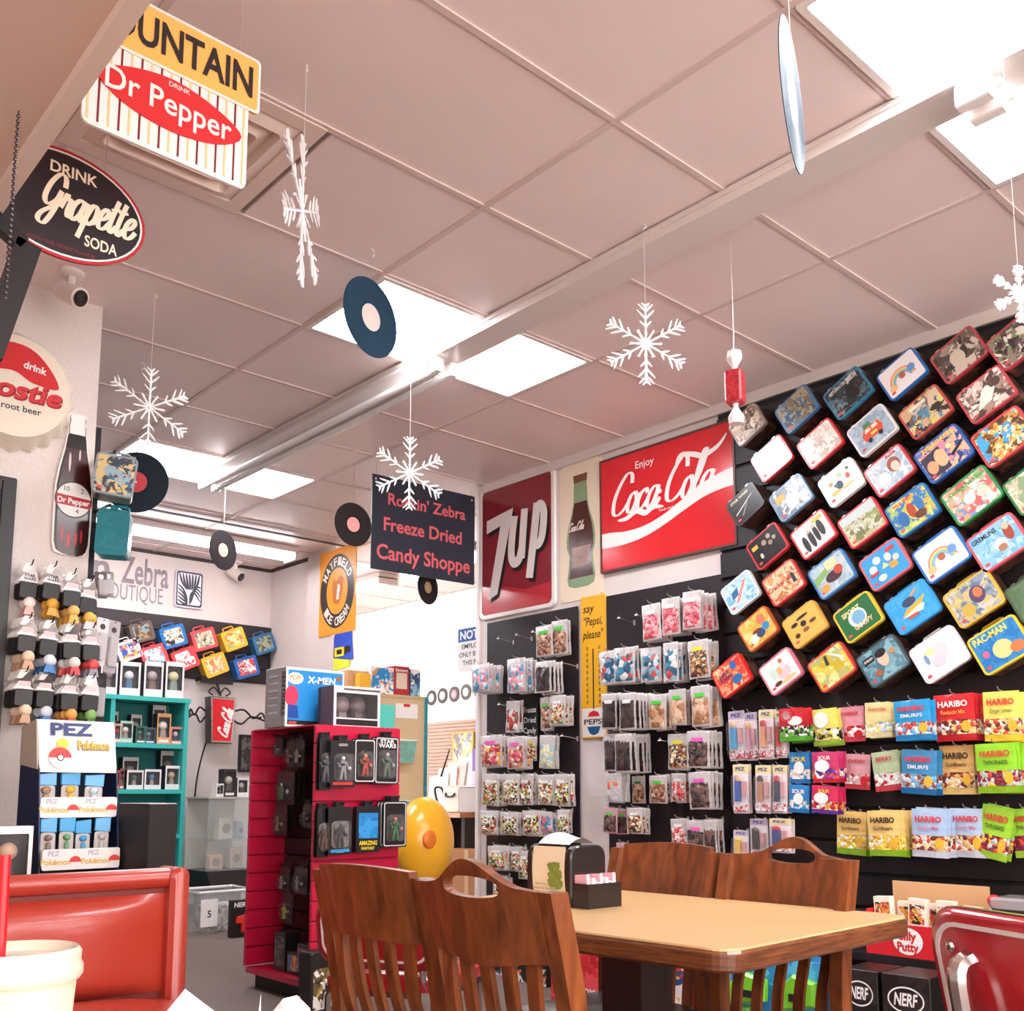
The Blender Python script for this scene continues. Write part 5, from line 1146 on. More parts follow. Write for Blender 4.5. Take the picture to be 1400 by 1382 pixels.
for args in [(1006, 972, 1040, 23, '#3fa8e0', '#e9c4a0', 'dispenser pack with light blue stem, top row', 0), (1026, 974, 1040, 17, '#d8a0b8', '#e0b070', 'narrow dispenser pack with mauve stem, top row', 0),
             (1047, 970, 1038, 20, '#e8a070', '#c83a3a', 'dispenser pack with orange stem, top row', 1), (1066, 972, 1036, 14, '#d8403a', '#c8b0a8', 'narrow dispenser pack with red stem, top row', 1),
             (1012, 1045, 1112, 20, '#2a5ab0', '#e0b090', 'dispenser pack with dark blue stem, middle row', 1), (1043, 1046, 1112, 20, '#c08a6a', '#3a3436', 'dispenser pack with tan stem, middle row', 1), (1066, 1046, 1112, 19, '#3a3f5a', '#c8443a', 'dispenser pack with grey stem, middle row', 1),
             (1013, 1135, 1180, 20, '#f0c04a', '#f2d04a', 'dispenser pack with yellow stem, bottom row', 0), (1037, 1119, 1174, 24, '#3a3032', '#5a4a48', 'dispenser pack with black stem, bottom row', 0), (1066, 1119, 1166, 30, '#2a3f8a', '#c8283a', 'dispenser pack with red blue figure, bottom row', 1)]:
    dpack(*args)

# ================================================================== TABLE AND CHAIRS
def remap(m, fn): m.v = [tuple(fn(*p)) for p in m.v]; return m
def woodmat(c1, c2, rough=.35, ax=(1, 1, 8)):
    m = bpy.data.materials.new('wood_' + c1.strip('#')); m.use_nodes = True; nt = m.node_tree; b = nt.nodes['Principled BSDF']
    b.inputs['Roughness'].default_value = rough; b.inputs['Coat Weight'].default_value = .25
    tc = nt.nodes.new('ShaderNodeTexCoord'); mp = nt.nodes.new('ShaderNodeMapping'); mp.inputs['Scale'].default_value = ax
    n = nt.nodes.new('ShaderNodeTexNoise'); n.inputs['Scale'].default_value = 6; n.inputs['Detail'].default_value = 6; n.inputs['Distortion'].default_value = .6
    r = nt.nodes.new('ShaderNodeValToRGB'); r.color_ramp.elements[0].color = lin(c1); r.color_ramp.elements[1].color = lin(c2)
    r.color_ramp.elements[0].position = .3; r.color_ramp.elements[1].position = .72
    nt.links.new(tc.outputs['Object'], mp.inputs[0]); nt.links.new(mp.outputs[0], n.inputs['Vector']); nt.links.new(n.outputs['Fac'], r.inputs[0]); nt.links.new(r.outputs[0], b.inputs['Base Color'])
    return m
CHW = woodmat('#552a12', '#8f4d25', .35, (6, 6, 1)); EDGE = woodmat('#4a2614', '#8a4f2a', .4, (2, 2, 30)); DARKWOOD = woodmat('#1c0e0c', '#2e1712', .4, (6, 6, 1))
VINYL = mat('#1d1617', .35, coat=.2)
ZT = .765
t = thing('dining_table', 'light laminate dining table with dark wood edge and pedestal', 'table', (1.925, 1.69, 0), (0, 0, .045))
o = rrect(.76, 1.04, .05, 6)
MB().slab(o, ZT - .006, ZT).build('laminate_top', mat('#e6bd86', .28, coat=.3, var=.06, scale=3), t)
MB().slab(rrect(.772, 1.052, .055, 6), ZT - .045, ZT - .004, .006).build('edge_band', EDGE, t)
MB().box((0, 0, (ZT - .05) / 2 + .02), (.12, .12, ZT - .09)).build('pedestal', DARKWOOD, t)
MB().box((0, 0, .03), (.6, .09, .06)).build('foot', DARKWOOD, t); MB().box((0, 0, .03), (.09, .7, .0598)).build('foot', DARKWOOD, t)
MB().box((0, 0, ZT - .055), (.5, .5, .02)).build('mount_plate', DARKWOOD, t)
def chair(handle, label, loc, rz, w=.36):
    t = thing('dining_chair', label, 'chair', loc, (0, 0, rz), 'wooden chairs at the dining table')
    hx = w / 2; HT = .885
    yb = lambda z: -.185 - max(0, z - .45) * .17 - max(0, z - .45) ** 2 * .1
    bow = lambda x: .03 * (x / hx) ** 2
    for sx in (-1, 1):
        m = MB()
        path = [(sx * (hx - .018), -.22, 0), (sx * (hx - .018), -.19, .3), (sx * (hx - .018), -.185, .45), (sx * (hx - .018), yb(.65) + .03, .65), (sx * (hx - .018), yb(HT) + .03, HT)]
        pts = smoothpath(path, 4)
        vs = []; fs = []
        for k, (x, y, z) in enumerate(pts):
            for dx, dy in ((-1, -1), (1, -1), (1, 1), (-1, 1)): vs.append((x + dx * .017, y + dy * .021, z))
        for k in range(len(pts) - 1):
            for q in range(4): fs.append((4 * k + q, 4 * k + (q + 1) % 4, 4 * k + 4 + (q + 1) % 4, 4 * k + 4 + q))
        fs += [(0, 1, 2, 3), tuple(len(vs) - 4 + q for q in range(4))]
        m.add(vs, fs).build('rear_leg', CHW, t)
        MB().add([(sx * (hx - .02) + dx * (.012 if z == 0 else .019), .19 + dy * (.012 if z == 0 else .019), z) for z in (0, .43) for dx, dy in ((-1, -1), (1, -1), (1, 1), (-1, 1))], [(0, 1, 5, 4), (1, 2, 6, 5), (2, 3, 7, 6), (3, 0, 4, 7), (0, 1, 2, 3), (4, 5, 6, 7)]).build('front_leg', CHW, t)
        MB().box((sx * (hx - .02), 0, .41), (.02, .36, .05)).build('seat_rail', CHW, t)
        MB().box((sx * (hx - .02), 0, .2), (.016, .38, .025)).build('stretcher', CHW, t)
    MB().box((0, .19, .41), (w - .06, .02, .05)).build('seat_rail', CHW, t)
    MB().box((0, -.185, .41), (w - .06, .02, .05)).build('seat_rail', CHW, t)
    # top rail
    n = 48
    top = lambda x: (.893 + .042 * math.cos(min(1, abs(x) / .115) * PI / 2) ** 2 - .012 * min(1, abs(x) / hx) ** 2) if handle else (.893 + .012 * (1 - (x / hx) ** 2))
    iw = hx - .034
    N2 = 12
    o2 = [(-iw + 2 * iw * i / 24, top(-iw + 2 * iw * i / 24)) for i in range(25)][::-1] + [(-iw + 2 * iw * i / 24, .755 + .008 * math.cos(i / 24 * 2 * PI)) for i in range(25)]
    if handle:
        C = (0, .884)
        inn = []
        for k2 in range(25): a = PI * k2 / 24; inn.append((.074 * math.cos(a), C[1] + .021 * math.sin(a) ** .6))
        for k2 in range(25): a = PI * k2 / 24; inn.append((-.074 * math.cos(a), C[1] - .017 * math.sin(a) ** .6))
        m = MB().frame(o2, inn, -.011, .011)
    else: m = MB().prism(o2, -.011, .011)
    if not handle:      # finer cross-section so that the rail can bow
        m = MB(); vs = []; fs = []
        for i in range(13):
            x = -iw + 2 * iw * i / 12
            vs += [(x, -.011, .755), (x, -.011, top(x)), (x, .011, top(x)), (x, .011, .755)]
        for i in range(12):
            for q in range(4): fs.append((4 * i + q, 4 * i + (q + 1) % 4, 4 * i + 4 + (q + 1) % 4, 4 * i + 4 + q))
        fs += [(0, 1, 2, 3), (48, 49, 50, 51)]; m.add(vs, fs)
    remap(m, lambda x, y, z: (x, y + yb(z) + bow(x) - .002, z))
    m.build('top_rail', CHW, t)
    for k in range(5):
        x = (k - 2) * (w - .11) / 4.6
        pts = smoothpath([(x, yb(.44) + .006, .44), (x, yb(.55) + .012, .55), (x, yb(.66) - .002, .66), (x, yb(.77) + bow(x) + .0, .77)], 4)
        vs = []; fs = []
        for (a, y, z) in pts:
            for dx, dy in ((-1, -1), (1, -1), (1, 1), (-1, 1)): vs.append((a + dx * .014, y + dy * .006, z))
        for q2 in range(len(pts) - 1):
            for q in range(4): fs.append((4 * q2 + q, 4 * q2 + (q + 1) % 4, 4 * q2 + 4 + (q + 1) % 4, 4 * q2 + 4 + q))
        MB().add(vs, fs).build('back_slat', CHW, t)
    MB().slab(rrect(w - .02, .40, .05, 4, 0, .015), .437, .475, .012).build('seat', VINYL, t, smooth=True)
    return t
chair(False, 'wooden dining chair with plain top rail on the near side of table', (1.46, 1.80, 0), -PI / 2 + .05, .375)
chair(True, 'wooden dining chair with handle slot, on the near side of table', (1.455, 1.42, 0), -PI / 2 + .02, .37)
chair(False, 'wooden dining chair with plain top rail on the far side of table', (2.10, 1.945, 0), PI / 2, .39)
chair(True, 'wooden dining chair with handle slot, on the far side of table', (2.09, 1.535, 0), PI / 2 - .03, .40)
# napkin dispenser on the table
c = onz(783, 1241, ZT); f = onz(725, 1222, ZT); r = onz(835, 1237, ZT)
Ld, Wd, Hd = .165, .13, .165
t = thing('napkin_dispenser', 'black and cream napkin dispenser standing on the dining table', 'napkin dispenser', (c.x + Wd / 2 - .005, c.y + Ld / 2, ZT + .0005), WX)
BK = mat('#1a1315', .3, coat=.2)
prof = rrect(Wd, Hd * .92, .03, 4, 0, Hd * .46)
MB().box((0, 0, .012), (Ld, Wd * .96, .024)).build('base', BK, t)
for sx in (-1, 1): MB().prism([(p[0], max(p[1], .0)) for p in prof], -.012, .012, .004, T=Matrix.Translation((sx * (Ld / 2 - .012), 0, 0)) @ Matrix.Rotation(PI / 2, 4, 'Z')).build('end_panel', BK, t)
m = MB()
m.grid(lambda u, v: ((u - .5) * (Ld - .046), -Wd * .46 - .006 * math.sin(PI * v), .026 + v * (Hd * .74)), 4, 6)
m.build('front_panel', mat('#f0dfc4', .35), t, smooth=True)
MB().box((0, 0, Hd * .45), (Ld - .05, Wd * .8, Hd * .7)).build('inner_box', BK, t)
m = MB(); 
for k in range(9):
    rr = random.Random(k); a = (.012 + .028 * rr.random(), .03 + (rr.random() - .5) * .05, .05 + rr.random() * .06)
    m.poly([(a[0] + .016 * math.cos(q) * (1 + .3 * math.sin(3 * q)), a[2] + .016 * math.sin(q) * (1 + .3 * math.cos(2 * q))) for q in [2 * PI * j / 9 for j in range(9)]], -Wd * .46 - .0075 - .0002 * k)
m.build('leaf_print', mat('#7f8f3a', .5, var=.3, scale=60), t)
L(t, mat('#8a7a5a', .5), ('Better for you', -.018, .05, .007, -Wd * .46 - .0068), ('better for the planet', -.01, .039, .007, -Wd * .46 - .0068))
m = MB().grid(lambda u, v: ((u - .5) * (Ld - .05), (v - .5) * Wd * .7, Hd * .93 + .022 * math.sin(PI * v) * (1 + .3 * math.sin(5 * u))), 8, 8)
m.build('napkin', mat('#f6f2ee', .7, bump=.2, scale=30), t, smooth=True)
tr = MB(); tr.box((Ld / 2 + .028, 0, .003), (.055, Wd * .9, .006))
for dx, dy, a, b3 in ((.028, -Wd * .45, .055, .004), (.028, Wd * .45, .055, .004), (.054, 0, .004, Wd * .9)): tr.box((Ld / 2 + dx, dy, .03), (a, b3, .06))
tr.build('side_tray', BK, t)
for k in range(7):
    MB().box((Ld / 2 + .026, -Wd * .36 + k * .016, .048), (.042, .010, .05), T=Matrix.Rotation(.08 * (k % 3 - 1), 4, 'Y')).build('sweetener_packet', mat('#f2b8c4' if k % 3 == 0 else '#f6f1ee', .6), t)

# red diner chair behind the wooden chairs, red chair at the right edge
RV = mat('#b01f26', .22, coat=.5); PIPING = mat('#f0e6e2', .35)
def diner(label, loc, rz, H=.85, w=.42):
    t = thing('diner_chair', label, 'chair', loc, (0, 0, rz), 'red vinyl diner chairs')
    MB().slab(rrect(w, .42, .06, 4, 0, .0), .42, .48, .015).build('seat', RV, t, smooth=True)
    MB().slab(rrect(w + .012, .432, .065, 4, 0, 0), .415, .435).build('seat_band', CHROME, t)
    o = rrect(w, H - .5, .07, 6, 0, (H + .5) / 2)
    lean = lambda x, y, z: (x, y - .2 - (z - .45) * .18, z)
    remap(MB().prism(o, -.02, .025, .012), lean).build('backrest', RV, t, smooth=True, angle=1.2)
    remap(MB().frame(rrect(w - .045, H - .545, .055, 6, 0, (H + .5) / 2), rrect(w - .06, H - .56, .05, 6, 0, (H + .5) / 2), -.0225, -.019), lean).build('piping', PIPING, t)
    remap(MB().frame(rrect(w + .006, H - .494, .073, 6, 0, (H + .5) / 2), rrect(w - .008, H - .51, .068, 6, 0, (H + .5) / 2), -.006, .008), lean).build('edge_trim', CHROME, t)
    zh = (H + .5) / 2
    hx0 = -w / 2 + .1
    remap(MB().tube(smoothpath([(hx0, -.02, zh + .1), (hx0, -.05, zh + .08), (hx0, -.055, zh - .01), (hx0, -.05, zh - .07), (hx0, -.02, zh - .085)], 4), [.017] * 17, 8), lean).build('grab_handle', CHROME, t, smooth=True)
    remap(MB().ball((-w / 2 + .06, -.022, H - .065), (.009, .006, .009), 8), lean).build('rivet', CHROME, t, smooth=True)
    for sx in (-1, 1):
        MB().tube([(sx * (w / 2 - .02), -.21, .0), (sx * (w / 2 - .02), -.19, .40), (sx * (w / 2 - .06), -.2, .47), (sx * (w / 2 - .06), -.25, .7)], .011, 8).build('rear_leg', CHROME, t, smooth=True)
        MB().tube([(sx * (w / 2 - .02), .2, .0), (sx * (w / 2 - .02), .18, .42)], .011, 8).build('front_leg', CHROME, t, smooth=True)
    return t
v = ray(540, 1325); d = EYE + v * ((.47 - EYE.z) / v.z)
diner('red vinyl diner chair seen between the slats of wooden chairs', (d.x + .05, d.y, 0), -PI / 2 + .5, .72)
v = ray(1372, 1258); d = EYE + v * (1.72 / v.length)
diner('red vinyl diner chair with chrome handle cut by the right edge', (d.x + .245 + .085, d.y - .03 - .085, 0), -PI / 2 - .42, .86, .44)

# ================================================================== LEFT: BOOTH, COUNTER, CUP
BV = mat('#b03a2a', .3, coat=.35, bump=.08, scale=300)
YBO = 3.04
t = thing('booth_seat', 'red vinyl booth bench with padded back at the left', 'booth', (0, YBO, 0))
x1 = ony(247, 1195, YBO).x; x0 = -.7; zt = ony(120, 1192, YBO).z; zj = ony(200, 1344, YBO).z
W_ = x1 - x0
def cush(u, v):
    e = (1 - (2 * u - 1) ** 8) * (1 - (2 * v - 1) ** 6)
    return (x0 + u * (W_ - .055), -.035 - .055 * e * (1 + .12 * math.sin(9 * u)), zj - .02 + v * (zt - .05 - zj))
MB().grid(cush, 40, 14).build('back_cushion', BV, t, smooth=True)
MB().tube([(x0, -.03, zt - .026), (x1 - .055, -.03, zt - .026)], .03, 12).build('top_roll', BV, t, smooth=True)
MB().prism(rrect(.06, zt + .005, .028, 4, x1 - .03, (zt + .005) / 2), -.075, .06, .012).build('end_cap', BV, t, smooth=True)
MB().box(((x0 + x1 - .06) / 2, .02, zt / 2), (W_ - .06, .1, zt - .02)).build('back_board', mat('#7a2018', .5), t)
def seatf(u, v):
    e = (1 - (2 * u - 1) ** 8) * (1 - (2 * v - 1) ** 4)
    return (x0 + u * (W_ - .06), -.06 - v * .48, zj - .035 + .045 * e)
MB().grid(seatf, 30, 12).build('seat_cushion', BV, t, smooth=True)
MB().box(((x0 + x1 - .06) / 2, -.28, (zj - .04) / 2), (W_ - .06, .46, zj - .05)).build('seat_base', mat('#5a1c16', .5), t)

# counter behind the booth
ZC = .74
t = thing('ledge_counter', 'dark ledge counter hidden behind the red booth', 'counter', (.6, 3.72, 0))
MB().slab(rrect(1.75, .9, .02, 2, .02, 0), ZC - .03, ZC).build('top', DARKWOOD, t)
MB().box((.02, .02, (ZC - .03) / 2), (1.7, .84, ZC - .03)).build('body', mat('#2a1d1c', .6), t)

# cardboard candy-dispenser display
YP = 3.62
pxl = ony(52, 1190, YP); pxr = ony(160, 1190, YP)
W1 = pxr.x - pxl.x
t = thing('candy_display_stand', 'white and navy cardboard candy dispenser display on the ledge', 'display stand', ((pxl.x + pxr.x) / 2, YP, ZC + .001))
NAVY = mat('#1a2350', .4); NAVYI = mat('#10152e', .5); CARD = mat('#efe8e4', .45)
hz = lambda py: ony(105, py, YP).z - ZC
hd = W1 / 2; D = .26
zt2 = hz(983); zm = hz(1052)
lean = .10
for sx in (-1, 1):
    MB().add([(sx * hd + q, y, z) for q in (-.002, .002) for (y, z) in ((-.02, 0), (D, 0), (D, zm + .08), (.10, zm + .06), (.05, zm))], [(0, 1, 2, 3, 4), (9, 8, 7, 6, 5)] + [(i, (i + 1) % 5, 5 + (i + 1) % 5, 5 + i) for i in range(5)]).build('side_panel', NAVY, t)
MB().add([(x, y, z) for x in (-hd, hd) for (y, z) in ((.05, zm - .01), (.10, zt2), (.104, zt2), (.054, zm - .01))], [(0, 1, 5, 4), (2, 3, 7, 6), (1, 2, 6, 5), (0, 3, 7, 4)]).build('header_card', CARD, t)
MB().add([(-hd - .003 + q, y, z) for q in (-.002, .002) for (y, z) in ((.06, zm), (D, zm + .02), (D, zt2 - .02), (.10, zt2))], [(0, 1, 2, 3), (7, 6, 5, 4)] + [(i, (i + 1) % 4, 4 + (i + 1) % 4, 4 + i) for i in range(4)]).build('header_side', mat('#d9c8b8', .5), t)
tilt = math.atan2(.05, zt2 - zm)
TH = Matrix.Translation((0, .047, zm)) @ Matrix.Rotation(-tilt, 4, 'X')
hH = zt2 - zm
MB().text('PEZ', -.02, hH * .72, hH * .25, 0, -.002, bold=.04, w=W1 * .55, T=TH).build('lettering', mat('#26366f', .4), t)
MB().text('Pokémon', W1 * .2, hH * .42, hH * .19, 0, -.002, bold=.05, w=W1 * .42, T=TH).build('lettering', mat('#6a4a1c', .4), t)
MB().text('Pokémon', W1 * .2, hH * .43, hH * .18, 0, -.003, bold=.02, w=W1 * .41, T=TH).build('lettering', mat('#f0c02f', .4), t)
cxb, czb, rb = -W1 * .24, hH * .24, hH * .22
MB().poly([(cxb + rb * math.cos(a), czb + rb * math.sin(a)) for a in [PI * j / 16 for j in range(17)]], -.002, T=TH).build('emblem', mat('#e0342e', .4), t)
MB().poly([(cxb + rb * math.cos(a), czb + rb * math.sin(a)) for a in [PI + PI * j / 16 for j in range(17)]], -.002, T=TH).build('emblem', mat('#f6f2f0', .4), t)
MB().poly(circ(rb * .33, 18, cxb, czb), -.003, T=TH).build('emblem', INK, t)
MB().poly(circ(rb * .24, 18, cxb, czb), -.004, T=TH).build('emblem', WHITE, t)
MB().poly(circ(rb * .55, 14, cxb + .01, czb + rb * 1.35, rb * .5), -.0015, T=TH).build('emblem', mat('#f2cf3a', .4), t)
MB().box((0, D - .004, zm / 2), (W1, .006, zm)).build('back_panel', NAVYI, t)
for k, (ya, yb_) in enumerate([(1090, 1118), (1160, 1188)]):
    za, zb = hz(yb_), hz(ya)
    y0 = .03 - .05 * k
    MB().box((0, D / 2 + y0 / 2, za), (W1 - .008, D - y0 - .01, .004)).build('tray_shelf', NAVYI, t)
    tf = MB().prism(rrect(W1 * .98, zb - za, .008, 2, 0, (za + zb) / 2), y0 - .004, y0).build('tray_front', CARD, t)
    for sx in (-.25, .25):
        MB().text('PEZ', (sx - .1) * W1, zb - .022, .016, 0, y0 - .0046, bold=.03).build('lettering', mat('#b8b4c4', .4), tf)
        MB().text('Pokémon', (sx - .07) * W1, za + .018, .018, 0, y0 - .0046, bold=.03).build('lettering', mat('#e0b03a', .4), tf)
        MB().poly([(sx * W1 + .045 + .02 * math.cos(a), za + .025 + .02 * math.sin(a)) for a in [PI * j / 10 for j in range(11)]], y0 - .0046).build('emblem', mat('#e0342e', .4), tf)
    n = 3 if k == 0 else 4
    for q in range(n):
        lab = ['brown', 'yellow', 'white', 'brown dark', 'green', 'round blue', 'grey'][q + 3 * k]
        fc = ['#b08a6a', '#f0c03a', '#cfe0ea', '#8a6a60', '#6aa06a', '#3a9ad0', '#c8c0c0'][q + 3 * k]
        bx = thing('dispenser_bag', 'blue topped dispenser bag with %s figure in %s tray of the candy display' % (lab, ['upper', 'lower'][k]), 'candy bag', (t.location.x - W1 * .36 + q * W1 * (.3 if n == 3 else .22), YP + y0 + .05, ZC + za + .0035), (0, random.uniform(-.06, .06), random.uniform(-.1, .1)), 'blue bags in the candy display')
        hb_ = (hz(1055) - za if k == 0 else hz(1118) - za) * random.uniform(.93, 1)
        bw = W1 * (.25 if n == 3 else .2)
        MB().prism([(-bw / 2, hb_ * .72), (bw / 2, hb_ * .70), (bw * .52, hb_), (-bw * .5, hb_ * .97)], -.006, .006, .002).build('header', mat('#2a9fdc', .3, coat=.4), bx)
        MB().grid(lambda u, v: ((u - .5) * bw * .95, -.004 - .022 * math.sin(PI * u) * math.sin(PI * v), v * hb_ * .72), 6, 6).build('clear_front', CLEAR, bx, smooth=True)
        MB().prism(rrect(bw * .9, hb_ * .7, .01, 3, 0, hb_ * .36), .0, .004).build('bag_back', mat('#cfc6c0', .4), bx)
        MB().ball((0, -.004, hb_ * .6), (bw * .26, .012, bw * .22), 10).build('figure_head', mat(fc, .4), bx, smooth=True)
        MB().prism(rrect(bw * .3, hb_ * .4, .006, 2, 0, hb_ * .32), -.012, -.001, .003).build('figure_stem', mat(fc, .4), bx)
# big black carton beside it
a = ony(155, 1100, 3.45); b2 = ony(226, 1190, 3.45)
t = thing('black_carton', 'plain black carton standing on the ledge behind the booth', 'carton', ((ony(168, 1140, 3.4).x + ony(226, 1140, 3.4).x) / 2 + .085, 3.45, ZC + .001), (0, 0, .16))
cw = (ony(226, 1140, 3.4).x - ony(172, 1140, 3.4).x) * .8; ch = ony(190, 1100, 3.4).z - ZC
MB().prism(rrect(cw, ch, .004, 1, 0, ch / 2), 0, .2, .002).build('box', mat('#1e1413', .6, var=.2, scale=200), t)
MB().box((0, .1, ch + .0015), (cw * .98, .19, .002)).build('lid_flap', mat('#d9d2cc', .5), t)

def figurine(parent, x, y, z, h, body, head, slim=False):
    if slim:      # small posed toy: head, and torso with arms and legs
        MB().ball((x, y, z + h * .9), (h * .085, h * .08, h * .1), 10).build('figure_head', mat(head, .4), parent, smooth=True)
        o = [(-.04, .82), (.04, .82), (.15, .78), (.24, .58), (.27, .44), (.21, .43), (.17, .56), (.12, .66), (.1, .48), (.14, .25), (.17, 0), (.06, 0), (.04, .24), (.0, .4), (-.05, .24), (-.09, 0), (-.2, 0), (-.15, .26), (-.1, .48), (-.12, .66), (-.2, .6), (-.25, .74), (-.3, .7), (-.22, .52), (-.15, .56), (-.15, .78)]
        MB().prism([(x + p[0] * h, z + p[1] * h) for p in o], y - h * .05, y + h * .05, h * .015).build('figure_body', mat(body, .5), parent)
        return
    MB().ball((x, y, z + h * .72), (h * .24, h * .2, h * .23), 10).build('figure_head', mat(head, .4), parent, smooth=True)
    MB().prism([(x - h * .13, z + h * .5), (x + h * .13, z + h * .5), (x + h * .19, z), (x + .02 * h, z), (x, z + h * .1), (x - .02 * h, z), (x - h * .19, z)], y - h * .1, y + h * .1, h * .02).build('figure_body', mat(body, .5), parent)
def popbox(loc, rot, w, h, d, frame, inner, body, head, label, group, strip='#e9e2de', words=None, name='figure_box'):
    t = thing(name, label, 'boxed figure', loc, rot, group)
    F = mat(frame, .35, coat=.3)
    m = MB().frame(rrect(w, h, .002, 1, 0, h / 2), rrect(w * .82, h * .66, .003, 1, 0, h * .55), -.001, .003)
    m.build('front_frame', F, t)
    MB().prism(rrect(w, h, .002, 1, 0, h / 2), d * .55, d).build('carton_back', mat(inner, .5), t)
    for sx in (-1, 1): MB().box((sx * (w / 2 - .001), d * .28, h / 2), (.002, d * .55, h)).build('carton_side', mat(inner, .5), t)
    MB().box((0, d * .28, .001), (w - .004, d * .55, .002)).build('carton_base', mat(inner, .5), t)
    MB().box((0, d * .28, h - .001), (w - .004, d * .55, .002)).build('carton_top', F, t)
    figurine(t, 0, d * .3, h * .16, h * .62, body, head)
    MB().poly(rrect(w * .8, h * .66, .003, 1, 0, h * .55), .0015).build('window_film', CLEAR, t)
    MB().poly(rrect(w * .7, h * .09, .002, 1, 0, h * .1), -.0016).build('name_strip', mat(strip, .4), t)
    if words: MB().text(words, 0, h * .07, h * .05, 0, -.0022, bold=.02, w=w * .55).build('lettering', INK, t)
    return t
# boxed figure at far left
a = ony(16, 1185, 3.4)
popbox((ony(14, 1170, 3.5).x, 3.5, ZC + .001), (0, 0, 0), .13, ony(14, 1130, 3.5).z - ZC, .1, '#efe8e4', '#2a2022', '#3a2f2c', '#d8b090', 'boxed figure with white frame at the left edge on the ledge', None)

# key charms on the wall, three rows of four hooks
rows = [(765, 835, [(42, 770), (74, 772), (100, 782), (124, 792)]), (0, 0, [(40, 842), (70, 848), (98, 852), (126, 856)]), (0, 0, [(35, 915), (64, 918), (97, 922), (126, 924)])]
cols = [[('#e6b4a8', '#f0e2da'), ('#e8a83a', '#e8a83a'), ('#e8b04a', '#e0b060'), ('#d8d0d4', '#e8b04a')], [('#c89a78', '#e6c8a8'), ('#3a78b8', '#d8dce4'), ('#c83a3a', '#d8d4cc'), ('#8a8a92', '#d84a4a')], [('#c89a78', '#e6c8a8'), ('#3a78b8', '#d8dce4'), ('#c8383a', '#e0a04a'), ('#4a7a3a', '#7aa85a')]]
seen = ['pale pink', 'golden', 'yellow eared', 'yellow haired', 'tan monkey like', 'blue and red', 'white winged', 'red hatted', 'brown monkey like', 'round red shield', 'red and gold', 'green']
_ch = {}
for r, (_, _, hs) in enumerate(rows):
    for q, (px, py) in enumerate(hs):
        nb = [2, 3, 4, 3, 4, 4, 4, 3, 4, 3, 4, 4][r * 4 + q]
        body, head = cols[r][q]
        Y0 = YL - .05 - .03 * nb
        p = ony(px, py, Y0)
        g = 'key charms on the %s hook, %s row' % (ORD[q], ROWN[r])
        for k in range(nb + 1):
            lab = ('%s figure key charm at the front of %s hook, %s row' % (seen[r * 4 + q], ORD[q], ROWN[r])) if k == 0 else ('%s key charm behind the %s front charm, %s row' % (ORD[k - 1], ORD[q], ROWN[r]))
            t = thing('key_charm', lab, 'key charm', (p.x + (0 if k == 0 else random.uniform(-.006, .004)), Y0 + k * .03, p.z), (0, random.uniform(-.06, .06), random.uniform(-.05, .05)), g)
            t.scale = (.9, .9, .88)
            if not _ch:
                _ch['tag'] = MB().prism([(-.032, -.04), (.032, -.04), (.042, -.085), (-.042, -.085)][::-1] + [(-.018, 0), (.018, 0)], -.0008, .0008).build('hang_tag', mat('#f2ebe7', .5), t).data
                _ch['pouch'] = MB().prism(rrect(.075, .075, .012, 3, 0, -.125), -.007, .003, .003).build('strap_pouch', BLACK, t).data
            else:
                link('hang_tag', _ch['tag'], t); link('strap_pouch', _ch['pouch'], t)
            hk = ('h', head); bk = ('b', body)
            if hk not in _ch: _ch[hk] = MB().ball((.012, -.004, -.178), (.026, .014, .026), 10).build('charm_head', mat(head, .4), t, smooth=True).data
            else: link('charm_head', _ch[hk], t)
            if bk not in _ch: _ch[bk] = MB().prism([(-.004, -.198), (.028, -.198), (.036, -.236), (.014, -.236), (.012, -.228), (.01, -.236), (-.012, -.236)], -.012, .004, .002).build('charm_body', mat(body, .4), t).data
            else: link('charm_body', _ch[bk], t)
            if k == 0:
                if r == 0 and q < 2: L(t, INK, ('STAR', .003, -.062, .013, -.0016, dict(bold=.03)), ('WARS', .003, -.078, .013, -.0016, dict(bold=.03)))
                else: MB().poly(rrect(.05, .022, .002, 1, 0, -.062), -.0016).build('tag_print', mat('#eac0c0', .5), t)
        hk_ = thing('display_hook', 'black wire hook of the %s charm stack, %s row' % (ORD[q], ROWN[r]), 'hook', (p.x, YL - .0005, p.z - .008), (0, 0, 0), 'charm hooks on the textured wall')
        MB().tube([(0, 0, 0), (0, -(YL - Y0) - .02, .0), (0, -(YL - Y0) - .035, .018)], .0026, 5).build('wire', BLACKMETAL, hk_)
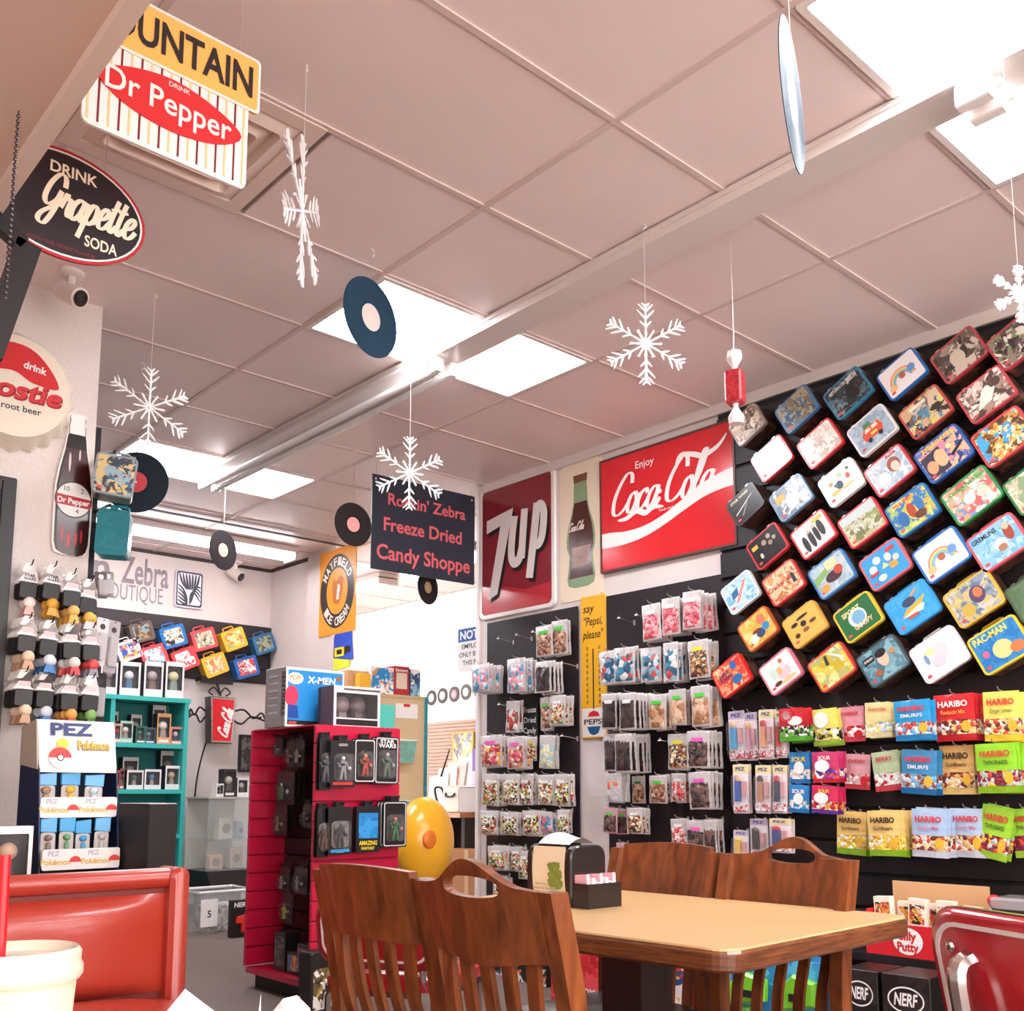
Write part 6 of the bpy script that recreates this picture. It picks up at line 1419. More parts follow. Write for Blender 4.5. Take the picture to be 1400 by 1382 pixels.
# clip strips with grey packs at the wall end
for k, (px, py, col) in enumerate([(138, 782, '#5a5052'), (150, 780, '#8a8284'), (142, 845, '#cfc8c8'), (160, 848, '#a8a0a2'), (138, 920, '#1d1718')]):
    p = ony(px, py, YL - .1)
    t = thing('blister_pack', '%s blister pack hanging near the wall end' % ['dark grey', 'mid grey', 'tall pale', 'tall grey', 'long black'][k], 'blister pack', (p.x, YL - .1 + .02 * (k % 2), p.z), (0, random.uniform(-.08, .08), .2), 'blister packs by the wall end')
    hh_ = [.11, .11, .2, .22, .2][k]
    MB().prism(rrect(.055, hh_, .006, 2, 0, -hh_ / 2), 0, .003).build('card', mat(col, .45), t)
    MB().prism(rrect(.04, hh_ * .6, .01, 3, 0, -hh_ * .6), -.018, 0, .004).build('blister', mat('#d8d2d2', .15, alpha=.5, coat=.4), t)
    MB().poly(circ(.012, 14, 0, -hh_ * .18), -.001).build('print_shape', mat('#3a3234' if k > 1 else '#e0dada', .5), t)
    MB().tube([(0, .02 + (-.02) * (k % 2) + .078, -.008), (0, -.01, -.008)], .002, 5).build('hook', BLACKMETAL, t)

# ================================================================== FOREGROUND TABLE: CUP, PAPER
v = ray(22, 1296); dpt = .74
cu = EYE + v * (dpt / FW.dot(v))
ZF = cu.z - .178
t = thing('near_table', 'table in the foreground under the foam cup', 'table', (-.05, .55, 0))
MB().slab(rrect(1.5, .7, .05, 4, .1, .12), ZF - .035, ZF, .005).build('top', mat('#d8ab78', .3), t)
MB().box((.1, .12, (ZF - .035) / 2), (.1, .1, ZF - .035)).build('pedestal', DARKWOOD, t)
MB().box((.1, .12, .02), (.6, .5, .04)).build('foot', DARKWOOD, t)
t = thing('foam_cup', 'white foam cup with plastic lid and red straw', 'cup', (cu.x, cu.y, ZF + .0005))
FO = mat('#cbbaa4', .6, bump=.05, scale=120)
MB().lathe([(.031, 0), (.033, .002), (.0385, .105), (.0405, .108), (.0405, .112), (.0395, .114), (.0425, .16), (.041, .166)], 36).build('cup_wall', FO, t, smooth=True)
MB().lathe([(.0445, .155), (.0465, .158), (.0465, .164), (.0445, .168), (.045, .174), (.0425, .1775), (.039, .1755), (.037, .1705), (.012, .1705), (.011, .1725), (.002, .1725)], 36).build('lid', mat('#d0c1ae', .35, coat=.2), t, smooth=True)
sp = EYE + ray(1, 1300) * (dpt * .985 / FW.dot(ray(1, 1300)))
MB().tube([(sp.x - cu.x, sp.y - cu.y, .15), (sp.x - cu.x - .001, sp.y - cu.y, .245)], .0037, 10).build('straw', mat('#e8121c', .35), t, smooth=True)
# paper lined basket
ct = EYE + ray(330, 1400) * (.86 / FW.dot(ray(330, 1400)))
t = thing('food_basket', 'red basket lined with white and pink checked paper, cut by frame bottom', 'food basket', (ct.x, ct.y, ZF + .0005), (0, 0, .3))
MB().lathe([(.075, 0), (.08, .004), (.105, .045), (.108, .045), (.083, 0)], 24).build('basket', mat('#c0252a', .4), t, smooth=True)
rn = random.Random(5)
def paper(name, m, cx, cy, s, seed, ztop):
    rn = random.Random(seed); P = [[rn.uniform(-1, 1) for _ in range(9)] for _ in range(9)]
    def fn(u, v):
        i, j = min(8, int(u * 8 + .5)), min(8, int(v * 8 + .5))
        return (cx + (u - .5) * s, cy + (v - .5) * s * .6, .012 + (ztop - .012) * (max(0, math.sin(PI * u)) ** .6) * (1 - .6 * abs(v - .5)) * (.86 + .14 * P[i][j]) + .006 * P[j][i])
    MB().grid(fn, 8, 8).build(name, m, t, smooth=True, angle=.4)
paper('paper_liner', mat('#e6ded6', .7), -.045, .02, .15, 3, ony(265, 1364, ct.y).z - ZF + .002)
chk = bpy.data.materials.new('checked_paper'); chk.use_nodes = True
_n = chk.node_tree.nodes.new('ShaderNodeTexChecker'); _n.inputs['Scale'].default_value = 70; _n.inputs[1].default_value = lin('#f3e6e2'); _n.inputs[2].default_value = lin('#e6a8a4')
_t = chk.node_tree.nodes.new('ShaderNodeTexCoord'); chk.node_tree.links.new(_t.outputs['Object'], _n.inputs[0]); chk.node_tree.links.new(_n.outputs[0], chk.node_tree.nodes['Principled BSDF'].inputs['Base Color'])
paper('checked_liner', chk, .055, -.005, .085, 8, ony(400, 1358, ct.y).z - ZF + .004)
MB().add([(.012, 0, .02), (.03, .004, .02), (.024, .002, ony(370, 1360, ct.y).z - ZF), (.02, .012, .02)], [(0, 1, 2), (1, 3, 2), (3, 0, 2)]).build('paper_corner', mat('#f4efe9', .7), t)

# ================================================================== RED FOUR-WAY DISPLAY
GX0, GY0, GY1, GZ = 2.73, 4.56, 5.24, 1.402
CRIM = mat('#c3123c', .35, coat=.25); CRIMD = mat('#8a0d2a', .4)
xr = ony(546, 1000, GY0).x; xc = (GX0 + xr) / 2
t = thing('slat_display', 'crimson four way slat display stand holding blister packs', 'display stand', (xc, GY0, 0))
hw = (xr - GX0) / 2; dy = GY1 - GY0
for yy, nm in ((.0, 'near'), (dy, 'far')):
    for k in range(13):
        z = .11 + (GZ - .11) * (k + .5) / 13; hh_ = (GZ - .11) / 13 - .008
        MB().prism(rrect(2 * hw, hh_, .002, 1, 0, z), yy - .012, yy + .012, .004).build('slat', CRIM, t)
    MB().box((0, yy + .004, (GZ + .11) / 2), (2 * hw - .006, .012, GZ - .115)).build('panel_core', CRIMD, t)
DKS = mat('#2a1416', .5)
for sx in (-1, 1):
    for k in range(13):
        z = .11 + (GZ - .11) * (k + .5) / 13
        MB().box((sx * .035, dy / 2, z), (.02, dy - .03, (GZ - .11) / 13 - .012)).build('side_slat', DKS, t)
    MB().box((sx * (hw / 2 + .02), dy / 2, .095), (hw - .05, dy - .024, .03)).build('deck', CRIM, t)
MB().box((0, dy / 2, (GZ + .1) / 2), (.05, dy - .03, GZ - .12)).build('spine', mat('#1d0f11', .6), t)
MB().box((0, dy / 2, GZ - .004), (2 * hw - .004, dy - .026, .008)).build('top_board', CRIM, t)
MB().box((0, dy / 2, .04), (2 * hw - .1, dy - .08, .08)).build('kick_base', mat('#160c0c', .6), t)
TOPZ = GZ + .002
def card(px0, y0, px1, y1, Y, kind, lab, words=None, nb=0, fig=('#6a6a70', '#c8b8a8'), frame=None, back='#1b1719', group='carded figures on the red display', flip=False, bar=None):
    c, w_, h_ = ry(px0, y0, px1, y1, Y) if not flip else rx(px0, y0, px1, y1, Y)
    for k in range(nb + 1):
        o = .03 * k
        loc = (c.x, Y + o, c.z) if not flip else (Y + o, c.y, c.z)
        t = thing('carded_figure', lab if k == 0 else ORD[k - 1] + ' card behind the ' + lab, 'toy package', loc, (0, random.uniform(-.02, .02), 0 if not flip else -PI / 2), group)
        MB().prism(rrect(w_, h_, .008, 2), 0, .004).build('card', mat(back, .35, coat=.3), t)
        MB().box((0, .002, h_ / 2 + .012), (.05, .003, .03)).build('hanger_tab', mat(back, .4), t)
        if frame: MB().frame(rrect(w_ * .94, h_ * .95, .012, 3), rrect(w_ * .87, h_ * .9, .01, 3), -.0012, 0).build('frame_print', mat(frame, .4), t)
        if k: continue
        if kind == 'blister' or kind == 'box':
            MB().prism(rrect(w_ * .72, h_ * .55, .02, 4, .0, -h_ * .08), -.001, 0).build('backdrop', mat('#4a4446' if kind == 'blister' else '#8a8078', .5, var=.3, scale=30), t)
            figurine(t, -w_ * .06, -.018, -h_ * .34, h_ * .5, fig[0], fig[1], True)
            MB().ball((w_ * .22, -.012, -h_ * .1), (w_ * .06, .01, w_ * .07), 8).build('accessory', mat(fig[1], .5), t, smooth=True)
            MB().prism(rrect(w_ * .76, h_ * .6, .025, 4, 0, -h_ * .08), -.036, -.001, .01).build('blister', CLEAR, t, smooth=True)
        if kind == 'print':
            MB().poly(rrect(w_ * .8, h_ * .55, .004, 1, 0, h_ * .08), -.001).build('picture', art(('#2a86c8', '#1f6fb0', '#3a9ad8'), 12), t)
        if bar: MB().poly(rrect(w_ * .8, h_ * .06, .002, 1, 0, -h_ * .42), -.0018).build('colour_bar', mat(bar, .4), t)
        for j, wd in enumerate(words or []):
            MB().text(wd[0], 0, wd[1] * h_, wd[2] * h_, 0, -.0016, bold=.03, w=wd[3] * w_).build('lettering', mat(wd[4], .4), t)
        MB().tube([(0, .0 + (GY0 - .0125 - Y if not flip else .0), h_ / 2 + .016), (0, -.03, h_ / 2 + .016), (0, -.04, h_ / 2 + .028)], .003, 5).build('hook', BLACKMETAL, t)
YC = GY0 - .075
card(452, 1012, 486, 1076, YC - .02, 'blister', 'large dark blister card with grey figure, upper row', [('LEGENDS', .38, .05, .35, '#cfc8c4')], 2, ('#8a8488', '#d8d0c8'), bar='#d8402a')
card(485, 1010, 513, 1070, YC, 'blister', 'white framed blister card with orange red figure, upper row', None, 1, ('#b03a2a', '#d8a04a'), '#e9e4e0')
card(513, 1007, 545, 1072, YC + .005, 'blister', 'blister card lettered STAR WARS, upper row', [('STAR', .36, .08, .6, '#f0ece8'), ('WARS', .27, .08, .75, '#f0ece8')], 1, ('#5a6a5a', '#b8b0a0'), '#cfcaca')
card(437, 1008, 452, 1080, YC + .02, 'blister', 'dark edge on package at the left end, upper row', None, 1, ('#4a4a50', '#6a5a54'))
card(449, 1103, 481, 1168, YC - .01, 'box', 'dark boxed figure with blue stripe, lower row', [('SERIES', -.46, .04, .3, '#cfc8c4')], 1, ('#2a2426', '#3a3032'), bar='#3a9ad8')
card(487, 1102, 520, 1165, YC - .015, 'print', 'blue picture card lettered AMAZING FANTASY, lower row', [('AMAZING', -.34, .09, .75, '#f0d03a'), ('FANTASY', -.44, .06, .55, '#f0d03a')], 1)
card(524, 1095, 556, 1158, YC - .03, 'blister', 'silver framed blister card with green red figure, lower row', None, 2, ('#3a6a3a', '#d86a5a'), '#cfcaca')
card(434, 1105, 449, 1172, YC + .02, 'box', 'dark edge on package at the left end, lower row', None, 1, ('#5a3a2a', '#6a5a54'))
XS = xc - .085
for (a, b2, c2, d2, fg, lab, nb) in [(375, 1010, 386, 1034, ('#5a5052', '#8a8080'), 'small dark pack high on the display side', 1), (392, 1013, 403, 1048, ('#8a4a4a', '#b08a80'), 'small pack with reddish figure high on the display side', 1), (404, 1012, 416, 1048, ('#a8a0a0', '#c8c0bc'), 'small pack with grey figure high on the display side', 0),
                                 (378, 1055, 402, 1100, ('#4a8a5a', '#c8b8d0'), 'shiny bauble pack on the display side', 3), (375, 1102, 392, 1142, ('#8a6a5a', '#a8705a'), 'brown figure pack on the display side', 1), (414, 1100, 426, 1132, ('#4a4244', '#8a8080'), 'ring shaped pack near the display corner', 0),
                                 (382, 1186, 396, 1220, ('#7a7070', '#a89a94'), 'clear pack low on the display side', 1), (402, 1186, 420, 1222, ('#8a8282', '#b0a8a4'), 'rounded clear pack low on the display side', 1), (386, 1222, 400, 1262, ('#a0b04a', '#b06a5a'), 'lime green pack low on the display side', 0)]:
    card(a, b2, c2, d2, XS - .05, 'blister', lab, None, nb, fg, None, '#2a2022', 'small packs on the display side', True)
# things on the deck and on top
zd = .112
for (px, pw, hgt, col, lab, y) in [(360, 26, .2, ('#3a3434', '#6a6260', '#2a2426'), 'dark toy box on the display deck', .34), (375, 22, .11, ('#e9b03a', '#2a7ab8', '#c83a3a', '#3a9a6a'), 'rainbow toy box on the display deck', .2), (408, 22, .16, ('#4a3f40', '#7a6a64', '#a83a30'), 'brown toy box on the display deck', .1)]:
    Y = GY0 + y + .08
    p = onx(px, 1300, GX0 + .09)
    t = thing('toy_box', lab, 'toy box', (GX0 + .07, Y, zd), (0, 0, -PI / 2), 'toy boxes on the display deck')
    MB().prism(rrect(.12, hgt, .003, 1, 0, hgt / 2), 0, .09, .002).build('carton', mat('#231b1d', .4, coat=.2), t)
    MB().poly(rrect(.1, hgt * .75, .004, 1, 0, hgt * .5), -.001).build('picture', art(col, 30), t)
def bigbox(loc, rz, w, h, d, front, side, label, cat='boxed figure', group=None, items=(), sidewords=None, name='toy_box', top=None):
    t = thing(name, label, cat, loc, (0, 0, rz), group)
    MB().prism(rrect(w, h, .003, 1, 0, h / 2), 0, d, .002).build('carton', side if not isinstance(side, str) else mat(side, .4), t)
    pn = MB().prism(rrect(w - .004, h - .004, .002, 1, 0, 0), -.0015, 0).build('front_print', front if not isinstance(front, str) else mat(front, .35, coat=.3), t, loc=(0, 0, h / 2))
    draw(pn, w / 2, h / 2, items, -.0018)
    return t, pn
# big blue figure box
YX = GY0 + .30
a = ony(391, 913, YX); b2 = ony(469, 994, YX)
wB, hB = b2.x - a.x, .40
hB = ony(440, 915, YX).z - TOPZ
t, pn = bigbox(((a.x + b2.x) / 2, YX, TOPZ), 0, wB, hB, .22, mat('#e9e2df', .4), '#a39a9c', 'large blue and white figure box lettered X-MEN on the red display', items=[('p', [(-.92, -.78), (.94, -.78), (.94, .9), (-.92, .9)], '#2488cc'), ('p', [(-.92, -.92), (.94, -.92), (.94, -.78), (-.92, -.78)], '#1a1416'), ('e', -.68, .62, .26, .2, '#f2ece8'), ('t', 'POP!', -.68, .56, .16, '#e8963a', dict(w=.07)), ('t', 'X-MEN', .2, .5, .22, '#f4f0ee', dict(w=.18, shear=.1)), ('e', .8, .72, .1, .1, '#8a6a50'), ('e', -.8, .02, .22, .36, '#d83a5a'), ('p', [(-.9, -.7), (-.55, -.7), (-.6, -.3), (-.9, -.25)], '#1f4a9a'), ('p', [(-.88, -.9), (-.62, -.9), (-.62, -.82), (-.88, -.82)], '#d84a4a')])
MB().poly([(.04, .28), (.18, .28), (.18, .04), (.04, .04)], 0, T=Matrix.Translation((-wB / 2 - .0012, 0, 0)) @ Matrix.Rotation(-PI / 2, 4, 'Z') @ Matrix.Scale(-1, 4, (1, 0, 0))).build('window_film', mat('#c8c2c4', .2, alpha=.6, coat=.5), t)
MB().text('SENTINELS', 0, 0, .04, 0, 0, bold=.02, w=.24, T=Matrix.Translation((-wB / 2 - .0016, .035, hB * .55)) @ Matrix.Rotation(-PI / 2, 4, 'Z') @ Matrix.Rotation(PI / 2, 4, 'Y')).build('lettering', INK, t)
for k in range(6): MB().box((-wB / 2 - .0015, .13, .08 + k * .04), (.002, .1, .01)).build('inner_tray', mat('#d4cecf', .3), t)
# window box in front of it
YX2 = GY0 + .06
a = ony(457, 940, YX2); b2 = ony(519, 992, YX2)
wB2 = b2.x - a.x; hB2 = ony(490, 939, YX2).z - TOPZ
t = thing('figure_box', 'wide window figure box in front of the blue box on the display', 'boxed figure', ((a.x + b2.x) / 2, YX2, TOPZ))
MB().frame(rrect(wB2, hB2, .002, 1, 0, hB2 / 2), rrect(wB2 * .9, hB2 * .62, .003, 1, 0, hB2 * .52), -.001, .003).build('front_frame', mat('#ece6e3', .4), t)
MB().prism(rrect(wB2, hB2, .002, 1, 0, hB2 / 2), .13, .16).build('carton_back', mat('#3a3234', .5), t)
for sx in (-1, 1): MB().box((sx * (wB2 / 2 - .001), .067, hB2 / 2), (.002, .128, hB2)).build('carton_side', mat('#5a5254', .4), t)
MB().box((0, .067, hB2 - .001), (wB2 - .005, .126, .002)).build('carton_top', mat('#4a4244', .4), t)
MB().box((0, .067, .001), (wB2 - .005, .126, .002)).build('carton_base', mat('#4a4244', .4), t)
MB().poly(rrect(wB2 * .9, hB2 * .15, .002, 1, 0, hB2 * .1), -.0016).build('name_strip', INK, t)
MB().poly(rrect(wB2 * .8, hB2 * .05, .002, 1, .03, hB2 * .92), -.0016).build('title_strip', mat('#5a4a4c', .4), t)
for k, cl in ((-.2, '#8a7a78'), (.15, '#6a5a58')):
    MB().ball((k * wB2, .07, hB2 * .55), (.05, .04, .05), 10).build('figure_head', mat(cl, .4), t, smooth=True)
    MB().prism([(k * wB2 - .03, .02), (k * wB2 + .03, .02), (k * wB2 + .02, hB2 * .4), (k * wB2 - .02, hB2 * .4)], .05, .09).build('figure_body', mat(cl, .4), t)
MB().poly(rrect(wB2 * .9, hB2 * .62, .003, 1, 0, hB2 * .52), .0015).build('window_film', CLEAR, t)
# turquoise plastic bins beside
for k, (x0, y0, x1_, y1, lab) in enumerate([(521, 958, 545, 992, 'turquoise tub on the right end of display top')]):
    c, w_, h_ = ry(x0, y0, x1_, y1, GY0 + .12)
    t = thing('plastic_tub', lab, 'tub', (c.x, GY0 + .2, TOPZ), (0, 0, 0))
    MB().frame(rrect(w_, .1, .01, 3), rrect(w_ - .006, .094, .01, 3), 0, h_, T=Matrix.Rotation(-PI / 2, 4, 'X') @ Matrix.Scale(-1, 4, (0, 1, 0))).build('wall', mat('#4fb0a0', .3, coat=.2), t)
    MB().box((0, 0, .002), (w_ - .008, .092, .003)).build('base', mat('#4fb0a0', .3), t)

# ================================================================== BACK-TO-US BOOKCASE IN THE PASSAGE
YK = 6.2
xa = ony(500, 950, YK).x; xb = ony(584, 955, YK).x; zk = ony(560, 951, YK).z
BEIGE = mat('#d8bd94', .6, var=.04, scale=4); TURQ = mat('#1f8fa0', .45)
t = thing('bookcase', 'bookcase seen from its beige back, turquoise side, in the passage', 'bookcase', ((xa + xb) / 2, YK, 0))
wk = xb - xa
MB().box((0, .004, zk / 2), (wk - .03, .006, zk - .03)).build('back_panel', BEIGE, t)
for sx in (-1, 1): MB().box((sx * (wk / 2 - .012), .14, zk / 2), (.024, .3, zk)).build('side_panel', TURQ, t)
MB().box((0, .14, zk - .012), (wk - .05, .29, .024)).build('top', mat('#cbb08a', .6), t)
for k in range(3): MB().box((0, .14, .05 + k * .5), (wk - .05, .27, .02)).build('shelf', TURQ, t)
c, w_, h_ = ry(541, 962, 571, 982, YK)
MB().prism(rrect(w_, h_, .002, 1, c.x - (xa + xb) / 2, c.z), -.002, 0).build('paper_note', WHITE, t)
MB().poly(rrect(w_ * .3, h_ * .2, .001, 1, c.x - (xa + xb) / 2, c.z + h_ * .38), -.0026).build('red_clip', RED, t)
for k, (x0, y0, x1_, y1) in enumerate([(545, 1012, 570, 1042), (545, 1095, 562, 1115), (541, 1158, 571, 1180)]):
    c, w_, h_ = ry(x0, y0, x1_, y1, YK - .12)
    t = thing('wall_bin', 'turquoise open bin on the bookcase back, %s one' % ['upper', 'middle', 'lower'][k], 'bin', (c.x, YK - .06, c.z), (0, 0, 0), 'turquoise bins on the bookcase back')
    BIN = mat('#7fb8a8', .4, var=.2, scale=20)
    MB().add([(-w_ / 2, -.06, h_ / 2), (w_ / 2, -.06, h_ / 2), (w_ * .42, -.04, -h_ / 2), (-w_ * .42, -.04, -h_ / 2)], [(0, 1, 2, 3)]).build('front', BIN, t)
    for sx in (-1, 1): MB().add([(sx * w_ / 2, -.06, h_ / 2), (sx * w_ / 2, .058, h_ / 2), (sx * w_ * .42, .058, -h_ / 2), (sx * w_ * .42, -.04, -h_ / 2)], [(0, 1, 2, 3)]).build('side', BIN, t)
    MB().box((0, .009, -h_ / 2), (w_ * .84, .098, .003)).build('base', BIN, t)
    MB().box((0, .057, 0), (w_ * .98, .003, h_)).build('back', BIN, t)
    MB().tube([(-w_ / 2, -.06, h_ / 2), (w_ / 2, -.06, h_ / 2), (w_ / 2, .055, h_ / 2), (-w_ / 2, .055, h_ / 2)], .006, 6, closed=True).build('rim', mat('#f0ece4', .4), t)
# boxes on the bookcase
for k, (x0, y0, x1_, y1, col, cols2, words, lab) in enumerate([
        (474, 917, 505, 950, '#cf9a70', None, None, 'open cardboard carton on the bookcase'),
        (491, 921, 507, 950, '#f0b438', None, None, 'small yellow carton on the bookcase'),
        (507, 912, 539, 950, '#d8d4d4', ('#2a86c0', '#d8d4d6', '#c88a5a', '#efe9e4'), None, 'white cereal style box with blue panel on the bookcase'),
        (538, 911, 560, 950, '#a8252c', None, ('Sextant', '#f0e4d8'), 'dark red box with cream label on the bookcase'),
        (561, 915, 575, 952, '#3a6a8a', ('#2f6f98', '#8ab4c8', '#efe6e0', '#2a4a6a'), None, 'narrow blue box at the right end of the bookcase')]):
    Y = YK + (.1 if k != 1 else .02)
    c, w_, h_ = ry(x0, y0, x1_, y1, Y)
    h_ = ony((x0 + x1_) / 2, y0, Y).z - zk
    t, pn = bigbox((c.x, Y, zk + .001), 0, w_ * .96, h_, .1 if k != 1 else .06, art(cols2, 14) if cols2 else mat(col, .5), col, lab, 'box', 'boxes on top of the bookcase', [('p', [(-.7, -.5), (.7, -.5), (.7, .55), (-.7, .55)], '#d8c4b0')] if k == 3 else [], name='carton')
    if words: MB().text(words[0], 0, h_ * .82, h_ * .1, 0, -.0024, bold=.02, w=w_ * .75).build('lettering', mat(words[1], .5), t)
# plain yellow rounded candy dispenser
t = thing('candy_dispenser', 'big yellow rounded floor dispenser with orange knob in the passage', 'dispenser', (ony(580, 1150, 5.6).x, 5.6, 0))
zc_ = ony(580, 1150, 5.6).z
r_ = (ony(616, 1150, 5.6).x - ony(545, 1150, 5.6).x) / 2
MB().ball((0, 0, zc_), (r_, r_ * .8, .30), 28).build('body', mat('#f2ae22', .3, coat=.4), t, smooth=True)
MB().lathe([(r_ * .7, 0), (r_ * .72, .03), (r_ * .4, .06), (r_ * .35, zc_ - .24)], 24).build('stand', mat('#efe8e0', .4), t, smooth=True)
MB().ball((-r_ * .35, -r_ * .74, zc_ + .02), (.055, .02, .062), 16).build('knob', mat('#e8761c', .35), t, smooth=True)

# ================================================================== BOUTIQUE: TURQUOISE BOOKCASE AND ITS BOXES
YS = 8.2
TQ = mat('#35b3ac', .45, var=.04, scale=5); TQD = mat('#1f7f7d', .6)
xs0 = ony(112, 1000, YS).x; xs1 = ony(257, 1000, YS).x; zs = ony(200, 952, YS).z
t = thing('bookcase', 'turquoise bookcase full of boxed figures against the boutique wall', 'bookcase', ((xs0 + xs1) / 2, YS, 0))
ws = xs1 - xs0
for x in (-ws / 2 + .018, ws / 2 - .018, ony(153, 1000, YS).x - (xs0 + xs1) / 2): MB().box((x, .16, zs / 2 - .003), (.036, .32, zs - .006)).build('upright', TQ, t)
shz = [zs] + [ony(200, y, YS).z for y in (1016, 1079, 1141, 1205)] + [.06]
for k, z in enumerate(shz): MB().box((0, .155, z - .018), (ws - .04 if k else ws + .02, .3 if k else .34, .036)).build('shelf' if k else 'top_board', TQ, t)
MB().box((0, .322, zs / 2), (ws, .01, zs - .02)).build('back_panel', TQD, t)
G = 'boxed figures in the boutique bookcase'
for k, (px, w_, bd, hd_, fr, lab) in enumerate([(149, 24, '#6a5a5a', '#8a7a78', '#e6dfdc', 'grey'), (178, 29, '#4a7a98', '#d8dce0', '#ece6e3', 'blue comic'), (210, 27, '#8a6a60', '#b0a0a0', '#e9e2df', 'mauve'), (239, 26, '#8aa09a', '#d8d0a0', '#ece6e3', 'pale green')]):
    a = ony(px - w_ / 2, 930, YS + .02).x; b2 = ony(px + w_ / 2, 930, YS + .02).x
    popbox(((a + b2) / 2, YS + .02, zs + .001), (0, 0, 0), (b2 - a) * .96, ony(px, 905, YS + .02).z - zs, .12, fr, '#4a4246', bd, hd_, 'large white framed figure box with %s insert on the bookcase top' % lab, 'large boxes on the turquoise bookcase')
SHB = [ (1, [(162, 12, 26, '#d8a080', '#c83a3a'), (173, 19, 30, '#a8c8b8', '#e9e0d8'), (193, 16, 24, '#2a6a5a', '#3a8a7a'), (205, 17, 22, '#3a5a6a', '#7aa0b0'), (224, 20, 42, '#e0a070', '#efe0d0'), (242, 18, 24, '#e08a7a', '#f0e0d8')]),
        (2, [(162, 11, 26, '#c8383a', '#d8d4d0'), (170, 7, 28, '#8a5a4a', '#6a3a30'), (188, 24, 26, '#e9e4df', '#4a8a5a'), (212, 24, 27, '#e6e4e6', '#5a8ac8'), (239, 22, 32, '#f0ece8', '#d8b08a')]),
        (3, [(172, 26, 22, '#e9e4e0', '#3a3234'), (229, 12, 22, '#2a2022', '#c8a080'), (241, 14, 30, '#3a2a2a', '#d8c0b0')]),
        (4, [(240, 14, 26, '#e6e0dc', '#3a2f30')])]
wd = ['first', 'second', 'third', 'fourth', 'fifth', 'sixth']
for sh, items in SHB:
    for k, (px, w_, hp, fr, hd_) in enumerate(items):
        Y = YS + .05
        a = ony(px - w_ / 2, 1000, Y).x; b2 = ony(px + w_ / 2, 1000, Y).x
        z0 = shz[sh] + .0005
        hh_ = min(ony(px, 1000, Y).z - ony(px, 1000 + hp, Y).z, shz[sh - 1] - shz[sh] - .05)
        popbox(((a + b2) / 2, Y, z0), (0, 0, random.uniform(-.05, .05)), (b2 - a) * .93, hh_, .1, fr, '#3a3436', random.choice(['#6a5a58', '#8a4a3a', '#4a5a7a', '#a89a8a']), hd_, '%s boxed figure from the left on shelf %s of the turquoise bookcase' % (wd[k], ['', 'one', 'two', 'three', 'four'][sh]), G)
        if sh in (1, 2) and k % 2 == 0:
            popbox(((a + b2) / 2 + .01, Y + .135, z0), (0, 0, 0), (b2 - a) * .9, min(hh_ * 1.7, shz[sh - 1] - shz[sh] - .05), .09, '#d8d0cc', '#2f2a2c', '#5a5254', '#8a7a74', 'tall figure box behind the %s one on shelf %s of the turquoise bookcase' % (wd[k], ['', 'one', 'two'][sh]), G)
# lit cola lantern sign on scroll bracket
YW = YB
pc = ony(300, 985, YW - .2)
t = thing('cola_lantern', 'red tapered cola wall sign on a black scroll bracket', 'sign', (pc.x, YW - .2, pc.z))
hL = ony(300, 955, YW - .2).z - ony(300, 1018, YW - .2).z; wL = ony(318, 985, YW - .2).x - ony(283, 985, YW - .2).x
trap = lambda k, kk=1: [(-wL / 2 * .82 * k, -hL / 2 * kk), (wL / 2 * .82 * k, -hL / 2 * kk), (wL / 2 * k, hL / 2 * kk), (-wL / 2 * k, hL / 2 * kk)]
MB().prism(trap(1), -.06, .06, .008).build('housing', mat('#3a3030', .3, .6), t)
MB().frame(trap(.97, .97), trap(.86, .9), -.066, -.058).build('rim', CHROME, t)
MB().poly(trap(.86, .9), -.0615).build('red_face', RED2, t)
MB().script('Coca-Cola', 0, 0, .05, .14, .34, y=0, sx=.62, T=Matrix.Translation((.045, -.0635, -hL * .38)) @ Matrix.Rotation(-1.35, 4, 'Y')).build('lettering', mat('#f5ece7', .4), t)
IRON = mat('#171113', .5)
MB().box((0, .08, hL / 2 + .16), (.3, .03, .06)).build('wall_plate', IRON, t)
MB().tube([(0, .08, hL / 2 + .14), (0, .0, hL / 2 + .02)], .012, 6).build('stem', IRON, t)
for sx in (-1, 1):
    MB().tube(smoothpath([(0, .02, hL / 2 + .03), (sx * .05, .02, hL / 2 + .09), (sx * .1, .02, hL / 2 + .05), (sx * .06, .02, hL / 2 + .02)], 4), .007, 5).build('scroll', IRON, t)
    f_ = 1 if sx > 0 else .45
    MB().tube(smoothpath([(sx * wL * .5, .03, .08), (sx * (wL * .5 + .12 * f_), .03, .11), (sx * (wL * .5 + .22 * f_), .03, .04), (sx * (wL * .5 + .3 * f_), .03, .09), (sx * (wL * .5 + .34 * f_), .03, .03)], 4), .009, 5).build('scroll', IRON, t)
    MB().tube(smoothpath([(sx * wL * .5, .03, .03), (sx * (wL * .5 + .1 * f_), .03, -.02), (sx * (wL * .5 + .2 * f_), .03, .05), (sx * (wL * .5 + .36 * f_), .03, .01)], 4), .009, 5).build('scroll', IRON, t)
    MB().tube([(sx * (wL * .5 + .3 * f_), .03, .05), (sx * (wL * .5 + .3 * f_), .198, .05)], .008, 5).build('wall_stud', IRON, t)
    MB().tube([(sx * .14, .08, hL / 2 + .16), (sx * .14, .198, hL / 2 + .16)], .012, 6).build('wall_stud', IRON, t)
MB().tube(smoothpath([(-.12, .0, -hL / 2), (-.13, .12, -hL / 2 - .3), (-.12, .18, -hL / 2 - .7), (-.08, .19, -hL / 2 - 1.15)], 5), .007, 6).build('power_cord', BLACK, t)
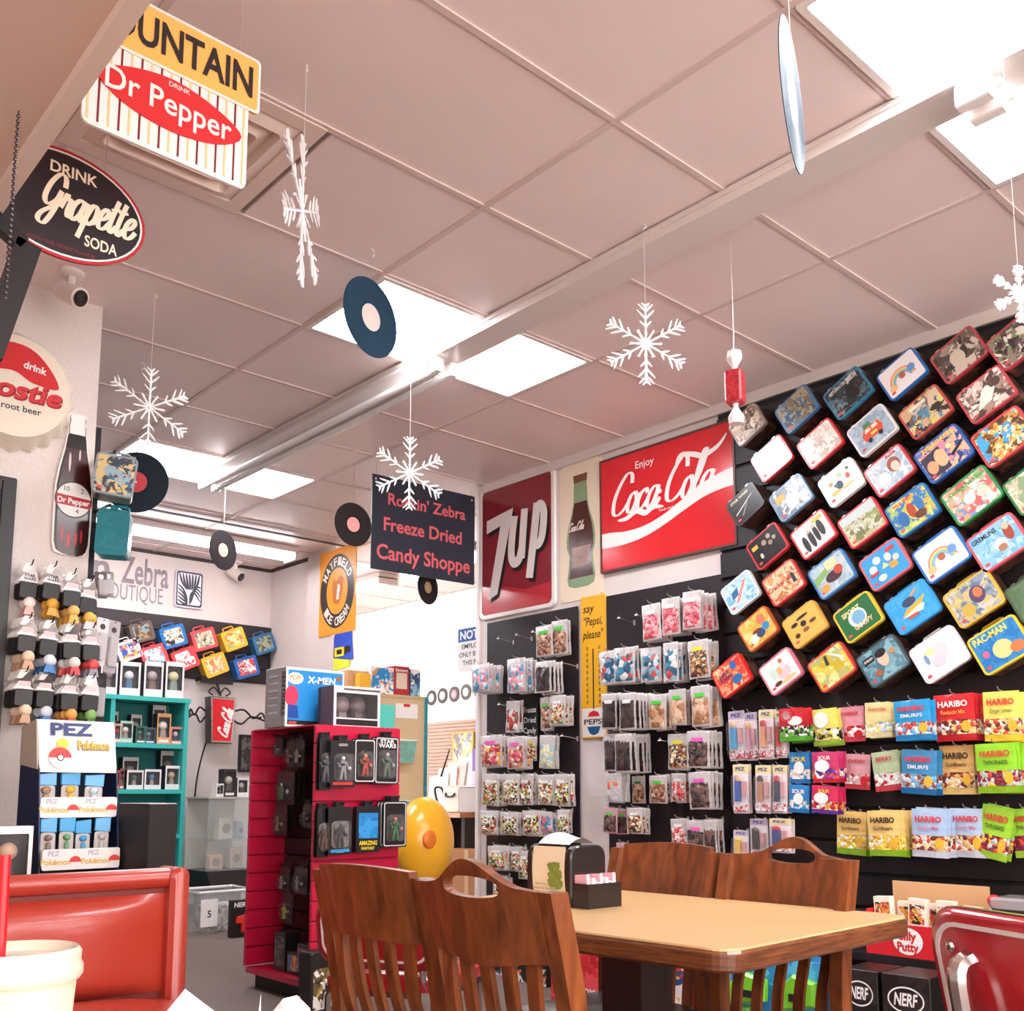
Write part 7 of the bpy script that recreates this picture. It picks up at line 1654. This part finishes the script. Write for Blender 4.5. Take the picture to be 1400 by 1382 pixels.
# glass case with boxes on it
YG = 7.75
xa = ony(284, 1130, YG).x; xb = ony(350, 1130, YG).x; zg = ony(310, 1092, YG).z; zb = ony(310, 1190, YG).z
t = thing('glass_case', 'small glass display case with pale goods below the cola lantern', 'display case', ((xa + xb) / 2, YG, 0))
wg = xb - xa
GL = mat('#dfe8e4', .05, alpha=.16, coat=.5)
MB().box((0, 0, (zg + zb) / 2), (wg, .006, zg - zb)).build('glass_front', GL, t)
MB().box((-wg / 2, .2, (zg + zb) / 2), (.006, .4, zg - zb)).build('glass_side', GL, t)
MB().box((wg / 2, .2, (zg + zb) / 2), (.006, .4, zg - zb)).build('glass_side', GL, t)
MB().box((0, .2, zg + .008), (wg + .02, .42, .014)).build('top', mat('#b8b0a8', .4), t)
MB().box((0, .4, (zg + zb) / 2), (wg, .008, zg - zb)).build('back', mat('#cfc6be', .5), t)
MB().prism([(-wg / 2, zb), (wg / 2, zb), (wg / 2 - .06, zb - .18), (-wg / 2 + .06, zb - .18)], -.01, .4).build('skirt', mat('#2a2022', .6), t)
MB().box((0, .22, (zb - .18) / 2), (wg - .16, .3, zb - .18)).build('plinth', mat('#3a3030', .6), t)
MB().box((0, .2, (zg + zb) / 2 - .05), (wg - .02, .36, .008)).build('glass_shelf', GL, t)
for k, (dx, zz, w_, h_, cl) in enumerate([(-.06, zb + .002, .12, .12, '#d8b08a'), (.12, zb + .002, .12, .17, '#c8b0a0'), (.02, (zg + zb) / 2 - .045, .14, .18, '#d0c4ba'), (.15, (zg + zb) / 2 - .045, .07, .14, '#a8b8b8')]):
    q = thing('case_goods', ['tan', 'buff', 'grey disc', 'pale jar shaped'][k] + ' item inside the glass case', 'goods', (t.location.x + dx, YG + .14, zz), (0, 0, .1 * k), 'goods inside the glass case')
    MB().prism(rrect(w_, h_, .01, 2, 0, h_ / 2), 0, .08, .006).build('pack', mat(cl, .5), q)
    MB().poly(circ(w_ * .3, 16, 0, h_ * .5), -.001).build('print_shape', mat('#8a7a70', .5), q)
for k, (px, hp, w_, fr, inn, lab) in enumerate([(301, 18, 10, '#f2eeea', '#efe8e4', 'small white box with black dot'), (314, 38, 17, '#3a2f30', '#2a2224', 'dark figure box'), (332, 26, 15, '#ece6e2', '#4a4244', 'white framed figure box')]):
    Y = YG + .08
    a = ony(px - w_ / 2, 1080, Y).x; b2 = ony(px + w_ / 2, 1080, Y).x
    popbox(((a + b2) / 2, Y, zg + .016), (0, 0, 0), (b2 - a), ony(px, 1090 - hp, Y).z - ony(px, 1090, Y).z, .1, fr, inn, '#5a4a48', '#c8b8ac' if k != 0 else '#2a2224', lab + ' on the glass case', 'boxes on the glass case')
p = ony(341, 1030, YW - .03)
t = thing('picture_frame', 'dark framed picture on the wall beside the red display', 'picture', (p.x, YW - .02, p.z))
MB().frame(rrect(.2, .34, .004, 1), rrect(.16, .3, .004, 1), -.012, .018).build('frame', IRON, t)
MB().prism(rrect(.165, .305, .003, 1), -.004, .012).build('picture', art(('#3a3436', '#6a6466', '#2a2426'), 12), t)
# clear bin with goods, paper sign, toy pack on the floor
p = onz(290, 1278, 0)
t = thing('plastic_bin', 'clear plastic storage bin on the carpet by the boutique wall', 'storage bin', (p.x + .12, p.y + .2, 0), (0, 0, .05))
wb = ony(338, 1230, p.y).x - ony(256, 1230, p.y).x; hb2 = ony(300, 1219, p.y).z
CB = mat('#e6e4e2', .12, alpha=.3, coat=.5)
ow, od = wb, .38
MB().add([(x * k2, y * k2, z) for z, k2 in ((0.002, .86), (hb2, 1)) for x, y in ((-ow / 2, -od / 2), (ow / 2, -od / 2), (ow / 2, od / 2), (-ow / 2, od / 2))], [(0, 1, 2, 3), (0, 1, 5, 4), (1, 2, 6, 5), (2, 3, 7, 6), (3, 0, 4, 7)]).build('tub', CB, t)
MB().tube([(-ow / 2, -od / 2, hb2), (ow / 2, -od / 2, hb2), (ow / 2, od / 2, hb2), (-ow / 2, od / 2, hb2)], .012, 6, closed=True).build('rim', mat('#efeceA'.lower(), .3), t)
MB().prism(rrect(.14, .2, .004, 1, -ow * .34, hb2 * .52), -od / 2 - .012, -od / 2 - .01).build('paper_sign', WHITE, t)
MB().text('5', -ow * .34, hb2 * .42, .05, 0, -od / 2 - .013, bold=.02).build('lettering', INK, t)
q = thing('goods_pack', 'grey pack of goods inside the clear bin', 'goods', (t.location.x - .02, t.location.y - .03, .006))
MB().prism(rrect(.26, .2, .01, 2, 0, .1), -.08, .06, .01).build('pack', art(('#b8b0aa', '#8a8480', '#d8d2cc'), 20), q)
MB().box((0, -.01, .205), (.2, .1, .01)).build('lid', mat('#d8d2cc', .4), q)
p = onz(331, 1281, 0)
t = thing('toy_pack', 'red and black toy pack beside the clear bin', 'toy package', (p.x, p.y, 0.001), (.0, 0, .1))
t.scale = (.75, .75, .75)
MB().prism(rrect(.26, .36, .01, 2, 0, .18), 0, .06, .006).build('card', mat('#1d1517', .4), t)
MB().prism([(-.08, .2), (.11, .24), (.12, .18), (.03, .15), (.02, .05), (-.03, .05), (-.03, .14), (-.09, .14)], -.04, -.002, .008).build('toy', mat('#e0322a', .35), t)
MB().text('NERF', -.02, .29, .045, 0, -.0012, bold=.03, w=.16).build('lettering', WHITE, t)

# ================================================================== SIDE ROOM
XF = 6.56
# record disc border and roller shutter on the far wall
dec = thing('record_border', 'white wall border strip under the record discs in side room', 'wall border', (XF - .002, onx(615, 960, XF).y, onx(615, 962, XF).z), WX)
MB().prism(rrect(1.1, .26, .004, 1), -.004, 0).build('strip', mat('#f4efeb', .5), dec)
for k, (px, py, cl) in enumerate([(590, 954, '#efe6e2'), (605, 951, '#f0d8d0'), (621, 949, '#e8909a'), (637, 946, '#d8d4d4'), (655, 943, '#e8b0a0')]):
    p = onx(px, py, XF - .01)
    q = thing('wall_record', '%s labelled record disc from the left on the side room wall' % ORD[k], 'record', (XF - .0105, p.y, p.z), WX, 'record discs on the side room wall')
    MB().prism(circ(.082, 28), -.004, .004).build('disc', mat('#2a2224', .4), q)
    MB().prism(circ(.045, 20), -.0055, -.004).build('paper_label', mat(cl, .5), q)
    MB().prism(circ(.012, 10), -.0065, -.005).build('hole', mat('#f2eeec', .5), q)
ya = onx(584, 1020, XF).y; yb2 = onx(662, 1020, XF).y; z1_ = onx(620, 985, XF).z; z0_ = onx(620, 1092, XF).z
t = thing('roller_shutter', 'ribbed beige roller shutter in the side room wall', 'shutter', (XF - .006, (ya + yb2) / 2, z0_), WX)
ns = 22
for k in range(ns): MB().prism(rrect(ya - yb2, (z1_ - z0_) / ns * .86, .004, 2, 0, (k + .5) * (z1_ - z0_) / ns), -.012, .005, .004).build('slat', mat('#b89a88', .5), t)
# counter below, with things on it
XC = 6.05
zc2 = onx(630, 1112, XC).z
t = thing('work_counter', 'wood edged work counter under the roller shutter', 'counter', ((XC + XF) / 2, (ya + yb2) / 2, 0), WX)
LW = ya - yb2 + .5; DC = XF - XC - .02
MB().box((0, 0, zc2 - .02), (LW, DC, .04)).build('top', mat('#c07a48', .4), t)
MB().box((0, -DC / 2 - .004, zc2 - .02), (LW, .008, .042)).build('edge', woodmat('#9a5a30', '#c8844a'), t)
for sx in (-.9, 0, .9): MB().box((sx * LW / 2 * .98, .04, (zc2 - .04) / 2), (.05, DC - .12, zc2 - .04)).build('support', mat('#2a1d1b', .6), t)
MB().box((0, .2, (zc2 - .04) / 2), (LW - .1, .02, zc2 - .05)).build('back', mat('#3a2824', .7), t)
p = onx(617, 1108, XC + .15)
q = thing('cooler_bag', 'cream cooler bag with black handles on the work counter', 'bag', (XC + .14, p.y, zc2 + .001), WX)
wq = onx(601, 1090, XC).y - onx(624, 1090, XC).y; hq = onx(612, 1075, XC).z - zc2
MB().prism(rrect(wq, hq, .02, 3, 0, hq / 2), 0, .16, .012).build('body', mat('#efe6da', .6), q)
MB().box((0, .08, hq + .004), (wq * .98, .16, .01)).build('lid', mat('#e3d8ca', .6), q)
MB().tube(smoothpath([(-.07, -.004, hq * .75), (-.05, -.02, hq * .62), (.05, -.02, hq * .62), (.07, -.004, hq * .75)], 4), .01, 6).build('handle', BLACK, q)
MB().tube(smoothpath([(-wq / 2, .03, hq * .2), (-wq / 2 - .1, .03, hq * .3), (-wq / 2 - .16, .03, hq * .9), (-wq / 2 - .06, .03, hq * .95), (-wq / 2, .03, hq * .6)], 4), .012, 6).build('strap', BLACK, q)
p = onx(640, 1095, XC + .1)
q = thing('storage_tub', 'translucent grey tub on the work counter beside the cooler bag', 'tub', (XC + .12, onx(641, 1090, XC + .12).y, zc2 + .001), WX)
wq2 = onx(626, 1090, XC).y - onx(656, 1090, XC).y
MB().prism(rrect(wq2, hq * .98, .02, 3, 0, hq * .49), 0, .25, .01).build('tub', mat('#b8b0b0', .3, alpha=.75), q)
MB().box((0, .12, hq * .99), (wq2 + .01, .26, .012)).build('lid', mat('#cfc8c8', .3), q)
p = onx(627, 1058, XF - .12)
q = thing('paper_stack', 'heap of white papers leaning below the roller shutter', 'papers', (XF - .2, onx(618, 1060, XF - .2).y, zc2 + .001), WX)
for k in range(5): MB().prism(rrect(.3, .34 + .05 * k, .004, 1, -.16 + .08 * k, .24 + .025 * k), 0, .004, T=Matrix.Translation((0, -.06 + .02 * k, 0)) @ Matrix.Rotation(-.18, 4, 'X') @ Matrix.Rotation(.08 * (k - 2), 4, 'Y')).build('sheet', mat(['#f4f0ec', '#efe6e0', '#f0c8c0', '#f2eeea', '#e8e2de'][k], .6), q)
MB().tube([(-.05, -.1, .35), (.02, -.05, .62)], [.012, .006], 6).build('marker', BLACK, q)
c, wq, hq = rx(617, 1000, 646, 1042, XF - .05)
q = thing('comic_poster', 'yellow comic poster leaning before the roller shutter', 'poster', (XF - .04, c.y, c.z), WX)
MB().prism(rrect(wq, hq, .004, 1), -.003, .012).build('board', mat('#e2a83a', .5), q)
MB().poly(rrect(wq * .85, hq * .88, .003, 1), -.0036).build('picture', art(('#3a5a8a', '#e8b040', '#5a3a2c', '#e9d8b0', '#8a9aa0'), 9), q)
q = thing('purple_binder', 'purple binder at the right end of work counter', 'binder', (XF - .2, onx(648, 1050, XF - .2).y, zc2 + .001), WX)
MB().prism(rrect(.07, .62, .006, 2, 0, .31), 0, .12, .006).build('cover', mat('#7a5ab0', .5), q)
MB().box((0, -.002, .3), (.04, .004, .2)).build('spine_label', mat('#d8c8e6', .5), q)
q = thing('cardboard_box', 'brown cardboard box on the floor under the work counter', 'box', (XC - .05, onx(632, 1180, XC - .1).y, 0.001), WX)
zq = onx(632, 1162, XC - .1).z
MB().prism(rrect(.62, zq, .004, 1, 0, zq / 2), 0, .2, .003).build('carton', mat('#b07a4a', .7), q)
MB().box((0, -.001, zq * .5), (.06, .002, zq)).build('tape', mat('#c89a68', .4), q)
# jester hat cut-out by the passage jamb
c, wq, hq = ry(457, 857, 481, 915, 8.6)
c = onx(469, 886, 6.4)
wq = onx(456, 886, 6.4).y - onx(481, 886, 6.4).y; hq = onx(469, 857, 6.4).z - onx(469, 914, 6.4).z
q = thing('hat_cutout', 'blue pointed hat with black belt and yellow buckle on far wall', 'decoration', (6.53, c.y * 6.53 / 6.4, c.z + .03), WX)
MB().prism([(-wq / 2, -hq * .2), (wq * .5, -hq * .3), (wq * .42, hq * .1), (wq * .38, hq * .4), (wq * .1, hq * .5), (-wq * .3, hq * .48), (-wq * .5, hq * .3)], -.012, .025, .004).build('hat', mat('#2450d0', .5), q)
MB().prism([(-wq * .5, -hq * .2), (wq * .45, -hq * .12), (wq * .43, hq * .04), (-wq * .5, hq * .0)], -.02, -.012).build('belt', INK, q)
MB().frame(rrect(wq * .5, hq * .22, .01, 2, -wq * .1, -hq * .08), rrect(wq * .32, hq * .12, .008, 2, -wq * .1, -hq * .08), -.03, -.02).build('buckle', mat('#e8e040', .4), q)
MB().prism([(-wq * .5, -hq * .5), (wq * .3, -hq * .46), (wq * .36, -hq * .3), (-wq * .5, -hq * .2)], -.01, .02).build('face_print', mat('#c8e03a', .5), q)

# ================================================================== FLOOR AND LOW SHELF UNDER THE CANDY WALL
# low dark shelf deck along the slat wall
ZS = .40
t = thing('low_shelf', 'low dark shelf deck along the slat wall', 'shelf', (XW - .245, 1.55, 0), WX)
MB().box((0, 0, ZS - .015), (3.1, .41, .03)).build('deck', mat('#1c1415', .5), t)
MB().box((0, .05, .06), (3.0, .3, .12)).build('kick_base', mat('#150e0f', .6), t)
for x in (-1.5, -.5, .5, 1.5): MB().box((x, .19, ZS / 2 - .01), (.04, .03, ZS - .03)).build('bracket', mat('#1c1415', .5), t)
# putty display: red tray with cartons
X0 = 3.95
a = onx(1185, 1290, X0); b2 = onx(1320, 1290, X0)
wq = a.y - b2.y; zt3 = onx(1250, 1266, X0).z
t = thing('putty_display', 'red counter display tray lettered Silly Putty on the low shelf', 'display box', (X0, (a.y + b2.y) / 2, ZS + .001), WX)
hq = max(.06, zt3 - ZS)
MB().prism(rrect(wq, hq, .004, 1, 0, hq / 2), -.003, .003).build('front', mat('#d0242c', .4), t)
for sx in (-1, 1): MB().box((sx * (wq / 2 - .002), .12, hq * .7), (.004, .23, hq * 1.4)).build('side', mat('#c8202a', .4), t)
MB().box((0, .24, hq * 1.1), (wq, .006, hq * 2.2)).build('back', mat('#d8a878', .6), t)
MB().box((0, .12, .003), (wq - .01, .23, .004)).build('base', mat('#c8202a', .4), t)
MB().prism(circ(wq * .15, 24, -wq * .06, hq * .5, hq * .42), -.0045, -.003).build('logo_oval', WHITE, t)
L(t, mat('#d0242c', .4), ('Silly', -wq * .06, hq * .54, hq * .26, -.0052, dict(bold=.04, w=wq * .18)), ('Putty', -wq * .06, hq * .2, hq * .26, -.0052, dict(bold=.04, w=wq * .22)))
for k in range(6):
    q = thing('putty_carton', '%s small white carton from the left in the red putty tray' % ORD[k], 'carton', (X0 + .05 + .06 * (k % 2), a.y - .06 - k * wq * .155, ZS + .007), (0, .06 * (k % 3 - 1), -PI / 2 + .15 * (k % 2)), 'cartons in the putty tray')
    hc = onx(1240, 1232, X0).z - ZS - .02 * (k % 2)
    MB().prism(rrect(.075, hc, .003, 1, 0, hc / 2), 0, .035, .002).build('carton', mat('#f0e4d0', .4), q)
    MB().poly(rrect(.062, hc * .35, .004, 2, 0, hc * .72), -.001).build('print_shape', art(('#f2ede4', '#e0a03a', '#2a2422', '#c8503a'), 40), q)
# black wrapped bundle beside
p = onx(1360, 1262, 3.8)
q = thing('black_bundle', 'black plastic wrapped bundle beside the red putty tray', 'bundle', (3.95, onx(1392, 1262, 3.95).y, ZS + .001), WX)
hb3 = onx(1372, 1230, 3.95).z - ZS
MB().prism(rrect(.24, hb3 * .85, .02, 3, 0, hb3 * .425), 0, .2, .015).build('bundle', mat('#1a1416', .2, coat=.6, bump=.5, scale=25), q)
MB().prism(rrect(.22, hb3 * .2, .02, 3, 0, hb3 * .92), .01, .18, .01).build('film_top', mat('#b8b0b0', .15, alpha=.6, coat=.5), q)
MB().ball((-.1, .04, hb3 * .95), (.025, .025, .025), 10).build('red_cap', RED, q, smooth=True)
# toy boxes on the floor under the wall: px0, top, px1, X, colours
FT = [ (752, 1300, 836, 3.75, '#d8283a', ('#d8303a', '#c0222e', '#e8505a'), ('ROBLOX', '#f4f0ee'), 'red blaster box lettered ROBLOX on the floor under the pegboard', .3),
       (690, 1272, 748, 3.95, '#26201f', ('#2a2426', '#e0783a', '#efe8e4', '#3a3234'), ('NERF', '#f0ece8'), 'black orange toy box on the floor under left pegboard', .34),
       (640, 1276, 688, 4.0, '#c8c0b8', ('#e9e2da', '#d8a05a', '#3a78a8', '#2a2224'), None, 'pale toy box on the floor by the wall corner', .32),
       (840, 1306, 892, 3.95, '#2a78b8', ('#3a8ac8', '#e0583a', '#f0e8e0', '#2a3a5a'), None, 'blue white toy box on the floor under right pegboard', .28),
       (898, 1310, 935, 3.95, '#b02a2a', ('#c83a34', '#e8e0da', '#2a4a7a', '#e8b04a'), None, 'red white toy box beside the table pedestal', .28)]
for k, (x0, yt, x1_, X, sd, cl, wd2, lab, hgt) in enumerate(FT):
    a = onx(x0, 1320, X); b2 = onx(x1_, 1320, X)
    h_ = min(.5, max(.15, onx((x0 + x1_) / 2, yt, X).z))
    t, pn = bigbox((X, (a.y + b2.y) / 2, .001), -PI / 2, (a.y - b2.y) * .97, h_, .2, art(cl, 9), sd, lab, 'toy box', 'toy boxes on the floor', [])
    if wd2: MB().text(wd2[0], 0, h_ * (.2 if k == 0 else .75), h_ * .13, 0, -.0024, bold=.04, w=(a.y - b2.y) * .5).build('lettering', mat(wd2[1], .4), t)
# green blaster packs and black toy boxes under the low shelf
XQ = 3.72
for k, (x0, yt, x1_, X, kind, lab) in enumerate([(998, 1312, 1062, XQ, 'g', 'green and blue blaster pack under the table, left one'), (1066, 1314, 1130, XQ, 'g', 'green and blue blaster pack under the table, right one'),
                                       (1150, 1326, 1200, XQ - .12, 'n', 'black boxed blaster with oval logo, left of two'), (1204, 1334, 1272, XQ - .12, 'n', 'black boxed blaster with oval logo, right of two')]):
    a = onx(x0, 1340, X); b2 = onx(x1_, 1340, X); h_ = max(.12, onx((x0 + x1_) / 2, yt, X).z); w_ = (a.y - b2.y) * .97
    if kind == 'g':
        t, pn = bigbox((X, (a.y + b2.y) / 2, .001), -PI / 2, w_, h_, .15, art(('#3aa0d8', '#2a86c0', '#5ab8e0'), 10), '#2a7ab0', lab, 'toy box', 'green blaster packs')
        MB().prism([(-w_ * .4, h_ * .45), (w_ * .36, h_ * .55), (w_ * .38, h_ * .8), (-w_ * .1, h_ * .86), (-w_ * .42, h_ * .7)], -.05, -.004, .012).build('blaster', mat('#7ac82a', .35, coat=.3), t)
        MB().prism([(-w_ * .15, h_ * .45), (w_ * .0, h_ * .46), (w_ * .02, h_ * .2), (-w_ * .12, h_ * .2)], -.045, -.004, .01).build('grip', mat('#5a9a2a', .35), t)
        MB().box((0, -.055, h_ * .62), (w_ * .3, .008, h_ * .08)).build('label_strip', INK, t)
    else:
        t, pn = bigbox((X, (a.y + b2.y) / 2, .001), -PI / 2, w_, h_, .2, art(('#1d1618', '#241c1e', '#2f2628'), 9), '#181213', lab, 'toy box', 'black blaster boxes')
        MB().ring(circ(w_ * .38, 24, 0, h_ * .78, h_ * .12), circ(w_ * .35, 24, 0, h_ * .78, h_ * .105), -.0026).build('logo_ring', WHITE, t)
        MB().text('NERF', 0, h_ * .73, h_ * .11, 0, -.0026, bold=.03, shear=.2, w=w_ * .5).build('lettering', WHITE, t)
        MB().prism([(-w_ * .35, h_ * .3), (w_ * .3, h_ * .36), (w_ * .3, h_ * .52), (-w_ * .35, h_ * .5)], -.02, -.002, .006).build('blaster', mat('#8a8486' if x0 < 1200 else '#d87a3a', .4), t)
# yellow black figure pack on the floor by the display
p = ony(447, 1372, 4.2)
t = thing('toy_pack', 'tall yellow black figure pack at the foot of the red display', 'toy package', (p.x + .02, 4.25, 0.001), (0, 0, .1))
h_ = ony(447, 1300, 4.25).z
MB().prism(rrect(.17, h_, .01, 2, 0, h_ / 2), 0, .1, .006).build('carton', mat('#241d1c', .4), t)
MB().poly(rrect(.14, h_ * .6, .008, 2, 0, h_ * .45), -.001).build('picture', art(('#3a3030', '#e0b83a', '#efe8e0', '#6a5a3a'), 18), t)
figurine(t, 0, -.025, h_ * .2, h_ * .5, '#e9e4dc', '#d8b04a', True)
MB().box((0, -.003, h_ * .08), (.14, .004, h_ * .06)).build('name_strip', mat('#e8c83a', .5), t)
